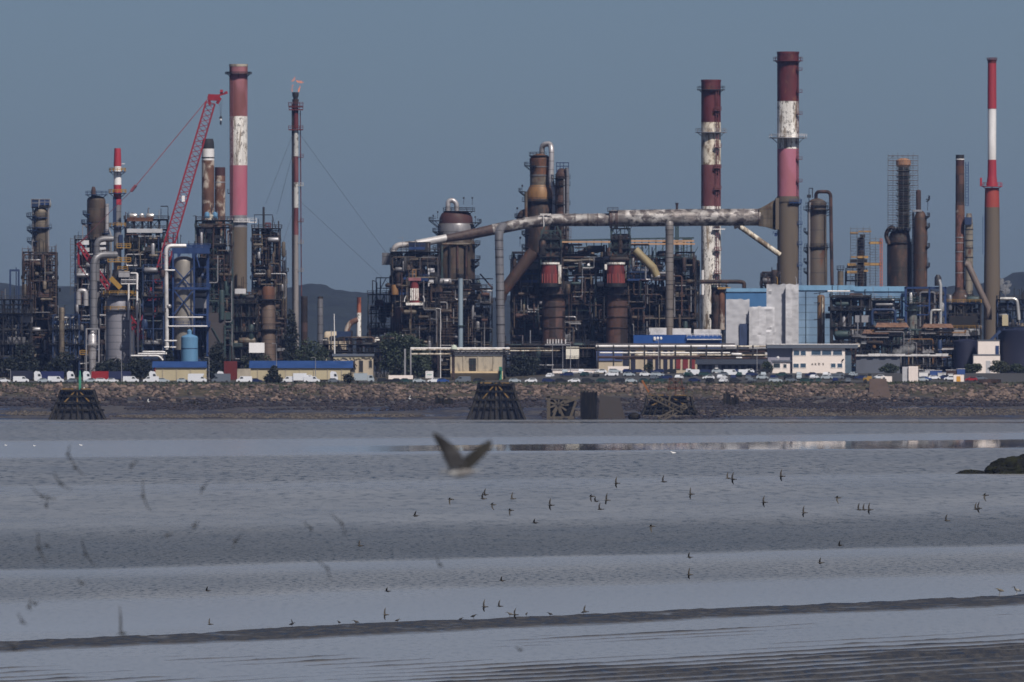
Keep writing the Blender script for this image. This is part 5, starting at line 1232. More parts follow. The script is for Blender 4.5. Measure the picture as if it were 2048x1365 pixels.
for x_ in (1352, 1356): mb.bar((c.x(x_), 1, c.z(520)), (c.x(x_), 1, c.z(452)), .6)
mb.bar((c.x(1366), 0, c.z(479)), (c.x(1384), 0, c.z(479)), .7); mb.bar((c.x(1345), 0, c.z(505)), (c.x(1383), 0, c.z(492)), .15); mb.bar((c.x(1350), 0, c.z(490)), (c.x(1384), 0, c.z(510)), .15); c.part('frame', mb, m_green)
mb = MB(); mb.box(c.x(1346), c.x(1372), -.5, 3, c.z(490), c.z(485)); c.part('tan_beam', mb, P('tan_beam_paint', A(172, 138, 110)))
t = T('steel_structure', 'rusty vessels and pipework under the portal frame left of the second chimney', 'steel structure', 1372, 4992)
frame(t, 1346, 1398, 540, 760, 10, 3, [720, 680, 640, 600, 570], m_dark2, jut=1); clutter(t, 1346, 1398, 520, 745, 60, -.5, 9, MIX_D + [m_rust, m_orange, m_tan])
vessel(t, 1349, 1362, 515, 620, m_rust, cy=-1, rings=3); vessel(t, 1346, 1362, 585, 700, m_tan, cy=-2.5, rings=2); vessel(t, 1372, 1382, 560, 690, m_brownv, cy=-2, rings=2)
# reactors with red hoods
for k, (px, lab) in enumerate(((1101, 'left'), (1232, 'right'))):
    t = T('reactor_vessel', f'rusty reactor vessel under the {lab} faded red hood', 'vessel', px + (6 if k == 0 else 2), 4968)
    w_ = 23 if k == 0 else 21
    mb = MB(); mb.lathe(0, 0, [(w_ * t.s, 0), (w_ * t.s, t.z(592)), (w_ * .7 * t.s, t.z(578)), (w_ * .6 * t.s, t.z(572))], 22); t.part('shell', mb, m_rust if k == 0 else P('rusty_plate_orange', (.070, .033, .024, 1), .8, .1, var=.5, tint=(.034, .021, .02), scale=.2, plates=.65))
    for y in (600, 614, 635, 657): mb = MB(); mb.ring(0, 0, t.z(y), w_ * t.s, (w_ + 1.6) * t.s, .35, 22); t.part('stiffener_ring', mb, m_darkv)
    platform(t, 0, 0, t.z(590), w_ * t.s, (w_ + 9) * t.s, m_dark, m_dark)
    h = T('burner_hood', ('faded red hood with white edging on the left reactor' if k == 0 else 'faded red hood with white shoulders on the right reactor'), 'hood', px, 4962, z=gz(574, 4962))
    x0_, x1_ = h.x(px - 18), h.x(px + 17)
    mb = MB(); mb.lathe(0, 2.6, [(19 * h.s, 0), (18.5 * h.s, h.z(545)), (17 * h.s, h.z(533)), (16 * h.s, h.z(527))], 14); h.part('hood_body', mb, m_redhood)
    mb = MB(); mb.ring(0, 2.6, h.z(529), 15.5 * h.s, 18.5 * h.s, .7, 14); mb.box(x1_ - .3, x1_ + .8, 0, 3, h.z(568), h.z(530)) if k == 0 else mb.box(x0_ - .8, x0_, 1.2, 3, h.z(540), h.z(529)); h.part('white_edging', mb, m_white)
    mb = MB(); mb.ring(0, 2.6, 0, 18 * h.s, 22 * h.s, 1.3, 14); h.part('dark_collar', mb, m_dark)
    mb = MB()
    for i in range(7): a = -pi / 2 + (i - 3) * .35; mb.bar((18.9 * h.s * cos(a), 2.6 + 18.9 * h.s * sin(a), .5), (18.6 * h.s * cos(a), 2.6 + 18.6 * h.s * sin(a), h.z(548)), .22)
    h.part('rib', mb, P('pale_red_rib', A(140, 78, 76), .7))
    s_ = T('headframe', f'dark teal headframe standing over the {lab} red hood up to the duct', 'steel frame', px + (4 if k == 0 else 8), 4972)
    xa, xb = (1082, 1122) if k == 0 else (1222, 1260)
    frame(s_, xa, xb, 458 if k else 462, 530, 7, 2, [515, 498, 480], m_green, jut=.5, brace=.8, w=.4); clutter(s_, xa, xb, 470, 528, 34, 0, 6, [m_dark, m_dark2, m_darkv, m_dark], 1.2)
    mb = MB(); mb.box(s_.x(xa + 5), s_.x(xb - 5), 1, 6, s_.z(500), s_.z(468)); s_.part('dark_box', mb, m_dark)
    mb = MB(); mb.bar((s_.x(xa), 0, s_.z(470)), (s_.x(xa + 8), 0, s_.z(452)), .5); mb.bar((s_.x(xb), 0, s_.z(470)), (s_.x(xb - 8), 0, s_.z(452)), .5); s_.part('duct_cradle', mb, m_green)
    mb = MB(); mb.box(s_.x(px - 8), s_.x(px + 10), .5, 4, s_.z(530), s_.z(505)); s_.part('rusty_neck', mb, m_rustb)
c = T('inclined_duct', 'fat dark duct slanting down left from the tall reactor', 'duct', 1035, 4975)
mb = MB(); mb.tube([(c.x(1068), 0, c.z(505)), (c.x(1058), 0, c.z(516)), (c.x(1005), 0, c.z(585)), (c.x(1000), 0, c.z(605))], [2.2, 2.2, 1.9, 1.8], 16); c.part('duct', mb, P('brown_duct_steel', A(66, 54, 54), .7, var=.4, rust=.35))
c = T('inclined_duct', 'tan duct slanting down right beside the right red hood', 'duct', 1294, 4958)
mb = MB(); mb.tube([(c.x(1270), 0, c.z(500)), (c.x(1278), 0, c.z(508)), (c.x(1306), 0, c.z(536)), (c.x(1314), 0, c.z(553))], [1.5, 1.5, 1.5, 1.3], 14); c.part('duct', mb, P('tan_duct_lagging', A(138, 126, 100), .6, .1, var=.25, rust=.2))

# ================================================================== RIGHT UNIT
t = T('process_column', 'tall tan column with a pipe looping over its top right of the tallest chimney', 'column', 1634, 5000)
mb = MB(); mb.lathe(0, 0, [(w_ * t.s, t.z(y)) for w_, y in ((20.5, 765), (20.5, 500), (19, 494), (19, 410), (17, 403), (10, 399), (3, 397))], 24); t.part('shell', mb, m_brownv if False else P('olive_tan_lagging', A(84, 77, 73), .6, .1, var=.35, rust=.3, tint=A(70, 64, 66), scale=.18, seams=5.0))
for y, e in ((421, 8), (413, 4), (500, 3), (496, 6)): platform(t, 0, 0, t.z(y), 18 * t.s, (19 + e) * t.s, m_dark, m_dark, n=14)
for y in (465, 503, 525, 545): platform(t, 0, 0, t.z(y), 19 * t.s, 27 * t.s, m_dark2, m_dark2, 2.6, 3.8, 5)
pipe(t, 'loop_pipe', [(1632, 400, 0), (1632, 384, -1), (1661, 384, -2), (1662, 460, -2), (1664, 575, -2)], .62, m_rust, rad=1.8, n=12)
mb = MB()
for y in (421, 427, 432): mb.bar((t.x(1653), -1, t.z(y)), (t.x(1662), -2, t.z(y - 3)), .25)
t.part('pipe_bracket', mb, m_dark); pipe(t, 'riser_pipe', [(1620, 405, -3), (1618, 425, -3), (1618, 690, -3)], .4, m_boltwht); pipe(t, 'riser_pipe', [(1651, 430, -2.6), (1651, 690, -2.6)], .25, m_tan)
mb = MB(); mb.bar((t.x(1618), 0, t.z(405)), (t.x(1618), 0, t.z(378)), .25); mb.bar((t.x(1625), 0, t.z(396)), (t.x(1625), 0, t.z(376)), .3); mb.bar((t.x(1618), 0, t.z(377)), (t.x(1626), 0, t.z(377)), .3); mb.box(t.x(1614), t.x(1622), -1, 1, t.z(396), t.z(390)); t.part('davit', mb, m_dark)
t = T('reactor_block', 'dark rusty reactors and pipes at the foot of the tallest chimney', 'vessel', 1548, 5000)
vessel(t, 1542, 1556, 540, 620, m_darkv, rings=2); vessel(t, 1530, 1542, 552, 620, m_rust, rings=2); frame(t, 1522, 1560, 555, 620, 6, 2, [590, 572], m_dark2, jut=.5); clutter(t, 1524, 1560, 545, 600, 24, -1, 6, MIX_D + [m_rust])
t = T('small_column', 'short tan column with flared top left of the orange-decked tower', 'column', 1681, 4975)
vessel(t, 1675, 1687, 542, 640, m_tan, rings=2); platform(t, 0, 0, t.z(540), .5, 7.5 * t.s, m_dark, m_dark, n=8)
t = T('scaffolded_tower', 'hazy scaffolded tower with orange decks and a red hoist mast', 'tower', 1725, 5075)
vessel(t, 1715, 1730, 475, 640, m_bluedk, cy=3, rings=3); vessel(t, 1718, 1727, 500, 700, m_rust, cy=-1, rings=3)
m_od = P('orange_deck_boards', A(160, 128, 84), .7, var=.25)
for x0_, x1_, y, h_ in ((1700, 1716, 465, 3), (1717, 1742, 462, 3), (1738, 1763, 484, 5), (1716, 1736, 512, 5), (1702, 1716, 513, 3), (1695, 1712, 527, 5), (1728, 1763, 526, 6), (1694, 1714, 542, 5), (1727, 1736, 540, 4)):
    mb = MB(); mb.box(t.x(x0_), t.x(x1_), -3, 3, t.z(y + h_), t.z(y)); t.part('orange_deck', mb, m_od)
for x0_, x1_, y in ((1700, 1734, 522), (1694, 1722, 533), (1720, 1730, 472)): mb = MB(); mb.box(t.x(x0_), t.x(x1_), -2.8, 2.5, t.z(y + 4), t.z(y - 3)); t.part('dark_floor', mb, m_dark)
scaffold(t, 1701, 1740, 458, 570, 6, m_scaf, y0=-3.5, step=2.2, board=False); scaffold(t, 1740, 1762, 478, 574, 5, m_scaf, y0=-3, step=2.0, board=False)
mb = MB(); mb.lattice((t.x(1762), -3, t.z(575)), (t.x(1762), -3, t.z(478)), .8, .8, 16, .2, .12); t.part('hoist_mast', mb, P('orange_red_mast', A(170, 100, 80), .6))
frame(t, 1692, 1732, 545, 700, 8, 2, [660, 620, 585, 562], m_dark2, jut=.3)
# wrapped column
t = T('scaffolded_column', 'slim dark column in a tall cage of grey scaffold with orange top', 'column', 1807, 5015)
vessel(t, 1797, 1819, 335, 470, m_dark2, rings=8, dome=False); mb = MB(); mb.lathe(0, 0, [(11 * t.s, t.z(335)), (15 * t.s, t.z(330)), (15 * t.s, t.z(321)), (6 * t.s, t.z(317))], 16); t.part('orange_head', mb, P('primer_orange', A(148, 112, 92), .7, var=.3))
for k in range(10): platform(t, 0, 0, t.z(342 + 13 * k), 10 * t.s, 15 * t.s, m_green, m_scaf, n=12)
t2 = T('scaffold_cage', 'tall grey tube scaffold cage around the slim dark column', 'scaffold', 1807, 5010, z=gz(460, 5010))
scaffold(t2, 1776, 1836, 312, 460, 8, m_scaf, y0=-3.5, step=1.75, lift=1.75, w=.085)
t = T('process_column', 'thick sooty column under the tall scaffold cage', 'column', 1799, 5012)
mb = MB(); mb.lathe(0, 0, [(w_ * t.s, t.z(y)) for w_, y in ((25, 765), (25, 490), (22, 482), (20, 468), (12, 460))], 24); t.part('shell', mb, m_darkv)
pipe(t, 'overhead_pipe', [(1795, 466, -2), (1782, 452, -2), (1770, 470, -2), (1779, 490, -3)], .8, m_darkv, rad=2.5, n=10); pipe(t, 'riser_pipe', [(1826, 425, -3), (1826, 690, -3)], .4, m_greylt)
platform(t, 0, 0, t.z(487), 22 * t.s, 28 * t.s, m_dark, m_dark); platform(t, 0, 0, t.z(463), 8 * t.s, 22 * t.s, m_deck, m_rail)
for k in range(6): pipe(t, 'nozzle', [(1790 + 5 * k, 462, -2.5), (1790 + 5 * k, 455, -2.5)], .35, random.choice([m_boltwht, m_tan, m_dark2]))
t = T('process_column', 'brown column with side platforms right of the scaffolded column', 'column', 1841, 5005)
mb = MB(); mb.lathe(0, 0, [(w_ * t.s, t.z(y)) for w_, y in ((13.5, 765), (13.5, 455), (12.5, 452), (12.5, 436), (9, 426), (4, 422))], 20); t.part('shell', mb, P('brown_column_lagging', A(62, 50, 49), .65, .1, var=.4, rust=.4, rustcol=(.10, .05, .032), seams=6))
mb = MB(); mb.box(t.x(1826), t.x(1844), -1.5, 1.5, t.z(424), t.z(420)); t.part('white_walkway', mb, m_boltwht)
for y, a0_, a1_ in ((434, -.8, .8), (455, -.8, .8), (495, -.8, .8), (400, -.6, .6), (534, -.7, .7)): platform(t, 0, 0, t.z(y), 13 * t.s, 19 * t.s, m_dark2, m_dark, a0_, a1_, 6)
mb = MB()
for y in (355 + 50, 410, 470, 520): mb.bar((t.x(1855), 0, t.z(y + 12)), (t.x(1856), 0, t.z(y - 4)), .14)
t.part('lamp_bracket', mb, m_dark)
vessel(t, 1832, 1842, 380, 430, m_rust, name='top_drum', rings=1)
t = T('companion_stack', 'tan lagged stack hugging the thin rusty chimney on the right', 'stack', 1938, 4948)
mb = MB(); mb.lathe(0, 0, [(w_ * t.s, t.z(y)) for w_, y in ((8, 700), (8, 460), (8, 450), (7, 440), (5, 427))], 16); t.part('shell', mb, P('sandy_lagging', A(126, 120, 112), .6, .1, var=.3, rust=.35, seams=4))
for y in (460, 482, 497, 516, 535): mb = MB(); mb.ring(0, 0, t.z(y), 7.8 * t.s, 8.8 * t.s, .3, 16); t.part('stiffener_ring', mb, m_dark2)
mb = MB(); mb.box(t.x(1929), t.x(1943), -2, .8, t.z(450), t.z(435)); t.part('blue_cabin', mb, m_bluedk)
c = T('inclined_pipe', 'brown pipe slanting from the thin rusty chimney down to the slim concrete one', 'pipe', 1958, 4940)
mb = MB(); mb.tube([(c.x(1930), 0, c.z(528)), (c.x(1936), 0, c.z(530)), (c.x(1977), 0, c.z(618)), (c.x(1978), 0, c.z(640))], [1.3, 1.25, 1.1, 1.0], 12); c.part('pipe', mb, P('brown_grey_pipe', A(104, 94, 92), .65, var=.25))
# light blue sheeted hall with wrapped scaffolds
t = T('sheeted_hall', 'big pale blue sheeted hall behind the white-wrapped scaffolds', 'building', 1650, 4905)
mb = MB(); mb.box(t.x(1592), t.x(1708), 0, 25, 0, t.z(578)); t.part('front_wall', mb, m_lblue2)
mb = MB(); mb.box(t.x(1452), t.x(1592), 3, 25, 0, t.z(585)); t.part('left_wall', mb, m_mblue)
mb = MB(); mb.box(t.x(1708), t.x(1810), 6, 25, 0, t.z(580)); t.part('right_wall', mb, P('hazy_blue_sheeting', A(104, 134, 164), .6, var=.18, tint=A(88, 120, 154)))
for x0_, x1_, ya, yb in ((1453, 1534, 584, 577), (1590, 1710, 581, 571), (1706, 1812, 583, 573)):
    mb = MB(); mb.box(t.x(x0_), t.x(x1_), -.4 if x0_ == 1590 else (2.6 if x0_ < 1590 else 5.6), 25.5, t.z(ya), t.z(yb)); t.part('eaves_fascia', mb, P('sky_blue_fascia', A(112, 150, 182), .5, var=.15))
mb = MB()
for x_ in (1612, 1640, 1662): mb.bar((t.x(x_), -.3, 0), (t.x(x_), -.3, t.z(582)), .14)
t.part('downpipe', mb, m_green)
for lab, x0_, x1_, yt, m, d in (('tall white-wrapped scaffold tower in front of the pale blue hall', 1533, 1572, 569, m_wrapg, 0), ('brightest white-wrapped scaffold tower, right bay of the pale blue hall', 1571, 1597, 569, m_wrap, -2.5), ('grey-wrapped scaffold block with a dark doorway', 1452, 1499, 599, m_wrapg, 0), ('stepped grey-white wrapped scaffold beside the tall wrapped tower', 1498, 1549, 614, m_wrap, -2)):
    c = T('wrapped_scaffold', lab, 'scaffold', (x0_ + x1_) / 2, 4885)
    n_, mrow = 14, 26; vs = []
    for k in range(mrow + 1):
        for i in range(n_ + 1):
            z = c.z(yt) * k / mrow; x = c.x(x0_) + (c.x(x1_) - c.x(x0_)) * i / n_
            vs.append((x, d + .35 * mnoise.noise(Vector((x * .5, z * .9, x0_))) + .25 * abs(sin(z * 1.57)), z + (.4 * mnoise.noise(Vector((x * .6, 0, yt))) if k == mrow else 0)))
    mb = MB(); mb.add(vs, [(k * (n_ + 1) + i, k * (n_ + 1) + i + 1, (k + 1) * (n_ + 1) + i + 1, (k + 1) * (n_ + 1) + i) for k in range(mrow) for i in range(n_)])
    mb.box(c.x(x0_) + .3, c.x(x1_) - .3, d + .7, d + 8, 0, c.z(yt) - .3); c.part('sheeting', mb, m)
    if yt == 599:
        mb = MB(); mb.box(c.x(1479), c.x(1498), -.5, -.1, 0, c.z(648)); c.part('dark_doorway', mb, P('navy_doorway', A(52, 66, 98), .7, var=.3))
    if yt == 569:
        mb = MB(); mb.bar((c.x(x0_ + 22), 1, c.z(569)), (c.x(x0_ + 22), 1, c.z(556)), .2); mb.bar((c.x(x0_ + 22), 1, c.z(556)), (c.x(x0_ + 19), 1, c.z(554)), .2); c.part('hoist_arm', mb, m_yel if x0_ == 1533 else m_boltwht)
c = T('process_column', 'brown rusty column standing against the pale blue hall', 'column', 1642, 4885)
vessel(c, 1634.5, 1649.5, 590, 765, P('tan_rust_lagging', A(104, 84, 66), .7, var=.35, rust=.35), rings=3, n=14)
for y in (607, 640): mb = MB(); mb.box(c.x(1628), c.x(1640), -1.6, .5, c.z(y), c.z(y) + .25); c.part('platform', mb, m_dark)
pipe(c, 'riser_pipe', [(1645, 592, -1.5), (1645, 690, -1.5)], .3, m_whitedirty)
mb = MB(); mb.bar((c.x(1628), 0, c.z(588)), (c.x(1656), 0, c.z(584)), .25); c.part('cross_arm', mb, m_dark)
t = T('dark_exchanger', 'dark pipe column with a looping brown pipe beside the white chimney base', 'column', 1432, 4960)
vessel(t, 1424, 1441, 575, 700, m_darkv, rings=3); vessel(t, 1438, 1450, 578, 660, m_rustw, cy=-1, rings=2); frame(t, 1424, 1454, 580, 765, 6, 2, [720, 690, 660, 630], m_dark, jut=.4); clutter(t, 1424, 1453, 570, 740, 26, -1, 5, MIX_D)
pipe(t, 'loop_pipe', [(1400, 564, -3), (1480, 564, -3), (1488, 566, -3), (1488, 580, -3)], .75, m_darkv, rad=2, n=10); mb = MB(); mb.box(t.x(1435), t.x(1461), -3, -2, t.z(579), t.z(575)); t.part('orange_beam', mb, m_od)
# pipework right of the hall
t = T('steel_structure', 'teal pipe structure in front of the pale blue hall with dark exchangers', 'steel structure', 1720, 4870)
frame(t, 1662, 1742, 596, 765, 10, 4, [725, 690, 655, 622], m_dark2, jut=.5, brace=.4); frame(t, 1746, 1810, 655, 765, 10, 3, [725, 690], m_green, jut=.5, brace=.4, name='low_frame'); clutter(t, 1664, 1742, 592, 720, 110, 0, 9, MIX_D + [m_green, m_dark, m_rust, m_boltwht], 1.1); clutter(t, 1745, 1808, 640, 740, 45, 0, 9, MIX_D + [m_green, m_tan])
pipe(t, 'blue_header', [(1744, 650, -1), (1744, 620, -1), (1790, 620, -1), (1790, 650, -1)], .5, m_bluedk, rad=1.2); pipe(t, 'white_header', [(1655, 583, -1), (1700, 583, -1)], .3, m_white_clean)
c = T('process_column', 'grey column with teal platforms right of the pale blue hall', 'column', 1826, 4880)
vessel(c, 1817, 1834, 605, 765, P('grey_green_lagging', A(104, 108, 108), .6, .1, var=.3, rust=.25, seams=3), rings=2); platform(c, 0, 0, c.z(603), 2, 4, m_green, m_green); platform(c, 0, 0, c.z(622), 1.5, 2.8, m_green, m_green)
t2_ = T('steel_structure', 'small dark pipe deck before the right end of the pale blue hall', 'steel structure', 1775, 4885)
frame(t2_, 1738, 1800, 602, 765, 8, 3, [700, 660, 628], m_dark2, jut=.4, brace=.3, w=.3); clutter(t2_, 1738, 1800, 598, 660, 46, 0, 7, MIX_D + [m_green, m_rust, m_boltwht])
t = T('blue_portal_frame', 'blue portal frame around a dark hemispherical tank on the right', 'steel frame', 1850, 4900)
mb = MB()
for x_ in (1812, 1859, 1891):
    for y in (0, 9): mb.bar((t.x(x_), y, 0), (t.x(x_), y, t.z(574)), .6)
for y in (0, 9): mb.bar((t.x(1810), y, t.z(576)), (t.x(1893), y, t.z(576)), .6)
mb.bar((t.x(1812), 0, t.z(612)), (t.x(1859), 0, t.z(612)), .4); mb.bar((t.x(1832), -.1, t.z(630)), (t.x(1890), -.1, t.z(630)), .4); t.part('frame', mb, m_blue)
mb = MB(); mb.lathe(t.x(1851), 4.5, [(19 * t.s, t.z(597)), (17 * t.s, t.z(587)), (12 * t.s, t.z(580)), (5 * t.s, t.z(577))], 20); mb.lathe(t.x(1851), 4.5, [(16 * t.s, t.z(650)), (17 * t.s, t.z(597))], 20); t.part('tank', mb, m_brownv)
pipe(t, 'silver_pipe', [(1881, 700, -1), (1881, 570, -1), (1878, 560, -1)], .55, m_alu, rad=1); pipe(t, 'silver_pipe', [(1861, 650, -1.4), (1862, 621, -1.4), (1882, 621, -1.4)], .45, m_alu, rad=1)
clutter(t, 1815, 1890, 585, 740, 70, 0, 9, MIX_D + [m_bluedk, m_tan, m_alu]); mb = MB(); mb.lathe(t.x(1876), 0, [(1.2, t.z(572)), (1.2, t.z(556)), (.6, t.z(550))], 10); t.part('vent', mb, m_dark2)
t = T('steel_structure', 'dark furnace structure with yellow rails at the foot of the thin rusty chimney', 'furnace', 1925, 4930)
frame(t, 1892, 1962, 608, 765, 12, 4, [720, 690, 660, 628], m_dark2, m_bluedk, m_yel, jut=.5); clutter(t, 1894, 1960, 590, 740, 80, 0, 11, MIX_D + [m_dark, m_bluedk, m_tan])
mb = MB(); mb.box(t.x(1898), t.x(1955), -.8, 10, t.z(672), t.z(632)); t.part('furnace_box', mb, m_dark)
mb = MB(); mb.lathe(t.x(1922), 4, [(26 * t.s, t.z(612)), (20 * t.s, t.z(596)), (10 * t.s, t.z(580))], 16); t.part('hood', mb, m_darkv)
t = T('steel_structure', 'low pipework and silver bend at the right edge behind the navy tank', 'steel structure', 2030, 4930)
frame(t, 1995, 2120, 600, 765, 12, 6, [720, 690, 655, 622], m_bluedk, jut=.4); clutter(t, 1997, 2110, 610, 740, 90, 0, 11, MIX_L + [m_tan, m_alu]); pipe(t, 'silver_bend', [(2000, 598, -1), (2034, 598, -1), (2038, 640, -1)], .6, m_alu, rad=1.6)
mb = MB(); mb.box(t.x(2004), t.x(2016), -2, 1, t.z(652), t.z(630)); t.part('cream_cabin', mb, m_cream)
# low rusty roofs along the right foreground of the works
t = T('steel_structure', 'low rusty process sheds and pipe tracks right of the white office', 'steel structure', 1800, 4800)
frame(t, 1700, 1960, 672, 765, 14, 12, [735, 710, 690], m_dark2, jut=.6, w=.34); clutter(t, 1702, 1958, 660, 750, 150, -1, 12, MIX_D + [m_rust, m_tan, m_alu, m_bluedk, m_orange, m_boltwht])
for x0_, x1_, ya, yb, m in ((1724, 1778, 668, 660, P('weathered_orange_roof', A(118, 92, 80), .8, var=.4, rust=.4, rustcol=(.10, .05, .035), scale=.6)), (1722, 1778, 676, 668, m_boltwht), (1750, 1818, 655, 646, MATS['weathered_orange_roof']), (1844, 1908, 656, 648, MATS['weathered_orange_roof']), (1842, 1872, 668, 660, m_greylt), (1876, 1910, 700, 684, m_greylt), (1844, 1868, 706, 690, m_boltwht), (1905, 1940, 672, 660, m_greylt)):
    mb = MB(); a_, b_ = t.x(x0_), t.x(x1_); mb.add([(a_, -1.5, t.z(ya)), (b_, -1.5, t.z(ya)), (b_ - .8, 3, t.z(yb)), (a_ + .8, 3, t.z(yb)), (a_, 7, t.z(ya)), (b_, 7, t.z(ya))], [(0, 1, 2, 3), (3, 2, 5, 4), (0, 3, 4), (1, 5, 2), (0, 4, 5, 1)]); t.part('shed_roof', mb, m, smooth=False)
# ================================================================== BUILDINGS IN FRONT OF THE WORKS
def windows(t, rects, y, mglass=None, mframe=None, name='window', d=.12):
    for x0_, x1_, ya, yb in rects:
        mb = MB(); a_, b_, z0_, z1_ = t.x(x0_), t.x(x1_), t.z(yb), t.z(ya); w = .16
        mb.box(a_ - w, b_ + w, y - d, y, z1_, z1_ + w); mb.box(a_ - w, b_ + w, y - d, y, z0_ - w, z0_); mb.box(a_ - w, a_, y - d, y, z0_, z1_); mb.box(b_, b_ + w, y - d, y, z0_, z1_)
        f = t.part(name, mb, mframe or m_white_clean)
        mb = MB(); mb.box(a_, b_, y - d * .5, y + .02, z0_, z1_); t.part('pane', mb, mglass or m_glass, f)
def text_part(t, body, px, py, hpx, y, mat, name='lettering', parent=None, spacing=1.0, label=None):
    cu = bpy.data.curves.new(name, 'FONT'); cu.body = body; cu.size = hpx * t.s * 1.38; cu.extrude = .03; cu.align_x = 'CENTER'; cu.space_character = spacing; cu.offset = .03
    o = bpy.data.objects.new(name + '_curve', cu); COL.objects.link(o)
    dg = bpy.context.evaluated_depsgraph_get(); me = bpy.data.meshes.new_from_object(o.evaluated_get(dg))
    bpy.data.objects.remove(o); me.materials.clear(); me.materials.append(mat)
    n = bpy.data.objects.new(name, me); COL.objects.link(n); n.parent = parent or t.o
    n.rotation_euler = (pi / 2, 0, 0); n.location = (t.x(px), y, t.z(py)); return n
# cream warehouses with blue roofs
for lab, x0_, x1_, ya, yb, xr0, xr1, yr in (('cream warehouse with blue sheet roof below the light blue tank', 311, 412, 735, 765, 304, 413, 723), ('long cream warehouse with blue sheet roof left of the derelict building', 501, 700, 736, 765, 498, 706, 722)):
    c = T('warehouse', lab, 'warehouse', (x0_ + x1_) / 2, 4740)
    mb = MB(); mb.box(c.x(x0_), c.x(x1_), 0, 14, 0, c.z(ya)); c.part('wall', mb, m_cream)
    mb = MB(); zz, z2 = c.z(ya) - .1, c.z(yr); mb.add([(c.x(xr0), -.6, zz), (c.x(xr1), -.6, zz), (c.x(xr1), 7, z2), (c.x(xr0), 7, z2), (c.x(xr0), 14.6, zz), (c.x(xr1), 14.6, zz)], [(0, 1, 2, 3), (3, 2, 5, 4), (0, 3, 4), (1, 5, 2), (0, 4, 5, 1)]); c.part('roof', mb, m_roofb, smooth=False)
    for k in range(int((x1_ - x0_) / 28)):
        mb = MB(); x_ = x0_ + 14 + 28 * k; mb.box(c.x(x_), c.x(x_ + 1.2), -.25, 0, 0, c.z(ya) - .2); c.part('downpipe', mb, m_wall)
c = T('red_container', 'dark red tank container standing at the left end of the long warehouse', 'container', 460, 4728)
mb = MB(); mb.box(c.x(448), c.x(474), 0, 3, .3, c.z(723)); 
for k in range(14): mb.box(c.x(449 + k * 1.85), c.x(449.7 + k * 1.85), -.12, 0, .5, c.z(724))
c.part('box', mb, P('dark_red_container', A(96, 38, 44), .6, var=.2)); mb = MB(); mb.box(c.x(474.4), c.x(501), .6, 3, .3, c.z(738)); c.part('grey_lean_to', mb, m_wall)
# derelict cream building
c = T('derelict_building', 'derelict cream building with a ragged flat roof and dark windows', 'building', 706, 4752)
mb = MB(); mb.box(c.x(667), c.x(746), 0, 12, 0, c.z(713)); c.part('wall', mb, m_beige); mb = MB(); mb.box(c.x(664), c.x(748), -.8, 12.5, c.z(713) + .02, c.z(708)); c.part('roof', mb, m_roofg)
mb = MB()
for k in range(22): x_ = 667 + 3.5 * k; mb.box(c.x(x_), c.x(x_ + 3.3), -.45, -.05, c.z(713) - rnd(.3, 1.5), c.z(713) - .02)
c.part('torn_fascia', mb, m_cream); windows(c, [(704, 710, 722, 745), (718, 726, 722, 745), (738, 744, 722, 736), (676, 682, 724, 740)], 0, m_black, m_wall)
mb = MB(); mb.bar((c.x(704), -.4, c.z(722)), (c.x(714), -.8, c.z(733)), .3); c.part('hanging_gutter', mb, m_dark2)
# concrete substation with one tall window under the pipe bridge
c = T('substation', 'pale concrete building with one tall barred window under the truss bridge', 'building', 952, 4768)
mb = MB(); mb.box(c.x(901), c.x(1004), 0, 12, c.z(743), c.z(712)); c.part('upper_wall', mb, m_wall)
mb = MB(); mb.box(c.x(899), c.x(1006), -.3, 12.2, c.z(712) + .02, c.z(709)); c.part('roof', mb, m_roofg)
mb = MB(); mb.box(c.x(901), c.x(1006), -2, 12, 0, c.z(743) - .02); c.part('lower_wall', mb, P('sand_render', A(206, 184, 150), .85, var=.12))
for x_ in (926, 955, 986): mb = MB(); mb.box(c.x(x_), c.x(x_ + 3), -.3, 0, c.z(743) + .05, c.z(713)); c.part('pilaster', mb, m_wall)
mb = MB(); a_, b_ = c.x(938), c.x(952); mb.box(a_, b_, -.06, .05, c.z(743) + .1, c.z(717)); f = c.part('tall_window', mb, m_black); mb = MB()
mb.bar((c.x(945), -.12, c.z(742)), (c.x(945), -.12, c.z(718)), .18)
for y in (722, 727, 734.5): mb.bar((a_, -.12, c.z(y)), (b_, -.12, c.z(y)), .16)
c.part('glazing_bar', mb, m_green, f); mb = MB(); mb.box(c.x(1018) - c.x(952) * 0 - 2.8, c.x(1018) - 2.2, -2.6, -2.2, 0, c.z(730)); 
mb = MB(); mb.box(c.x(998), c.x(1004), -2.7, -2.1, c.z(762), c.z(734)); c.part('green_door_panel', mb, P('sea_green_paint', A(52, 120, 104), .6))
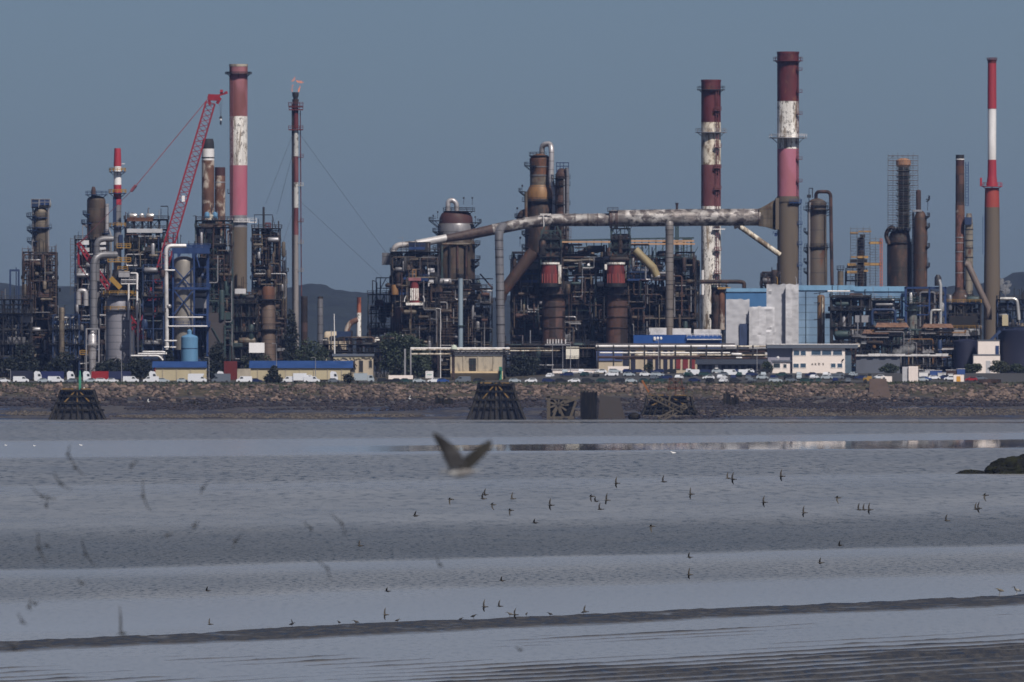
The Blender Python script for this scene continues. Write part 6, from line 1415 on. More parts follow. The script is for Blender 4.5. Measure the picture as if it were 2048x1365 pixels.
# truss pipe bridge and long pipe rack
t = T('pipe_bridge', 'long pale truss pipe bridge crossing above the concrete building', 'pipe bridge', 915, 4758)
for y, m in ((697, m_pipe_w), (699.5, m_whitedirty), (708.5, m_whitedirty)): pipe(t, 'pale_pipe', [(821, y, 1), (1020, y, 1)], .28, m, n=8)
mb = MB(); y0_ = -.4
for y in (701, 704.5, 709): mb.bar((t.x(905), y0_, t.z(y)), (t.x(1020), y0_, t.z(y)), .28)
for k in range(12): xa = 905 + 9.5 * k; mb.bar((t.x(xa), y0_, t.z(709)), (t.x(xa + 9.5), y0_, t.z(701)), .22)
t.part('truss', mb, m_dark2)
mb = MB(); mb.box(t.x(905), t.x(1018), .2, 2.2, t.z(709.5), t.z(703)); t.part('pale_cladding', mb, m_pipe_w)
for x_, m, w in ((821.5, m_boltwht, .5), (906.5, m_rust, 1.0), (1008, m_dark2, .8), (810, m_boltwht, .6)): mb = MB(); mb.bar((t.x(x_), .6, 0), (t.x(x_), .6, t.z(698)), w); t.part('post', mb, m)
mb = MB(); mb.lathe(t.x(908), 1, [(7 * t.s, t.z(699)), (6 * t.s, t.z(694)), (2.4 * t.s, t.z(690))], 12); t.part('dome_cap', mb, P('pale_sage', A(168, 176, 166), .7))
t = T('pipe_rack', 'long low rack of pale and rusty pipes running past the beige walls', 'pipe rack', 1290, 4790)
for y, m, r_, a_, b_, d in ((693, m_pipe_w, .42, 1192, 1470, 0), (693.5, m_whitedirty, .3, 1450, 1720, .5), (706, m_pipe_w, .26, 1200, 1460, .2), (710.5, m_whitedirty, .22, 1270, 1560, 0), (715, m_rust, .42, 1195, 1400, -.2), (717.5, m_rust, .35, 1230, 1560, -.1), (700, m_dark2, .4, 1190, 1560, 2), (712, m_darkv, .4, 1380, 1560, 1), (704, m_rust, .3, 1370, 1560, 1.5), (697, m_tan, .25, 1020, 1195, 1), (702, m_whitedirty, .2, 1020, 1120, 1)):
    pipe(t, 'long_pipe', [(a_, y, d), (b_, y + rnd(-1, .5), d)], r_, m, n=8)
for x_ in range(1196, 1570, 31): mb = MB(); mb.bar((t.x(x_), -.2, 0), (t.x(x_), -.2, t.z(691)), .5); mb.bar((t.x(x_), 2, 0), (t.x(x_), 2, t.z(691)), .5); mb.bar((t.x(x_), -.2, t.z(708)), (t.x(x_), 2, t.z(708)), .4); t.part('trestle', mb, m_dark2)
for x_, y in ((1473, 709), (1478, 716)): mb = MB(); mb.drum((t.x(x_), -.6, t.z(y)), 3.8 if y < 712 else 2.2, .45 if y < 712 else .25); t.part('white_drum', mb, m_pipe_w)
for k in range(7): mb = MB(); x_ = 1094 + 6 * k + rnd(-1, 1); mb.cyl((t.x(x_), 0, t.z(688)), (t.x(x_), 0, t.z(679)), .22); t.part('white_vent', mb, m_pipe_w)
mb = MB(); mb.box(t.x(1090), t.x(1140), 0, 3, t.z(691), t.z(688.5)); t.part('vent_deck', mb, m_boltwht)
c = T('beige_hall', 'long beige hall with dark bays and one blue bay behind the pipe rack', 'building', 1290, 4815)
mb = MB(); mb.box(c.x(1196), c.x(1395), 0, 12, 0, c.z(696)); c.part('wall', mb, m_beige); mb = MB(); mb.box(c.x(1192), c.x(1470), -.6, 12.4, c.z(696) + .02, c.z(687)); c.part('roof', mb, P('grey_brown_roof', A(78, 76, 82), .8, var=.2))
for x0_, x1_ in ((1246, 1257), (1262, 1271), (1295, 1306), (1311, 1318), (1327, 1335), (1340, 1346)): mb = MB(); mb.box(c.x(x0_), c.x(x1_), -.25, .05, .05, c.z(697)); c.part('dark_bay', mb, m_tankdk)
mb = MB(); mb.box(c.x(1193), c.x(1245), -.4, .05, c.z(722), c.z(697)); c.part('blue_bay', mb, P('slate_blue_sheet', A(72, 88, 132), .6))
mb = MB(); mb.box(c.x(1398), c.x(1530), 1, 8, 0, c.z(697)); c.part('dark_annex', mb, m_dark2)
for x0_, x1_ in ((1352, 1361), (1366, 1376), (1380, 1390)): mb = MB(); mb.box(c.x(x0_), c.x(x1_), -.4, .05, c.z(738), c.z(719)); c.part('red_door', mb, P('red_door_paint', A(110, 44, 54), .6, var=.3))
c = T('white_cabin', 'square off-white cabin on legs among dark steelwork', 'cabin', 1145, 4800)
mb = MB(); mb.box(c.x(1132), c.x(1158), 0, 4, c.z(718), c.z(694)); c.part('box', mb, P('off_white_panel', A(216, 212, 202), .7, var=.06)); mb = MB()
for x_ in (1133, 1157): mb.bar((c.x(x_), .3, 0), (c.x(x_), .3, c.z(718)), .4)
mb.rail_rect(c.x(1130), c.x(1159), -1.2, 0, c.z(719), 1.1, 1.4, .1); c.part('leg', mb, m_dark2)
t = T('steel_structure', 'dark jumble of steelwork behind the off-white cabin', 'steel structure', 1110, 4830)
frame(t, 1010, 1195, 692, 765, 10, 9, [738, 715], m_dark, jut=.4, w=.32); clutter(t, 1012, 1192, 690, 750, 80, 0, 9, MIX_D + [m_dark, m_rust, m_boltwht])
mb = MB(); mb.box(t.x(1060), t.x(1192), 4, 9, 0, t.z(700)); t.part('dark_shed', mb, m_dark)
c = T('blue_building', 'blue-fronted building with small white lettering and white tanks on its roof', 'building', 1358, 4850)
mb = MB(); mb.box(c.x(1267), c.x(1443), 0, 10, 0, c.z(670.5)); c.part('blue_front', mb, P('royal_blue_sheet', A(36, 74, 136), .5, var=.06))
for k, x_ in enumerate((1309, 1315.5, 1322)): mb = MB(); mb.ellip((c.x(x_), -.1, c.z(677)), .42, .12, .55, 10, 6) if k else mb.lathe(c.x(x_), -.1, [(.45, c.z(680.5)), (.5, c.z(677)), (.3, c.z(674))], 8); c.part('white_letter', mb, m_white_clean)
for x0_, x1_, y in ((1298, 1333, 656), (1345, 1382, 657), (1388, 1441, 659)): mb = MB(); mb.box(c.x(x0_), c.x(x1_), 1, 4, c.z(670) + .03, c.z(y)); c.part('white_roof_unit', mb, m_pipe_w)
mb = MB(); mb.rail_rect(c.x(1267), c.x(1300), 0, 9, c.z(670), 1.1, 1.6, .1); c.part('roof_railing', mb, m_rail)
mb = MB(); mb.rail_rect(c.x(1374), c.x(1443), -1.4, 1, c.z(674), 1.0, 1.4, .12); mb.box(c.x(1374), c.x(1443), -1.4, -.1, c.z(680), c.z(678.5)); c.part('white_balcony', mb, m_white_clean)
# office block with four letters
c = T('office_block', 'white two storey office with dark letters and a flat grey roof', 'office', 1640, 4735)
m_off = P('office_white_render', A(222, 212, 208), .8, var=.05)
mb = MB(); mb.box(c.x(1585), c.x(1690), 0, 14, 0, c.z(697)); c.part('wall', mb, m_off)
mb = MB(); mb.box(c.x(1536), c.x(1585) - .02, 1.5, 14, 0, c.z(697)); c.part('grey_wing', mb, P('grey_wing_render', A(138, 138, 154), .8, var=.08))
mb = MB(); mb.box(c.x(1533), c.x(1716), -.9, 15, c.z(697) + .02, c.z(690)); c.part('roof', mb, m_roofg)
mb = MB(); mb.box(c.x(1533), c.x(1720), -1.0, 15.1, c.z(690) + .02, c.z(688)); c.part('parapet', mb, m_pipe_w)
mb = MB(); mb.box(c.x(1690) + .02, c.x(1703), 1, 14, 0, c.z(703)); c.part('glazed_stair', mb, P('blue_grey_glass', A(88, 104, 120), .2))
windows(c, [(1587.5, 1598.5, 701.5, 711), (1601.5, 1611.5, 702, 711), (1623, 1641.5, 701, 710.5), (1644, 1662.5, 701, 710.5), (1666, 1684, 701, 710.5), (1587, 1597.5, 728, 735.5), (1601, 1611.5, 727.5, 735.5), (1662, 1671, 727.5, 735.5), (1675, 1684.5, 727.5, 735.5)], 0, P('office_glass', A(62, 82, 104), .12, var=.3))
for ch, x_ in zip('AKDS', (1624.5, 1631.2, 1638.4, 1646.2)): text_part(c, ch, x_, 730.6, 4.2, -.05, P('letter_black', A(52, 50, 54)))
mb = MB(); mb.bar((c.x(1684), -.2, c.z(722)), (c.x(1687), -.9, c.z(719)), .35); c.part('camera', mb, m_dark)
c = T('gatehouse', 'small white gatehouse with a wide dark window left of the white office', 'building', 1557, 4718)
mb = MB(); mb.box(c.x(1545), c.x(1580), 0, 6, 0, c.z(724)); c.part('wall', mb, m_off); mb = MB(); mb.box(c.x(1543), c.x(1583), -.5, 6.3, c.z(724) + .02, c.z(721)); c.part('roof', mb, m_roofg)
windows(c, [(1547, 1560, 727, 736), (1567, 1573, 729, 736)], 0, m_glass)
mb = MB(); mb.ellip((c.x(1556), 1, c.z(716)), .5, .2, .5); mb.bar((c.x(1556), 1, c.z(721)), (c.x(1556), 1, c.z(717)), .12); c.part('dish', mb, m_white_clean)
c = T('grey_shed', 'long low dark-roofed shed behind the dense car park', 'shed', 1452, 4722)
mb = MB(); mb.box(c.x(1395), c.x(1520), 0, 8, 0, c.z(729)); c.part('wall', mb, P('dim_shed_wall', A(96, 100, 112), .8, var=.25)); mb = MB(); mb.box(c.x(1391), c.x(1535), -1.5, 8.4, c.z(729) + .02, c.z(719)); c.part('roof', mb, P('slate_roof', A(58, 66, 82), .8, var=.15))
for x_ in range(1404, 1515, 13): mb = MB(); mb.box(c.x(x_), c.x(x_ + 7), -.15, .03, .1, c.z(731)); c.part('bay_door', mb, m_tankdk)
mb = MB(); mb.box(c.x(1430), c.x(1436), -.6, -.2, .1, c.z(730)); c.part('white_door', mb, m_white_clean)
c = T('low_white_shed', 'low white shed with an uneven front in the middle of the car park', 'shed', 1162, 4712)
mb = MB(); mb.box(c.x(1105), c.x(1196), 0, 6, 0, c.z(740)); c.part('wall', mb, m_off); mb = MB(); mb.box(c.x(1103), c.x(1198), -.3, 6.3, c.z(740) + .02, c.z(738.5)); c.part('roof', mb, m_pipe_w)
mb = MB(); mb.box(c.x(1130), c.x(1185), -2.4, -.05, 0, c.z(744)); c.part('grey_porch', mb, m_wrapg)
c = T('white_tank_trailer', 'boxy white store with grey base beside the low white shed', 'store', 1237, 4706)
mb = MB(); mb.box(c.x(1216), c.x(1258), 0, 4, c.z(745), c.z(733)); c.part('upper_box', mb, m_off); mb = MB(); mb.box(c.x(1214), c.x(1258), -.2, 4, 0, c.z(745) - .02); c.part('grey_base', mb, m_wrapg)
# right edge: tanks and white buildings
c = T('storage_tank', 'big navy storage tank with an outside stair at the right edge', 'tank', 2040, 4785)
mb = MB(); r_ = 42 * c.s; mb.lathe(0, 8, [(r_, 0), (r_, c.z(664)), (r_ * 1.01, c.z(663)), (r_ * 1.01, c.z(661)), (1, c.z(656))], 40); c.part('shell', mb, m_tankdk); mb = MB(); mb.rails(0, 8, c.z(662), r_, 1.1, 30, .1); c.part('railing', mb, m_bluedk)
mb = MB(); mb.bar((c.x(1956), -1, c.z(706)), (c.x(2001), 1, c.z(662)), .5, .9); c.part('stair', mb, m_bluedk)
c = T('storage_tank', 'smaller dark tank left of the white buildings at right', 'tank', 1932, 4790)
mb = MB(); r_ = 24 * c.s; mb.lathe(0, 4, [(r_, 0), (r_, c.z(683)), (r_ * .6, c.z(680)), (1, c.z(678))], 30); c.part('shell', mb, m_tankdk)
for lab, x0_, x1_, yt, Y_ in (('upper white building with a blue door left of the navy tank', 1956, 1999, 682, 4780), ('lower white building in front of the navy tank', 1947, 2000, 711, 4750)):
    c = T('white_building', lab, 'building', (x0_ + x1_) / 2, Y_); mb = MB(); mb.box(c.x(x0_), c.x(x1_), 0, 9, 0, c.z(yt)); c.part('wall', mb, m_off); mb = MB(); mb.box(c.x(x0_) - .2, c.x(x1_) + .2, -.2, 9.2, c.z(yt) + .02, c.z(yt) + .35); c.part('roof', mb, m_roofg)
    if yt == 682: mb = MB(); mb.box(c.x(1991), c.x(1998), -.2, .03, c.z(710), c.z(692)); c.part('blue_door', mb, m_blue)
    else: mb = MB(); mb.box(c.x(1972), c.x(1981), -.15, .03, .05, c.z(722)); c.part('door', mb, m_wrapg)
c = T('white_roof_shed', 'long pale flat shed with a ragged white roof edge right of the office', 'shed', 1805, 4745)
mb = MB(); mb.box(c.x(1712), c.x(1800), 0, 8, 0, c.z(714)); c.part('wall', mb, P('slate_wall', A(86, 92, 106), .8, var=.2))
for k in range(15): mb = MB(); x_ = 1712 + 12.3 * k; mb.box(c.x(x_), c.x(x_ + 12), -1 + .3 * (k % 2), 8, c.z(713) + .02, c.z(709 + rnd(-1.5, 1))); c.part('roof_sheet', mb, m_pipe_w)

# ================================================================== TREES
def tree(lab, px, Y, lobes, cols, n, leaf=.55, name='tree', trunk=None, cat='tree', group=None):
    t = T(name, lab, cat, px, Y, group=group)
    tot = sum(a * b * c for *_, a, b, c in lobes) if False else None
    mb = MB(); vol = [l[3] * l[4] for l in lobes]; S = sum(vol)
    for (cx, cy, cz, rx, rz), v in zip(lobes, vol):
        for i in range(int(n * v / S)):
            u = Vector((random.gauss(0, 1), random.gauss(0, 1), random.gauss(0, 1))).normalized(); q = rnd(.45, 1.06) ** .6
            k = 1 + .28 * mnoise.noise(u * 2.2 + Vector((px, cx, cz)))
            c = Vector((cx + u.x * rx * q * k, cy + u.y * rx * .8 * q * k, max(.15, cz + u.z * rz * q * k)))
            a = Vector((rnd(-1, 1), rnd(-1, 1), rnd(-1, 1))).normalized() * leaf * rnd(.5, 1.3); b = a.orthogonal().normalized() * leaf * rnd(.4, 1.0)
            b = Matrix.Rotation(rnd(0, 6.28), 3, a.normalized()) @ b
            mb.add([tuple(c - a * .6), tuple(c + b * .6), tuple(c + a * .6), tuple(c - b * .6)], [(0, 1, 2, 3)])
    t.part('crown', mb, cols, smooth=False)
    mb = MB(); top = max(l[2] for l in lobes); r0 = trunk or .22
    mb.tube([(0, 0, -.2), (rnd(-.2, .2), 0, top * .5), (rnd(-.3, .3), 0, top)], [r0, r0 * .7, r0 * .3], 7)
    for (cx, cy, cz, rx, rz) in lobes[:6]:
        mb.tube([(0, 0, cz * .35), (cx * .6, cy * .6, cz * .7), (cx, cy, cz)], [r0 * .5, r0 * .35, r0 * .12], 5)
    t.part('trunk', mb, P('bark', (.035, .028, .022, 1), .9)); return t
LV1 = leaf_mat('dark_evergreen_leaves', [(.005, .009, .008), (.009, .015, .011), (.014, .021, .014)]); LV2 = leaf_mat('mid_green_leaves', [(.013, .024, .014), (.022, .036, .018), (.036, .05, .024)])
LV3 = leaf_mat('olive_leaves', [(.018, .026, .014), (.032, .040, .02), (.05, .055, .03)])
s_ = 4760 / F
def lob(px0, px1, yt, yb, n, spread=.55, sc=s_):
    if sc == s_ and px0 > 1200: yb = min(yb, 749)
    w = (px1 - px0) / 2 * sc; h = (yb - yt) * sc; out = []
    for i in range(n):
        a = rnd(-1, 1); zc = rnd(.25, .78); f = 1 - max(0, zc - .45) * 1.1
        out.append((a * w * .62 * f, rnd(-.4, .4) * w * .4, h * zc, w * rnd(.32, .5), h * rnd(.16, .26)))
    out.append((0, 0, h * .35, w * .8, h * .35)); return out
def conifer(w, h): return [(0, 0, h * (i + .5) / 7, w * (1 - .8 * i / 7) * rnd(.85, 1.15), h / 8) for i in range(7)]
tree('tall dark conifer beside the flare foot', 583, 4800, conifer(4.0, 22.3), LV1, 2600, .7, 'conifer', .4)
tree('broad dark shrub clump behind the long warehouse', 620, 4790, lob(575, 660, 680, 765, 7), LV2, 2600, .7, 'bush', cat='bush')
tree('dark bush in front of the cooler block', 428, 4790, lob(396, 462, 684, 765, 6), LV1, 2400, .7, 'bush', cat='bush')
tree('low bush below the white sign board', 515, 4785, lob(480, 560, 705, 765, 6), LV3, 1800, .6, 'bush', cat='bush')
tree('small dark bush left of the light blue tank', 342, 4790, lob(330, 358, 700, 765, 3), LV1, 900, .6, 'bush', cat='bush')
tree('big mid green tree left of the pipe bridge', 808, 4775, lob(748, 868, 668, 765, 10), LV2, 5200, .75, 'tree', .4)
tree('second crown behind the big mid green tree', 835, 4800, lob(800, 868, 655, 765, 6), LV2, 2400, .75, 'tree', .4)
tree('dark low tree at the left edge of the works', 40, 4790, lob(-10, 92, 690, 765, 7), LV1, 2600, .7, 'tree')
tree('dark tree below the far left column', 118, 4795, lob(84, 158, 705, 765, 6), LV1, 2200, .7, 'tree')
tree('dark bushy tree under the framed white vessel', 222, 4790, lob(176, 268, 716, 765, 7), LV1, 2400, .7, 'tree')
tree('dark bush left of the cream warehouse', 282, 4785, lob(250, 320, 708, 765, 6), LV1, 1500, .65, 'bush', cat='bush')
tree('round dark bush right of the concrete building', 1048, 4752, lob(1012, 1090, 722, 768, 7, sc=4700 / F), LV1, 2600, .65, 'bush', cat='bush')
tree('pointed dark shrub standing alone on the bank edge', 546, 4646, [(0, 0, 1.6, 2.9, 1.7), (0, 0, 3.2, 1.9, 1.4), (.2, 0, 4.6, 1.1, 1.2), (-1.6, 0, 1.2, 1.5, 1.0), (1.5, 0, 1.1, 1.6, 1.0)], LV1, 1700, .5, 'bush', cat='bush')
tree('low dark bush between the blue truck and the grey van', 697, 4648, lob(683, 715, 746, 768, 4), LV1, 700, .45, 'bush', cat='bush')
tree('bright green shrub beside the gatehouse', 1535, 4714, lob(1518, 1548, 723, 766, 4), LV2, 800, .5, 'bush', cat='bush')
tree('small green tree before the beige hall', 1297, 4765, lob(1284, 1308, 720, 762, 3), LV2, 500, .45, 'tree')
tree('low bush in front of the lower white building', 1945, 4718, lob(1925, 1968, 726, 768, 4), LV2, 1300, .5, 'bush', cat='bush')
tree('olive bush under the navy tank', 2003, 4716, lob(1972, 2035, 722, 768, 5), LV3, 1800, .5, 'bush', cat='bush')
tree('dark bush at the right edge of the yard', 2042, 4714, lob(2020, 2070, 728, 768, 4), LV2, 1200, .5, 'bush', cat='bush')
tree('low bush behind the white cube container', 1780, 4716, lob(1758, 1805, 728, 768, 4), LV2, 1200, .5, 'bush', cat='bush')
tree('small bush at the end of the row of cars by the office', 1676, 4652, lob(1660, 1692, 744, 768, 3), LV3, 600, .4, 'bush', cat='bush')

# ================================================================== VEHICLES
m_tyre = P('tyre_rubber', (.015, .015, .016, 1), .9); m_vglass = P('vehicle_glass', (.02, .026, .032, 1), .12)
def paint(nm, c): return P(nm + '_car_paint', c, .3, var=.03)
PT = {'white': paint('white', A(204, 207, 215)), 'silver': paint('silver', A(150, 160, 170)), 'grey': paint('grey', A(92, 100, 112)), 'black': paint('black', (.012, .013, .016, 1)), 'dark blue': paint('dark_blue', A(32, 44, 80)), 'blue': paint('blue', A(44, 72, 130)), 'red': paint('red', A(128, 34, 44)), 'dark green': paint('dark_green', A(40, 62, 66))}
def extr(prof, y0_, y1_, inset=0.0, zi=1.0):
    """side profile extruded across the car; points above zi lean inwards"""
    mb = MB(); n = len(prof)
    L = [(x, y0_ + (inset if z > zi else 0), z) for x, z in prof]; R = [(x, y1_ - (inset if z > zi else 0), z) for x, z in prof]
    mb.add(L + R, [tuple(range(n)), tuple(range(2 * n - 1, n - 1, -1))] + [(i, i + n, (i + 1) % n + n, (i + 1) % n) for i in range(n)]); return mb
def wheel(x, y, r): mb = MB(); mb.tube([(x, y - .11, r), (x, y + .11, r)], r, 14); return mb
PROTO = {}
def car_proto(kind, colour):
    key = (kind, colour)
    if key in PROTO: return PROTO[key]
    parts = []; body = PT[colour]
    if kind == 'hatchback': prof = [(-1.95, .3), (-2.0, .75), (-1.85, .98), (-1.2, 1.46), (.3, 1.48), (1.05, 1.0), (1.9, .82), (2.02, .55), (1.98, .3)]; gl = [(-1.5, 1.02), (-1.12, 1.39), (.22, 1.41), (.86, 1.02)]; wx = (-1.25, 1.3); wr = .32; hw = .86
    elif kind == 'estate': prof = [(-2.25, .3), (-2.3, .8), (-2.15, 1.0), (-1.85, 1.5), (.3, 1.5), (1.1, 1.02), (2.05, .85), (2.2, .55), (2.18, .3)]; gl = [(-2.0, 1.04), (-1.78, 1.42), (.22, 1.43), (.92, 1.04)]; wx = (-1.4, 1.4); wr = .33; hw = .88
    elif kind == 'van': prof = [(-2.6, .35), (-2.62, 1.0), (-2.55, 2.0), (-2.4, 2.1), (1.1, 2.1), (1.7, 1.3), (2.45, 1.1), (2.6, .7), (2.58, .35)]; gl = [(.35, 1.3), (.4, 1.85), (1.05, 1.88), (1.5, 1.32)]; wx = (-1.7, 1.75); wr = .36; hw = .98
    elif kind == 'motorhome': prof = [(-3.1, .4), (-3.1, 2.75), (-2.9, 2.95), (1.9, 3.0), (2.2, 2.6), (1.6, 2.0), (2.6, 1.3), (3.0, 1.1), (3.05, .4)]; gl = [(1.1, 1.35), (1.15, 1.85), (1.7, 1.88), (2.3, 1.36)]; wx = (-1.9, 2.0); wr = .38; hw = 1.1
    elif kind == 'box_truck': prof = [(1.2, .5), (1.2, 2.5), (2.7, 2.5), (3.15, 1.6), (3.3, 1.2), (3.3, .5)]; gl = [(1.7, 1.55), (1.75, 2.3), (2.55, 2.3), (2.85, 1.6)]; wx = (-2.2, 2.4); wr = .45; hw = 1.1
    elif kind == 'tractor': prof = [(-.2, .6), (-.3, 3.2), (.2, 3.75), (1.6, 3.5), (2.1, 2.3), (2.25, 1.4), (2.25, .5), (.6, .5)]; gl = [(1.0, 1.9), (1.0, 2.8), (1.75, 2.75), (1.98, 2.0)]; wx = (1.35, -2.2, -3.4); wr = .5; hw = 1.22
    mb = extr(prof, -hw, hw, .12 if kind in ('hatchback', 'estate') else .05, 1.02); parts.append(('body', mb, body))
    if kind == 'box_truck': mb = MB(); mb.box(-3.3, 1.1, -1.15, 1.15, .75, 3.1); parts.append(('cargo_box', mb, body))
    if kind == 'tractor': mb = MB(); mb.box(-4.2, .6, -1.0, 1.0, .55, .95); parts.append(('chassis', mb, m_tyre))
    for sgn in (-1, 1):
        y = sgn * (hw - (.06 if kind in ('hatchback', 'estate') else .045)); y0_, y1_ = sorted((y, y + sgn * .02)); parts.append(('side_window', extr(gl, y0_, y1_), m_vglass))
    gx1, gz1, gx0, gz0 = gl[-1][0], gl[-1][1], gl[-2][0], gl[-2][1]
    mb = MB(); mb.add([(gx1 + .18, -hw * .8, gz1), (gx1 + .18, hw * .8, gz1), (gx0 + .16, hw * .72, gz0), (gx0 + .16, -hw * .72, gz0), (gx1 + .1, -hw * .8, gz1 - .02), (gx1 + .1, hw * .8, gz1 - .02), (gx0 + .08, hw * .72, gz0), (gx0 + .08, -hw * .72, gz0)], [(0, 1, 2, 3), (7, 6, 5, 4), (0, 4, 5, 1), (1, 5, 6, 2), (2, 6, 7, 3), (3, 7, 4, 0)]); parts.append(('windscreen', mb, m_vglass))
    for x in wx:
        for sgn in (-1, 1): parts.append(('wheel', wheel(x, sgn * (hw - .08), wr), m_tyre))
    PROTO[key] = [(nm, mb, m) for nm, mb, m in parts]; return PROTO[key]
MESHC = {}
VEH = []
def place(kind, colour, px, Y, face=1, yaw=0.0, near=''):
    parts = car_proto(kind, colour)
    nm = {'hatchback': 'parked_car', 'estate': 'parked_car', 'van': 'parked_van', 'motorhome': 'motorhome', 'box_truck': 'box_truck', 'tractor': 'truck_tractor'}[kind]
    o = bpy.data.objects.new(nm, None); COL.objects.link(o); o.location = (gx(px, Y), Y, G(Y, gx(px, Y)) + .06); o.rotation_euler = (0, 0, (0 if face > 0 else pi) + yaw)
    if (kind, colour) not in MESHC:
        MESHC[kind, colour] = [mb.build(pn, m, o) for pn, mb, m in parts]
    else:
        for src in MESHC[kind, colour]:
            c = src.copy(); COL.objects.link(c); c.parent = o
    VEH.append((o, kind, colour, px, Y, near)); return o
front = [ # kind, colour, px, facing
 ('van', 'white', 42, 1), ('hatchback', 'white', 8, 1), ('van', 'white', 112, 1), ('hatchback', 'silver', 88, 1), ('hatchback', 'grey', 142, -1), ('estate', 'white', 205, 1), ('hatchback', 'white', 225, 1), ('hatchback', 'silver', 180, -1), ('van', 'white', 262, 1), ('van', 'white', 302, -1), ('estate', 'silver', 326, 1), ('hatchback', 'silver', 366, 1),
 ('motorhome', 'white', 395, 1), ('motorhome', 'grey', 442, -1), ('van', 'white', 488, -1), ('hatchback', 'dark blue', 512, 1), ('van', 'white', 580, -1), ('box_truck', 'white', 606, 1), ('van', 'white', 624, 1), ('hatchback', 'grey', 668, 1), ('box_truck', 'silver', 728, 1), ('estate', 'black', 768, 1), ('hatchback', 'black', 790, -1), ('hatchback', 'dark green', 812, 1), ('hatchback', 'silver', 838, 1), ('estate', 'white', 868, -1), ('hatchback', 'blue', 886, 1),
 ('van', 'grey', 925, -1), ('hatchback', 'black', 958, 1), ('hatchback', 'silver', 1030, 1), ('hatchback', 'white', 1062, -1), ('estate', 'dark blue', 1098, 1), ('hatchback', 'black', 1122, 1), ('hatchback', 'white', 1148, -1), ('estate', 'black', 1176, 1), ('hatchback', 'dark green', 1205, 1), ('estate', 'black', 1236, -1), ('hatchback', 'silver', 1262, 1), ('hatchback', 'dark green', 1290, 1)]
for kind, colr, px, f in front: place(kind, colr, px, 4650 + rnd(-1.5, 2.5), f, rnd(-.12, .12), 'front')
cols_ = ['black', 'black', 'grey', 'dark blue', 'silver', 'white', 'dark green', 'silver', 'dark blue', 'white']
for r_, (Y_, a_, b_, st) in enumerate(((4654, 1322, 1720, 27), (4667, 1308, 1730, 26), (4680, 1100, 1720, 28), (4694, 1130, 1530, 30))):
    px = a_
    while px < b_:
        if random.random() < .9: place(random.choice(['hatchback', 'hatchback', 'estate']), random.choice(cols_), px, Y_ + rnd(-1, 1), random.choice((-1, 1)), random.choice((0, 0, 1.57, 1.2)) + rnd(-.1, .1), 'row%d' % r_)
        px += st * rnd(.8, 1.3)
for px, f in ((1383, -1), (1462, 1), (1492, 1)): place('van', 'white', px, 4683, f, rnd(-.2, .2), 'row2')
for px, colr in ((1740, 'grey'), (1758, 'white'), (1845, 'silver'), (1868, 'white'), (1888, 'dark blue'), (1850, 'blue'), (1900, 'white'), (1942, 'red'), (1962, 'grey')): place('hatchback', colr, px, 4660 + rnd(-4, 8), random.choice((1, -1)), rnd(-.2, .2), 'yard')
LANDX = [(0, 130, 'by the blue trailers at left'), (130, 250, 'near the red container trailer'), (250, 420, 'in front of the small cream warehouse'), (420, 560, 'left of the pointed shrub'), (560, 720, 'in front of the long warehouse'), (720, 880, 'below the big green tree'), (880, 1015, 'in front of the tall barred window'), (1015, 1100, 'below the round dark bush'), (1100, 1200, 'in front of the low white shed'), (1200, 1310, 'before the boxy white store'), (1310, 1400, 'before the red doors'), (1400, 1530, 'before the dark-roofed shed'), (1530, 1600, 'by the gatehouse'), (1600, 1735, 'in front of the white office'), (1735, 1840, 'by the white cube container'), (1840, 2100, 'below the right hand tanks')]
ROWW = {'front': '', 'row0': 'front row, ', 'row1': 'second row, ', 'row2': 'third row, ', 'row3': 'rear row, ', 'yard': ''}
KN = {'hatchback': 'hatchback', 'estate': 'estate car', 'van': 'panel van', 'motorhome': 'motorhome', 'box_truck': 'box truck', 'tractor': 'truck tractor'}
def label_vehicles():
    by = {}
    for v in VEH:
        w = next(n for a, b, n in LANDX if a <= v[3] < b or (v[3] < 0 and a == 0)); by.setdefault((v[1], v[2], v[5], w), []).append(v)
    for (k, c, n, w), vs in by.items():
        vs.sort(key=lambda v: v[3]); N = ['leftmost', 'second', 'third', 'fourth', 'fifth']
        for i, v in enumerate(vs):
            pre = '' if len(vs) == 1 else (('leftmost ' if i == 0 else 'rightmost ') if len(vs) == 2 else N[min(i, 4)] + ' ')
            tag(v[0], f'{ROWW[n]}{pre}{c} {KN[k]} {w}', {'hatchback': 'car', 'estate': 'car', 'van': 'van', 'motorhome': 'motorhome', 'box_truck': 'truck', 'tractor': 'truck'}[k], 'vehicles parked along the bank')
for px, f in ((70, 1), (136, 1), (168, 1)): place('tractor', 'white', px, 4662, f, 0, 'front')
place('tractor', 'white', 300, 4664, 1, 0, 'front'); place('tractor', 'white', 436, 4660, 1, 0, 'front'); place('tractor', 'white', 662, 4660, 1, 0, 'front')
label_vehicles()
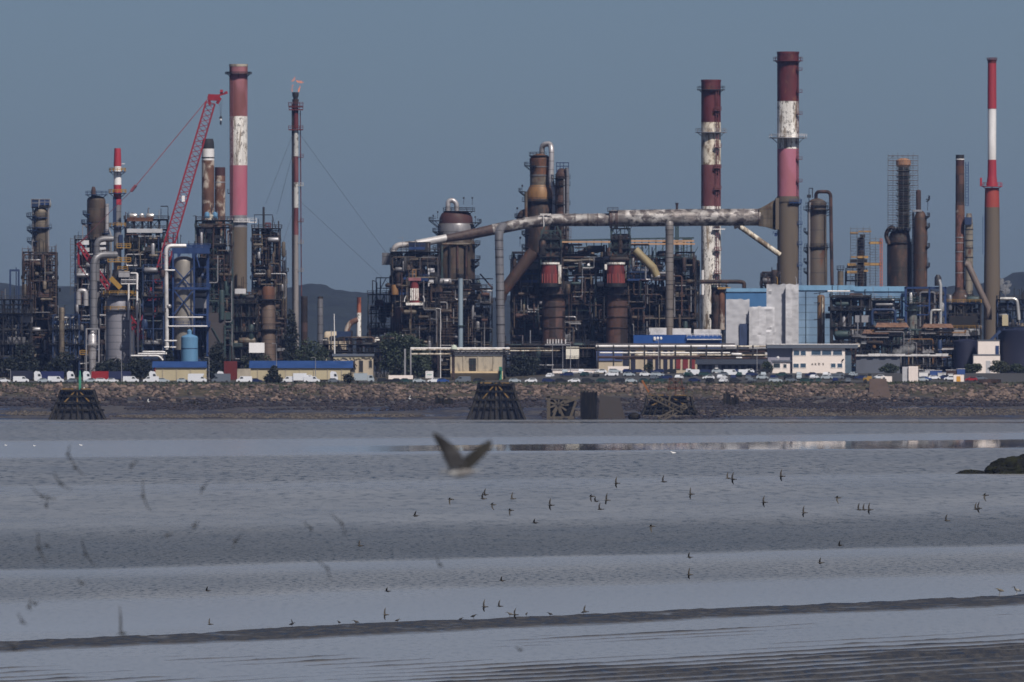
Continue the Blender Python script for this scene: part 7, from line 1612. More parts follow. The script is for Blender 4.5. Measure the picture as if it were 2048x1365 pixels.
for lab, x0_, x1_, yt, m, Y_ in (('navy curtain trailer at the left edge of the truck row', 20, 66, 742, m_tankdk, 4668), ('navy curtain trailer between two white truck cabs', 82, 128, 743, P('navy_curtain', A(30, 42, 88), .6, var=.1), 4668), ('red container trailer behind the third white cab', 183, 217, 743, P('red_container', A(132, 26, 44), .55, var=.12), 4668), ('navy trailer with a plain side right of the red container', 217, 262, 743, P('navy_curtain2', A(34, 44, 78), .6, var=.1), 4670), ('long white trailer below the big green tree', 777, 826, 751, m_off, 4664)):
    c = T('semi_trailer', lab, 'trailer', (x0_ + x1_) / 2, Y_); mb = MB(); mb.box(c.x(x0_), c.x(x1_), -1.25, 1.25, 1.1, c.z(yt))
    for k in range(10): mb.box(c.x(x0_) + (k + .4) * (c.x(x1_) - c.x(x0_)) / 10, c.x(x0_) + (k + .5) * (c.x(x1_) - c.x(x0_)) / 10, -1.31, -1.25, 1.2, c.z(yt) - .1)
    c.part('box', mb, m)
    for k in range(3): c.part('wheel', wheel(c.x(x0_) + 1.4 + 1.2 * k, -1.1, .48), m_tyre)
    mb = MB(); mb.box(c.x(x0_), c.x(x1_), -.9, .9, .75, 1.08); c.part('chassis', mb, m_tyre)
c = T('sign_board', 'square white sign board with a green line in front of the dark yard', 'sign', 858.5, 4655)
mb = MB(); mb.box(c.x(851), c.x(866.5), 0, .3, c.z(757), c.z(742.5)); c.part('board', mb, m_white_clean); mb = MB(); mb.box(c.x(854), c.x(864), -.04, 0, c.z(750.5), c.z(749)); c.part('green_mark', mb, P('sign_green', A(120, 160, 152))); mb = MB(); mb.box(c.x(852.5), c.x(856), -.04, 0, c.z(745), c.z(744)); c.part('grey_mark', mb, P('sign_grey', A(150, 146, 156)))
mb = MB(); mb.bar((c.x(852), .4, 0), (c.x(852), .4, c.z(743)), .2); mb.bar((c.x(866), .4, 0), (c.x(866), .4, c.z(743)), .2); c.part('post', mb, m_boltwht)
c = T('sign_board', 'plain white board beside the tan column foot at left', 'sign', 513, 4782)
mb = MB(); mb.box(c.x(498), c.x(529), 0, .4, c.z(706), c.z(686)); c.part('board', mb, m_white_clean); mb = MB(); mb.bar((c.x(500), .5, 0), (c.x(500), .5, c.z(688)), .3); mb.bar((c.x(526), .5, 0), (c.x(526), .5, c.z(688)), .3); c.part('post', mb, m_dark2)
c = T('cube_container', 'ribbed white cube container on the bank at right', 'container', 1820, 4650)
mb = MB(); mb.box(c.x(1805), c.x(1817), .8, 3.2, .1, c.z(734)); c.part('grey_half', mb, m_wrapg); mb = MB(); mb.box(c.x(1817) + .02, c.x(1836), 0, 3.2, .1, c.z(733))
for k in range(7): mb.box(c.x(1818 + k * 2.6), c.x(1818.8 + k * 2.6), -.1, 0, .2, c.z(734))
c.part('white_half', mb, m_off)
c = T('loader', 'yellow wheel loader beside a small white box at right', 'loader', 1738, 4648)
mb = MB(); mb.box(-1.9, .4, -1, 1, .7, 1.7); mb.box(-.6, .9, -.8, .8, 1.0, 2.2); c.part('body', mb, m_yel); mb = MB(); mb.box(-.3, .8, -.7, .7, 2.2, 3.0); c.part('cab', mb, m_vglass)
for x in (-1.2, 1.1):
    for y in (-.9, .9): c.part('wheel', wheel(x, y, .62), m_tyre)
mb = MB(); mb.bar((.8, 0, 1.2), (2.3, 0, .7), .3); mb.box(2.2, 2.9, -1.1, 1.1, .25, 1.0); c.part('bucket', mb, m_yel)
c = T('site_cabin', 'small white site box right of the yellow loader', 'cabin', 1772, 4654); mb = MB(); mb.box(c.x(1762), c.x(1784), 0, 2.5, .1, c.z(753)); c.part('box', mb, m_off); windows(c, [(1766, 1770, 755, 759)], 0, m_glass)
m_crb = P('crate_blue', A(44, 70, 124), .6); m_crw = P('crate_white', A(206, 206, 208), .6)
for i, (x0_, x1_, ya, yb, m, cl, w) in enumerate(((1838, 1856, 729, 737, m_crw, 'white', 'left of a blue one'), (1860, 1884, 722, 731, m_crb, 'blue', 'left of the right hand tanks'), (1876, 1892, 733, 741, m_crw, 'white', 'right of a blue one'), (1892, 1912, 720, 729, m_rust, 'rusty', 'right of the blue one'), (1806, 1822, 718, 726, m_cream, 'cream', 'under the pale shed roof edge'), (1826, 1846, 716, 724, m_dark2, 'dark', 'under the pale shed roof edge'), (1850, 1868, 714, 720, m_wrapg, 'grey', 'under the pale shed roof edge'), (1914, 1930, 716, 726, m_crb, 'blue', 'beside the smaller dark tank'), (1896, 1906, 736, 743, m_crw, 'small white', 'near the orange-doored cabin'))):
    c = T('crate', f'{cl} store crate in the right hand yard, {w}', 'crate', (x0_ + x1_) / 2, 4700 - (yb - 714) * .9, group='crates in the right hand yard'); mb = MB(); h_ = (yb - ya) * c.s * 1.1; mb.box(c.x(x0_), c.x(x1_), 0, 2.4, 0, h_); c.part('box', mb, m); mb = MB(); mb.box(c.x(x0_) - .1, c.x(x1_) + .1, -.1, 2.5, h_ + .01, h_ + .18); c.part('lid', mb, m_wrapg)
c = T('site_cabin', 'white cabin with an orange door near the right hand bushes', 'cabin', 1917, 4656); mb = MB(); mb.box(c.x(1907), c.x(1928), 0, 2.5, .1, c.z(750)); c.part('box', mb, m_off); mb = MB(); mb.box(c.x(1913), c.x(1921), -.1, .02, .15, c.z(753)); c.part('orange_door', mb, P('orange_door_paint', A(196, 144, 62)))
# lamp posts
for lab, px, yt, Y_, m in (('pale lamp post at the left end of the truck row', 21, 740, 4655, m_boltwht), ('tall pale lamp post before the dark bushes at left', 243, 713, 4662, m_boltwht), ('lamp post at the right end of the small cream warehouse', 418, 716, 4690, m_boltwht), ('tall thin lamp post behind the pointed shrub', 553, 688, 4690, m_boltwht), ('lamp post in front of the long warehouse roof', 631, 716, 4700, m_boltwht), ('left lamp post of three before the off-white cabin', 1105, 690, 4700, m_boltwht), ('middle lamp post of three before the off-white cabin', 1125.5, 688, 4700, m_boltwht), ('right lamp post of three crossing the off-white cabin', 1141, 686, 4700, m_boltwht), ('lamp post before the beige hall and red doors', 1317, 682, 4702, m_boltwht), ('lamp post before the dark-roofed shed', 1514, 698, 4700, m_boltwht), ('thin white lamp mast before the dark lattice structure', 881, 618, 4830, m_white_clean)):
    c = T('lamp_post', lab, 'lamp post', px, Y_, group='lamp posts along the bank'); mb = MB(); h_ = c.z(yt); mb.cyl((0, 0, 0), (0, 0, h_), .14, .09, 8); c.part('pole', mb, m); mb = MB(); mb.bar((0, 0, h_), (-1.0, -.4, h_ + .15), .12); mb.box(-1.5, -.8, -.6, -.2, h_ + .05, h_ + .22); c.part('lamp_head', mb, m)

# ================================================================== SHORE: dolphins, wreckage, rocks, steam
m_timber2 = P('brown_wet_timber', (.020, .017, .014, 1), .9, var=.5, scale=.8)
def dolphin(lab, x0_, x1_, yt, yb, Y_, zb=None, wtop=.55):
    c = T('mooring_dolphin', lab, 'dolphin', (x0_ + x1_) / 2, Y_, z=0); w = (x1_ - x0_) / 2 * c.s; zt = c.z(yt); wt = w * wtop
    for k in range(9):
        f = -1 + k / 4
        for d in (-2.6, 2.6): mb = MB(); j_ = rnd(-.5, .5); mb.tube([(f * w + j_, d * 1.4, -1), (f * (w + wt) * .46 + j_ * .6, d * 1.15, zt * .5), (f * wt, d * .8, zt - rnd(-.4, .9))], rnd(.32, .55), 6); c.part('pile', mb, m_timber if (k + (d > 0)) % 4 else m_timber2)
    for z, k in ((zt * .32, .92), (zt * .55, .76), (zt * .78, .62), (zt * .96, .56)):
        mb = MB(); mb.box(-w * k, w * k, -3.5, 3.3, z - .3, z + .3); c.part('waling', mb, m_timber)
    mb = MB(); k1, k2 = w * .86, w * .52; mb.add([(-k1, -2.9, -.5), (k1, -2.9, -.5), (k1, 2.9, -.5), (-k1, 2.9, -.5), (-k1, -2.9, zt * .3), (k1, -2.9, zt * .3), (k1, 2.9, zt * .3), (-k1, 2.9, zt * .3), (-k2, -2.2, zt * .93), (k2, -2.2, zt * .93), (k2, 2.2, zt * .93), (-k2, 2.2, zt * .93)], [(0, 1, 5, 4), (1, 2, 6, 5), (2, 3, 7, 6), (3, 0, 4, 7), (4, 5, 9, 8), (5, 6, 10, 9), (6, 7, 11, 10), (7, 4, 8, 11), (8, 9, 10, 11)]); c.part('timber_core', mb, m_black, smooth=False)
    mb = MB(); mb.box(-wt * .95, -wt * .25, -2.4, 2, zt - .1, zt + .35); mb.box(wt * .25, wt * .8, -2.4, 2, zt - .1, zt + .3); c.part('ochre_cap', mb, m_ochre)
    mb = MB(); mb.bar((-wt * .85, -3.0, zt * .55), (0, -3.0, zt + .1), .42); mb.bar((wt * .75, -3.0, zt * .6), (0, -3.0, zt + .1), .42); mb.bar((0, -3.0, zt * .4), (0, -3.0, zt), .35); c.part('ochre_brace', mb, m_ochre)
    return c
c = dolphin('black timber mooring dolphin with ochre caps carrying the green beacon', 97, 213, 779, 842, 4472)
b_ = T('green_beacon', 'green beacon post with white lamp on the left timber dolphin', 'beacon', 160, 4472, z=gz(780, 4472)); mb = MB(); mb.bar((0, 0, 0), (0, 0, b_.z(752)), .75); b_.part('post', mb, P('beacon_green', A(60, 132, 110), .6)); mb = MB(); mb.cyl((0, 0, b_.z(752)), (0, 0, b_.z(742)), .3, .2, 8); b_.part('mast', mb, P('beacon_green', A(60, 132, 110))); mb = MB(); mb.ellip((1.3, 0, .35), .3, .3, .4); b_.part('white_lamp', mb, m_white_clean)
dolphin('black timber mooring dolphin with ochre caps in mid shore', 932, 1052, 767, 834, 4474)
dolphin('dark ruined dolphin behind the fallen truss', 1276, 1400, 792, 838, 4520, wtop=.7)
c = T('steel_dolphin_head', 'rusty braced steel head on the ruined dolphin behind the truss', 'steel frame', 1351, 4520, z=gz(792, 4520)); mb = MB()
for xa, ya, xb, yb in ((1334, 792, 1340, 758), (1368, 792, 1362, 758), (1338, 758, 1364, 758), (1336, 775, 1366, 775), (1336, 776, 1362, 758), (1366, 776, 1340, 758), (1334, 778, 1370, 778), (1351, 790, 1351, 756)): mb.bar((c.x(xa), 0, c.z(ya)), (c.x(xb), 0, c.z(yb)), .5)
c.part('braced_frame', mb, P('rust_brown_steel', A(74, 58, 56), .8, var=.4)); mb = MB()
for k in range(6): mb.box(c.x(1335 + 6 * k), c.x(1339 + 6 * k), -.6, .4, c.z(779), c.z(776))
c.part('rust_plate', mb, m_rustb)
c = T('leaning_beam', 'orange rusty plate beam leaning above the ruined dolphin', 'beam', 1292, 4522, z=gz(790, 4522)); mb = MB(); mb.bar((c.x(1301), 0, c.z(790)), (c.x(1284), 0, c.z(761)), 1.7, .6); c.part('beam', mb, P('orange_beam_rust', A(128, 82, 54), .8, var=.3))
c = T('broken_panel', 'broken tan concrete panel pierced by dark holes on the shore', 'panel', 1128, 4478, z=0)
m_bc = P('tan_broken_concrete', A(78, 73, 69), .9, var=.5, scale=.6)
mb = MB(); Z = c.z
mb.bar((c.x(1097), 0, -.3), (c.x(1097), 0, Z(793)), 1.1, 1); mb.bar((c.x(1094), 0, Z(793)), (c.x(1150), 0, Z(797)), 1.0, 1); mb.bar((c.x(1160), 0, Z(795)), (c.x(1128), 0, Z(806)), 1.1, .9)
hub = (c.x(1116), 0, Z(810))
for a in range(9): mb.bar(hub, (hub[0] + 3.4 * cos(a * .7), 0, hub[2] + 2.8 * sin(a * .7)), .55, .6)
mb.ring(hub[0], 0, 0, 0, .1, .1, 6); mb.bar((c.x(1097), 0, .5), (c.x(1148), 0, .6), 1.1, 1); mb.bar((c.x(1140), 0, .3), (c.x(1152), 0, Z(803)), .9, .8); mb.bar((c.x(1105), 0, .5), hub, .7, .8); mb.bar((c.x(1128), 0, .5), hub, .7, .8); c.part('pierced_panel', mb, m_bc)
mb = MB(); mb.box(c.x(1096), c.x(1150), .9, 1.4, -.3, Z(800)); c.part('dark_backing', mb, m_timber)
c = T('caisson', 'square dark timber caisson standing on the shore', 'caisson', 1178, 4482, z=0); mb = MB(); mb.box(c.x(1161), c.x(1195), 0, 6, -.5, c.z(785)); c.part('shell', mb, m_timber)
for k in range(6): mb = MB(); x_ = 1163 + 6 * k; mb.bar((c.x(x_), -.2, -.5), (c.x(x_), -.2, c.z(784 - rnd(0, 2))), .5); c.part('pile', mb, m_timber)
c = T('slab', 'sloping brown concrete slab right of the dark caisson', 'slab', 1222, 4492, z=0); mb = MB(); mb.add([(c.x(1196), 0, -.3), (c.x(1252), 0, -.3), (c.x(1240), 2, c.z(797)), (c.x(1200), 2, c.z(790)), (c.x(1196), 7, -.3), (c.x(1252), 7, -.3), (c.x(1240), 6, c.z(797)), (c.x(1200), 6, c.z(790))], [(0, 1, 2, 3), (1, 5, 6, 2), (5, 4, 7, 6), (4, 0, 3, 7), (3, 2, 6, 7)]); c.part('slab_block', mb, P('brown_slab', A(54, 52, 56), .9, var=.4), smooth=False)
c = T('fallen_truss', 'fallen tan lattice truss sloping down to the water', 'truss', 1325, 4470, z=0); mb = MB(); mb.lattice((c.x(1297), 0, c.z(789)), (c.x(1366), -1, c.z(822)), 1.5, 1.2, 9, .42, .25); c.part('girder', mb, m_bc); mb = MB(); mb.lattice((c.x(1372), 0, c.z(812)), (c.x(1318), -2, c.z(840)), 1.3, 1, 7, .4, .25); c.part('lower_girder', mb, m_bc)
mb = MB(); mb.bar((c.x(1338), .5, c.z(802)), (c.x(1342), .5, c.z(785)), .6); mb.bar((c.x(1334), .5, c.z(786)), (c.x(1344), .5, c.z(786)), .8); mb.bar((c.x(1372), .5, c.z(786)), (c.x(1385), .5, c.z(793)), .7); c.part('strut', mb, m_bc)
c = T('sunken_block', 'dark low block in the shallows left of the fallen truss', 'block', 1268, 4476, z=0); mb = MB(); mb.ellip((0, 0, 1.0), 2.0, 1.5, 1.3, 14, 8); c.part('block_body', mb, m_timber)
for lab, px, py, w_, h_, m in (('small dark ruin of piles at the foot of the bank left of the middle dolphin', 888, 802, 30, 18, m_timber), ('dark heap with an upturned end on the mud at left', 385, 803, 12, 9, m_timber), ('dark block on the upper shore right of the truss', 1462, 794, 26, 26, m_timber)):
    c = T('shore_ruin', lab, 'ruin', px, 4596, z=shore_z(gx(px, 4596), 4596))
    for k in range(6): mb = MB(); x_ = (k - 2.5) / 5 * w_ * c.s; mb.bar((x_, rnd(-.5, .5), -.3), (x_ + rnd(-.2, .2), 0, h_ * c.s * rnd(.6, 1)), w_ * c.s / 5.2, 1.4); c.part('stump', mb, m)
    if px == 385: mb = MB(); mb.tube([(1, 0, .3), (4, 0, .4), (5.5, 0, 1.2)], [.3, .25, .12], 6); c.part('branch', mb, m)
c = T('slipway', 'brown concrete slipway block cut into the bank at right', 'slipway', 1752, 4605, z=4.5); mb = MB(); mb.add([(c.x(1738), 0, -1), (c.x(1788), 0, -1), (c.x(1776), 22, c.z(758)), (c.x(1742), 22, c.z(758)), (c.x(1738), 24, -1), (c.x(1788), 24, -1)], [(0, 1, 2, 3), (1, 5, 2), (0, 3, 4), (3, 2, 5, 4)]); c.part('slab_block', mb, P('slip_concrete', A(78, 68, 68), .9, var=.25), smooth=False)
c = T('rusty_plate', 'flat rusty sheet lying on the bank top at right', 'plate', 1979, 4640, z=11.3); mb = MB(); mb.box(c.x(1958), c.x(2002), 0, 4, .1, 1.3); c.part('sheet_box', mb, m_rust)
# rocks in the near water
def rock_blob(mb, cx, cy, w, d, h, seed, n=44, m=14):
    vs = []; fs = []
    for k in range(m + 1):
        f = k / m
        for i in range(n):
            a = 2 * pi * i / n; q = cos(f * pi / 2) ** .7
            r = 1 + .25 * mnoise.noise(Vector((cos(a) * 1.6 + seed, sin(a) * 1.6, f * 2.5))) + .14 * mnoise.noise(Vector((cos(a) * 5 + seed, sin(a) * 5, f * 8)))
            vs.append((cx + w * q * r * cos(a), cy + d * q * r * sin(a), -.4 + (h + .4) * sin(f * pi / 2) * (1 + .2 * mnoise.noise(Vector((a * 1.5, f * 3, seed))) + .12 * mnoise.noise(Vector((a * 5, f * 9, seed))))))
    for k in range(m):
        for i in range(n): j = (i + 1) % n; fs.append((k * n + i, k * n + j, (k + 1) * n + j, (k + 1) * n + i))
    mb.add(vs, fs)
m_rock = P('weedy_black_rock', (.011, .012, .012, 1), .85, var=.5, tint=(.018, .020, .011), scale=.9, streak=1); m_rock.node_tree.nodes['Principled BSDF'].inputs['Specular IOR Level'].default_value = .1
Yr = F * H / (948 - HY)
for lab, px, w_, h_, d in (('large black weedy rock at the right edge of the water', 2042, 70, 32, 4), ('low flat weedy rock tongue left of the large black rock', 1944, 34, 7, 2)):
    c = T('rock', lab, 'rock', px, Yr, z=0); mb = MB(); rock_blob(mb, 0, 0, w_ * c.s, d, h_ * c.s, px * .37)
    if px > 2000: rock_blob(mb, -40 * c.s, -1, 26 * c.s, 2.5, 16 * c.s, 3.3); rock_blob(mb, 30 * c.s, 1, 50 * c.s, 4, 40 * c.s, 8.1)
    mb.build('rock_body', m_rock, c.o, smooth=False)
# steam
def steam(lab, px, py, Y_, blobs, dens):
    c = T('steam_plume', lab, 'steam', px, Y_, z=gz(py, Y_)); m = bpy.data.materials.new('steam'); m.use_nodes = True; nt = m.node_tree; nt.nodes.remove(nt.nodes['Principled BSDF'])
    pv = nt.nodes.new('ShaderNodeVolumePrincipled'); pv.inputs['Color'].default_value = (.95, .95, .97, 1); n = noise(nt, coords(nt, (1, 1, 1), False), .55, 3, .6)
    r = ramp(nt, n, [(.42, (0, 0, 0)), (.65, (dens,) * 3)]); nt.links.new(r.outputs[0], pv.inputs['Density']); nt.links.new(pv.outputs[0], nt.nodes['Material Output'].inputs['Volume'])
    for k, (bx, bz, br) in enumerate(blobs): mb = MB(); mb.ellip((bx, 0, bz), br, br, br * .9, 14, 9); c.part('puff', mb, m)
steam('small white steam plume right of the slim red and white chimney', 2012, 582, 5060, [(0, 0, 1.6), (-1.2, 1.6, 1.8), (.6, 2.4, 1.5), (-2.0, 3.4, 1.4)], 1.0)
steam('thin white steam drifting low in front of the dark pipework at right', 1806, 702, 4770, [(0, 0, 2.0), (2.2, 1.0, 2.0), (-2.0, -.4, 1.6)], .5)
# ================================================================== BIRDS
def bird_mesh(L, span, roll, up, down, head, chord=.26, sweep=.25, bill=.18, bend=.25, legs=0, asym=1.0):
    """one continuous bird: lofted body from bill to tail, two tapering bent wings grown from the shoulders.
    nose along +x before heading; roll tips the wing plane; up/down raise each wing from that plane (radians)"""
    mb = MB(); r = L * .135; n = 10
    st = [(.5 + bill, .04, .02), (.5, .16, .03), (.46, .40, .05), (.38, .46, .05), (.30, .42, .02), (.18, .80, 0), (0, 1.0, -.02), (-.18, .82, 0), (-.34, .42, .02), (-.44, .34, .03), (-.56, .30, .03)]
    vs = []; fs = []
    for k, (x, q, dz) in enumerate(st):
        fl = .35 if k >= 9 else 1
        for i in range(n):
            a = 2 * pi * i / n; vs.append(Vector((x * L, r * q * cos(a) * (1.7 if k >= 9 else 1), r * q * fl * sin(a) + dz * L)))
    for k in range(len(st) - 1):
        for i in range(n): j = (i + 1) % n; fs.append((k * n + i, k * n + j, (k + 1) * n + j, (k + 1) * n + i))
    fs += [tuple(range(n - 1, -1, -1)), tuple((len(st) - 1) * n + i for i in range(n))]
    for sg, ang, sc in ((1, up, 1.0), (-1, down, asym)):
        b = len(vs); secs = 6
        for k in range(secs + 1):
            f = k / secs; y = r * .3 + span / 2 * sc * f; c = L * chord * (1.15 - .25 * f) * (1 if f < .5 else 1 - (f - .5) ** 1.5 * 2.3)
            an = ang + bend * max(0, f - .4) * (1 if ang > 0 else -.6); z = y * sin(an); yy = y * cos(an)
            x0_ = L * .16 - L * sweep * (f ** 1.8) + L * .10 * sin(min(1, f * 2.2) * pi / 2); th = r * .22 * (1 - .8 * f) + .004
            for dx, dz in ((c * .5, 0), (c * .15, th), (-c * .5, .2 * th), (c * .1, -th)): vs.append(Vector((x0_ + dx, sg * yy, z + dz + r * .25)))
        for k in range(secs):
            for i in range(4): j = (i + 1) % 4; q = (b + k * 4 + i, b + k * 4 + j, b + k * 4 + 4 + j, b + k * 4 + 4 + i); fs.append(q if sg < 0 else q[::-1])
        e = b + secs * 4; fs.append((e, e + 1, e + 2, e + 3)); fs.append((b + 3, b + 2, b + 1, b))
    R = Matrix.Rotation(head, 3, 'Z') @ Matrix.Rotation(roll, 3, 'X')
    mb.add([tuple(R @ v) for v in vs], fs); return mb
def wader_mesh(L, head, wings=0.0, neck=.55):
    """standing wader: tilted egg body, neck, head, bill and two thin jointed legs in one mesh"""
    mb = MB(); pts = [(-.62, .50), (-.45, .56), (-.2, .62), (.05, .68), (.24, .78), (.33, .78 + neck * .35), (.40, .80 + neck * .42), (.50, .80 + neck * .40), (.85, .74 + neck * .36)]; rr = [.03, .10, .19, .20, .13, .075, .085, .04, .012]
    mb.tube([(x * L, 0, z * L) for x, z in pts], [q * L for q in rr], 8)
    for y, dx in ((.06, .0), (-.06, .10)): mb.tube([(0 + dx * L * .3, y * L, .52 * L), (-.03 * L + dx * L, y * L, .27 * L), (.03 * L + dx * L, y * L, 0)], .022 * L, 5); mb.tube([(.03 * L + dx * L, y * L, .01), (.12 * L + dx * L, y * L, .005)], .02 * L, 4)
    if wings:
        for sg in (1, -1): mb.tube([(.1 * L, sg * .1 * L, .72 * L), (.0, sg * .3 * L * wings, (.72 + .45 * wings) * L), (-.2 * L, sg * .38 * L * wings, (.72 + .95 * wings) * L)], [.10 * L, .12 * L, .02 * L], 6)
    R = Matrix.Rotation(head, 3, 'Z'); mb.v = [tuple(R @ Vector(v)) for v in mb.v]; return mb
m_wad = P('dark_wader_plumage', (.022, .021, .024, 1), .8, var=.4, scale=6, tint=(.06, .055, .05))
m_wad2 = P('grey_brown_plumage', (.016, .016, .017, 1), .8, var=.4, scale=6)
m_pale = P('pale_wader_plumage', (.10, .095, .09, 1), .8, var=.4, scale=5)
def put_bird(name, lab, px, py, Y, mb, mat, group, cat='bird'):
    o = mb.build(name, mat); o.location = (gx(px, Y), Y, gz(py, Y)); tag(o, lab, cat, group); return o
# sharp flock over the water: px, py, pose (B both wings spread upright, U one wing up, D one wing down, G gliding edge-on), place words
FL = [(902, 999, 'D', 'just below the big gull'), (971, 990, 'U', 'upper of a close pair below the big gull'), (967, 998, 'U', 'lower of a close pair below the big gull'), (986, 1010, 'D', 'right below the close pair under the big gull'), (1026, 998, 'U', 'small one with wing raised, above another right of the big gull'), (1022, 1021, 'D', 'below a smaller one right of the big gull'),
      (1102, 1011, 'B', 'alone halfway between the big gull and the tight foursome'), (1071, 1046, 'G', 'low and small, right of the gull and below the rest'), (1184, 993, 'D', 'top left of the tight foursome'), (1193, 1003, 'G', 'middle of the tight foursome'), (1215, 1001, 'B', 'rightmost of the tight foursome'), (1201, 1019, 'U', 'lowest of the tight foursome'), (1234, 967, 'B', 'above and right of the tight foursome'),
      (1328, 964, 'U', 'wing straight up, left of mid right'), (1304, 1053, 'D', 'low over dark ripples right of the foursome'), (1383, 989, 'B', 'alone between the raised-wing bird and the upper pair'), (1457, 957, 'U', 'left of the touching upper pair'), (1467, 959, 'B', 'right of the touching upper pair'), (1564, 953, 'B', 'highest of the right hand flock'), (1529, 1005, 'B', 'tall upright one below the highest bird'),
      (1609, 1026, 'B', 'over the edge of dark ripples, left of the threesome'), (1676, 996, 'D', 'stubby one above and left of the threesome'), (1719, 1020, 'U', 'left of the tight threesome'), (1729, 1020, 'U', 'middle of the tight threesome'), (1740, 1020, 'B', 'right of the tight threesome'), (1971, 991, 'D', 'below the black rock near the right edge'), (1953, 1019, 'U', 'left of the overlapping pair near the right edge'), (1958, 1017, 'B', 'right of the overlapping pair near the right edge'), (1894, 1042, 'U', 'wing raised over dark ripples at far right'),
      (832, 1032, 'G', 'gliding small one left of the flock'), (721, 1092, 'U', 'over dark ripples at left centre'), (416, 1182, 'G', 'gliding low over the slick at left'), (776, 1183, 'G', 'bent-winged over the slick in the middle'), (1005, 1162, 'G', 'tiny edge-on over the pale band'), (1380, 1115, 'G', 'upper of two over the pale band right of centre'), (1380, 1150, 'B', 'lower of two over the pale band right of centre'), (1642, 1126, 'G', 'tiny one low at right below the dark ripples'), (1681, 1091, 'G', 'tiny one on the lower edge of the dark ripples at right'),
      (421, 1249, 'U', 'slanting just above the mudbank at left'), (772, 1230, 'B', 'slanting pale one just above the mudbank in the middle'), (970, 1214, 'B', 'left of two upright above the mudbank'), (1000, 1213, 'U', 'right of two upright above the mudbank'), (1031, 1230, 'B', 'crosslike one skimming the mudbank'), (1171, 1224, 'U', 'taking off behind a standing bird on the mudbank')]
for i, (px, py, k, w) in enumerate(FL):
    Y = 640 + 25 * sin(i * 1.7)
    L, span = .27, .60
    hd = pi + rnd(-.35, .35)
    kw = dict(roll=1.35 + rnd(-.15, .15), up=rnd(.1, .3), down=rnd(.1, .3), asym=.8)
    if k == 'U': kw.update(down=1.0, asym=.45)
    if k == 'D': kw.update(roll=-1.4 + rnd(-.15, .1), asym=.4, down=.8)
    if k == 'G': kw.update(roll=.35 + rnd(-.1, .3), up=.3, down=.15); span = .50
    put_bird('wader', f'small dark flying wader, {w}', px, py, Y, bird_mesh(L, span * (1.08 if k == 'B' else 1), head=hd, **kw), m_wad, 'small dark waders flying over the water')
# near, out of focus birds at left: px, py, tilt of the wing line in the picture, span in photograph pixels
NB = [(135, 909, 1.55, 34, .7, 'highest of the blurred birds at left'), (150, 936, .9, 48, .95, 'upper end of the blurred diagonal chain at left'), (122, 968, .75, 46, .95, 'middle of the blurred diagonal chain at left'), (85, 994, .45, 48, 1, 'lower end of the blurred diagonal chain at left'), (92, 1012, 1.5, 40, .3, 'hanging under the blurred diagonal chain at left'), (264, 931, 2.2, 26, .8, 'small blurred one right of the diagonal chain'), (285, 993, 1.35, 60, 1, 'tall thin blurred one right of the diagonal chain'), (404, 977, 2.1, 30, .8, 'blurred one furthest right in the upper left group'),
      (388, 1052, 2.0, 24, .6, 'small blurred one above the dark ripples at left'), (334, 1072, 2.6, 24, .3, 'faint blurred one left of another over dark ripples'), (470, 1082, 2.2, 30, .9, 'blurred one at the right end over dark ripples'), (76, 1098, 1.3, 60, 1, 'tall faint blurred one over dark ripples at far left'), (95, 1093, .3, 16, .5, 'small blurred dot beside the tall faint one'), (171, 1109, 1.1, 56, 1, 'slanting faint blurred one over dark ripples'), (163, 1167, .4, 22, .6, 'small blurred one below the slanting faint one'), (57, 1214, 1.45, 30, .5, 'left of the blurred pair at lower left'), (70, 1208, .2, 20, .6, 'right of the blurred pair at lower left'),
      (44, 1244, .85, 34, .6, 'lowest slanting blurred one at lower left'), (684, 1047, -.55, 54, 1, 'large blurred one gliding bent-winged in the middle'), (622, 1057, -.1, 36, .4, 'faint blurred one left of the gliding bent-winged bird'), (655, 1137, -.55, 48, 1, 'lower blurred bent-winged glider in the middle'), (880, 1130, .9, 32, .4, 'small blurred one alone below the big gull'), (1040, 1300, .3, 20, .6, 'faint blurred one over the ribbed mud'), (29, 1297, -.9, 20, .4, 'blurred dark one at the mud edge bottom left')]
for i, (px, py, tl, sp, asy, w) in enumerate(NB):
    Y = 172 + 14 * sin(i * 2.1); s = Y / F; span = sp * s
    gl = tl < 0
    mb = bird_mesh(.135, span * 1.1, roll=tl if not gl else .5, up=(.10 if not gl else .1), down=(.10 if not gl else -.75), head=(pi / 2 + rnd(-.35, .35)) if not gl else pi / 2 + .2, asym=asy, chord=.30)
    put_bird('blurred_bird', f'{w}, a near out of focus wader', px, py, Y, mb, m_wad2, 'near blurred waders at left')
put_bird('blurred_bird', 'near blurred pale-bodied bird with one wing straight up over the mudbank', 245, 1268, 180, bird_mesh(.15, .71, roll=1.45, up=.1, down=1.2, head=pi + .9, asym=.3), m_wad2, 'near blurred waders at left')
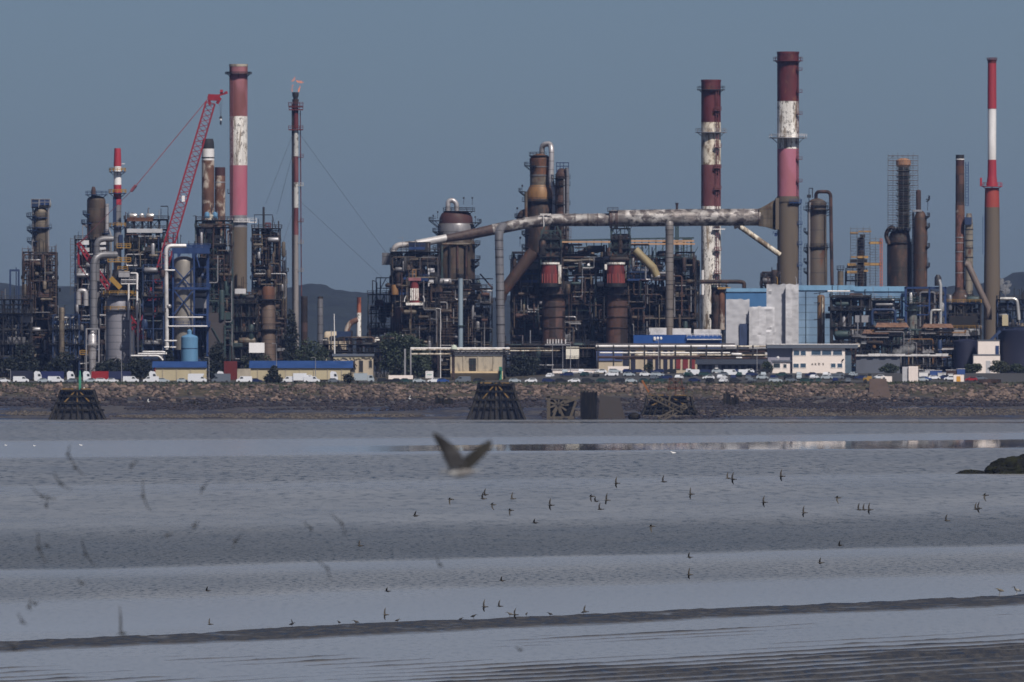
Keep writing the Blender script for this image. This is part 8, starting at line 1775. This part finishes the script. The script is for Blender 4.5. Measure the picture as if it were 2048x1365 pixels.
# big gull in the middle
gm_, gnt, gb = new_mat('gull_shaded_plumage'); tc = gnt.nodes.new('ShaderNodeTexCoord'); at_ = gnt.nodes.new('ShaderNodeAttribute'); at_.attribute_name = 'wing'
gr = ramp(gnt, at_.outputs['Fac'], [(0, (.60, .60, .60)), (.07, (.34, .34, .345)), (.12, (.16, .155, .16)), (.28, (.055, .052, .056)), (.6, (.022, .021, .024)), (.8, (.006, .006, .007))]); gnt.links.new(gr.outputs[0], gb.inputs['Base Color']); gb.inputs['Roughness'].default_value = .8  # plumage tones with shade painted in, down to a blackened near wing
def gull(lab, px, py, Y, sc):
    L = .50 * sc; mb = MB(); n = 14; wv = []
    st = [(.62, .03, -.02), (.53, .13, -.01), (.49, .32, .01), (.43, .50, .02), (.36, .52, .02), (.28, .60, 0), (.15, .92, -.02), (0, 1, -.03), (-.16, .86, -.01), (-.32, .5, .02), (-.42, .34, .03), (-.60, .30, .04)]
    r = L * .15; vs = []; fs = []
    for k, (x, q, dz) in enumerate(st):
        for i in range(n): a = 2 * pi * i / n; vs.append(Vector((x * L * 1.28, r * q * cos(a) * (1.6 if k > 9 else 1), r * q * .92 * sin(a) * (.35 if k > 9 else 1) + dz * L))); wv.append(0 if x > .3 else (.06 if x > .1 or x < -.35 else .12))
    for k in range(len(st) - 1):
        for i in range(n): j = (i + 1) % n; fs.append((k * n + i, k * n + j, (k + 1) * n + j, (k + 1) * n + i))
    fs += [tuple(range(n - 1, -1, -1)), tuple((len(st) - 1) * n + i for i in range(n))]
    # wing centre lines: root, elbow, wrist, tip, as (x, y, z) in body lengths, chord
    far = [(.10, .12, .16, .60), (.26, .45, .50, .58), (.42, .62, .76, .46), (.62, .80, 1.00, .32), (.82, .95, 1.24, .12)]
    near = [(.0, -.12, .13, .56), (-.28, -.48, .36, .54), (-.54, -.78, .58, .46), (-.80, -.95, .80, .34), (-1.0, -1.05, 1.0, .12)]
    for W_, sg in ((far, 1), (near, -1)):
        b = len(vs); P_ = [Vector(w[:3]) * L for w in W_]; ch = [w[3] * L for w in W_]; Q = []; C = []
        for k in range(len(P_) - 1):
            for j in range(4): f = j / 4; Q.append(P_[k].lerp(P_[k + 1], f)); C.append(ch[k] * (1 - f) + ch[k + 1] * f)
        Q.append(P_[-1]); C.append(ch[-1]); m = len(Q)
        for k in range(m):
            t_ = (Q[min(k + 1, m - 1)] - Q[max(k - 1, 0)]).normalized(); cd = Vector((1, 0, 0)); cd = (cd - t_ * cd.dot(t_)).normalized(); nn = t_.cross(cd); th = .02 * sc * (1 - .7 * k / m) + .004
            for dx, dz in ((.42, 0), (.15, 1), (-.58, .2), (.1, -1)): vs.append(Q[k] + cd * C[k] * dx + nn * th * dz); wv.append((.18 + .5 * k / (m - 1) if dx > .4 else .13 + .25 * (k / (m - 1)) ** 2) if sg > 0 else (.85 + .15 * k / (m - 1)))  # far wing coloured as the lit side, near wing as the shaded one
        for k in range(m - 1):
            for i in range(4): j = (i + 1) % 4; fs.append((b + k * 4 + i, b + k * 4 + j, b + k * 4 + 4 + j, b + k * 4 + 4 + i))
        e = b + (m - 1) * 4; fs += [(e, e + 1, e + 2, e + 3), (b + 3, b + 2, b + 1, b)]
    R = Matrix.Rotation(pi, 3, 'Z'); mb.add([tuple(R @ v) for v in vs], fs)
    o = mb.build('gull', gm_); a = o.data.attributes.new('wing', 'FLOAT', 'POINT'); a.data.foreach_set('value', wv)
    bm_ = None
    o.location = (gx(px, Y), Y, gz(py, Y)); tag(o, lab, 'gull'); return o
gull('large blurred gull flying left with both wings raised in a V', 919, 945, 142, .628)
# birds on the mud and shallows
ST = [(584, 1256, .28, 0, 1.0, m_wad, 'flapping small wader on the bank edge, left of the others'), (678, 1252, .26, 2.2, 0, m_wad, 'upright small wader on the bank edge'), (712, 1252, .30, pi, 0, m_wad, 'stooping small wader with tail to the right on the bank edge'), (795, 1249, .26, .3, 0, m_wad, 'hunched small wader on the bank edge near the middle'), (922, 1246, .24, .5, 0, m_wad2, 'small wader half hidden in the mudbank'), (947, 1239, .30, .2, 0, m_wad2, 'pale small wader standing behind the mudbank, facing right'), (1020, 1234, .34, 2.9, 0, m_pale, 'paler larger wader standing behind the mudbank'), (1053, 1236, .26, 1.2, 0, m_wad, 'small wader right of the crosslike flier'), (1100, 1236, .27, 3.4, 0, m_wad, 'small wader standing alone right of centre on the bank'), (1167, 1233, .25, .4, 0, m_wad, 'small wader under the one taking off')]
for px, py, L, hd, wg, m, w in ST:
    Y = F * H / (py + 2 - HY); x = gx(px, Y); z = max(0, mud_z(x, Y))
    o = wader_mesh(L * 1.15, hd, wg, .3).build('standing_wader', m); o.location = (x, Y, z); tag(o, w, 'bird', 'small waders standing on the mudbank')
Yv = F * H / (1190 - HY)
o = wader_mesh(.52, pi + .15, 0, .75).build('avocet', P('avocet_plumage', (.45, .45, .45, 1), .7, var=.1, tint=(.03, .03, .03), scale=2.2)); o.location = (gx(2034, Yv), Yv, 0); tag(o, 'white and black avocet wading at the right edge', 'avocet')
o = wader_mesh(.50, pi - .1, 0, .2).build('godwit', P('godwit_plumage', (.13, .115, .09, 1), .8)); o.location = (gx(2000, Yv), Yv, 0); tag(o, 'buff feeding wader left of the avocet', 'bird')
m_gw = P('white_gull_plumage', (.80, .80, .80, 1), .7, var=.03)
for px, py, sc, w in ((1347, 908, .55, 'tiny white gull floating on the mirrored strip'), (162, 892, .35, 'tiny white gull dot on the pale water at left'), (69, 893, .28, 'middle of three tiny white gull dots at far left'), (12, 892, .28, 'leftmost tiny white gull dot on the water')):
    Y = F * H / (py - HY); mb = MB(); L = sc * Y / F * 10; mb.tube([(-L, 0, L * .35), (-.5 * L, 0, L * .35), (0, 0, L * .3), (.5 * L, 0, L * .4), (.7 * L, 0, L * .75), (.85 * L, 0, L * .8), (1.15 * L, 0, L * .72)], [L * .04, L * .18, L * .32, L * .25, L * .16, L * .17, L * .02], 10)
    R = Matrix.Rotation(pi, 3, 'Z'); mb.v = [tuple(R @ Vector(v)) for v in mb.v]; o = mb.build('floating_gull', m_gw); o.location = (gx(px, Y), Y, 0); tag(o, w, 'gull', 'white gulls on the water')
Y = 4440; put_bird('flying_gull', 'white gull flying low before the shore left of the middle dolphin', 820, 798, Y, bird_mesh(.9, 2.6, roll=.5, up=.5, down=.3, head=pi + .3), m_gw, 'white gulls near the shore')
put_bird('flying_gull', 'white gull with raised wing over the mud near the left dolphin', 297, 804, Y, bird_mesh(.8, 2.0, roll=1.2, up=.3, down=.9, head=pi, asym=.4), m_gw, 'white gulls near the shore')
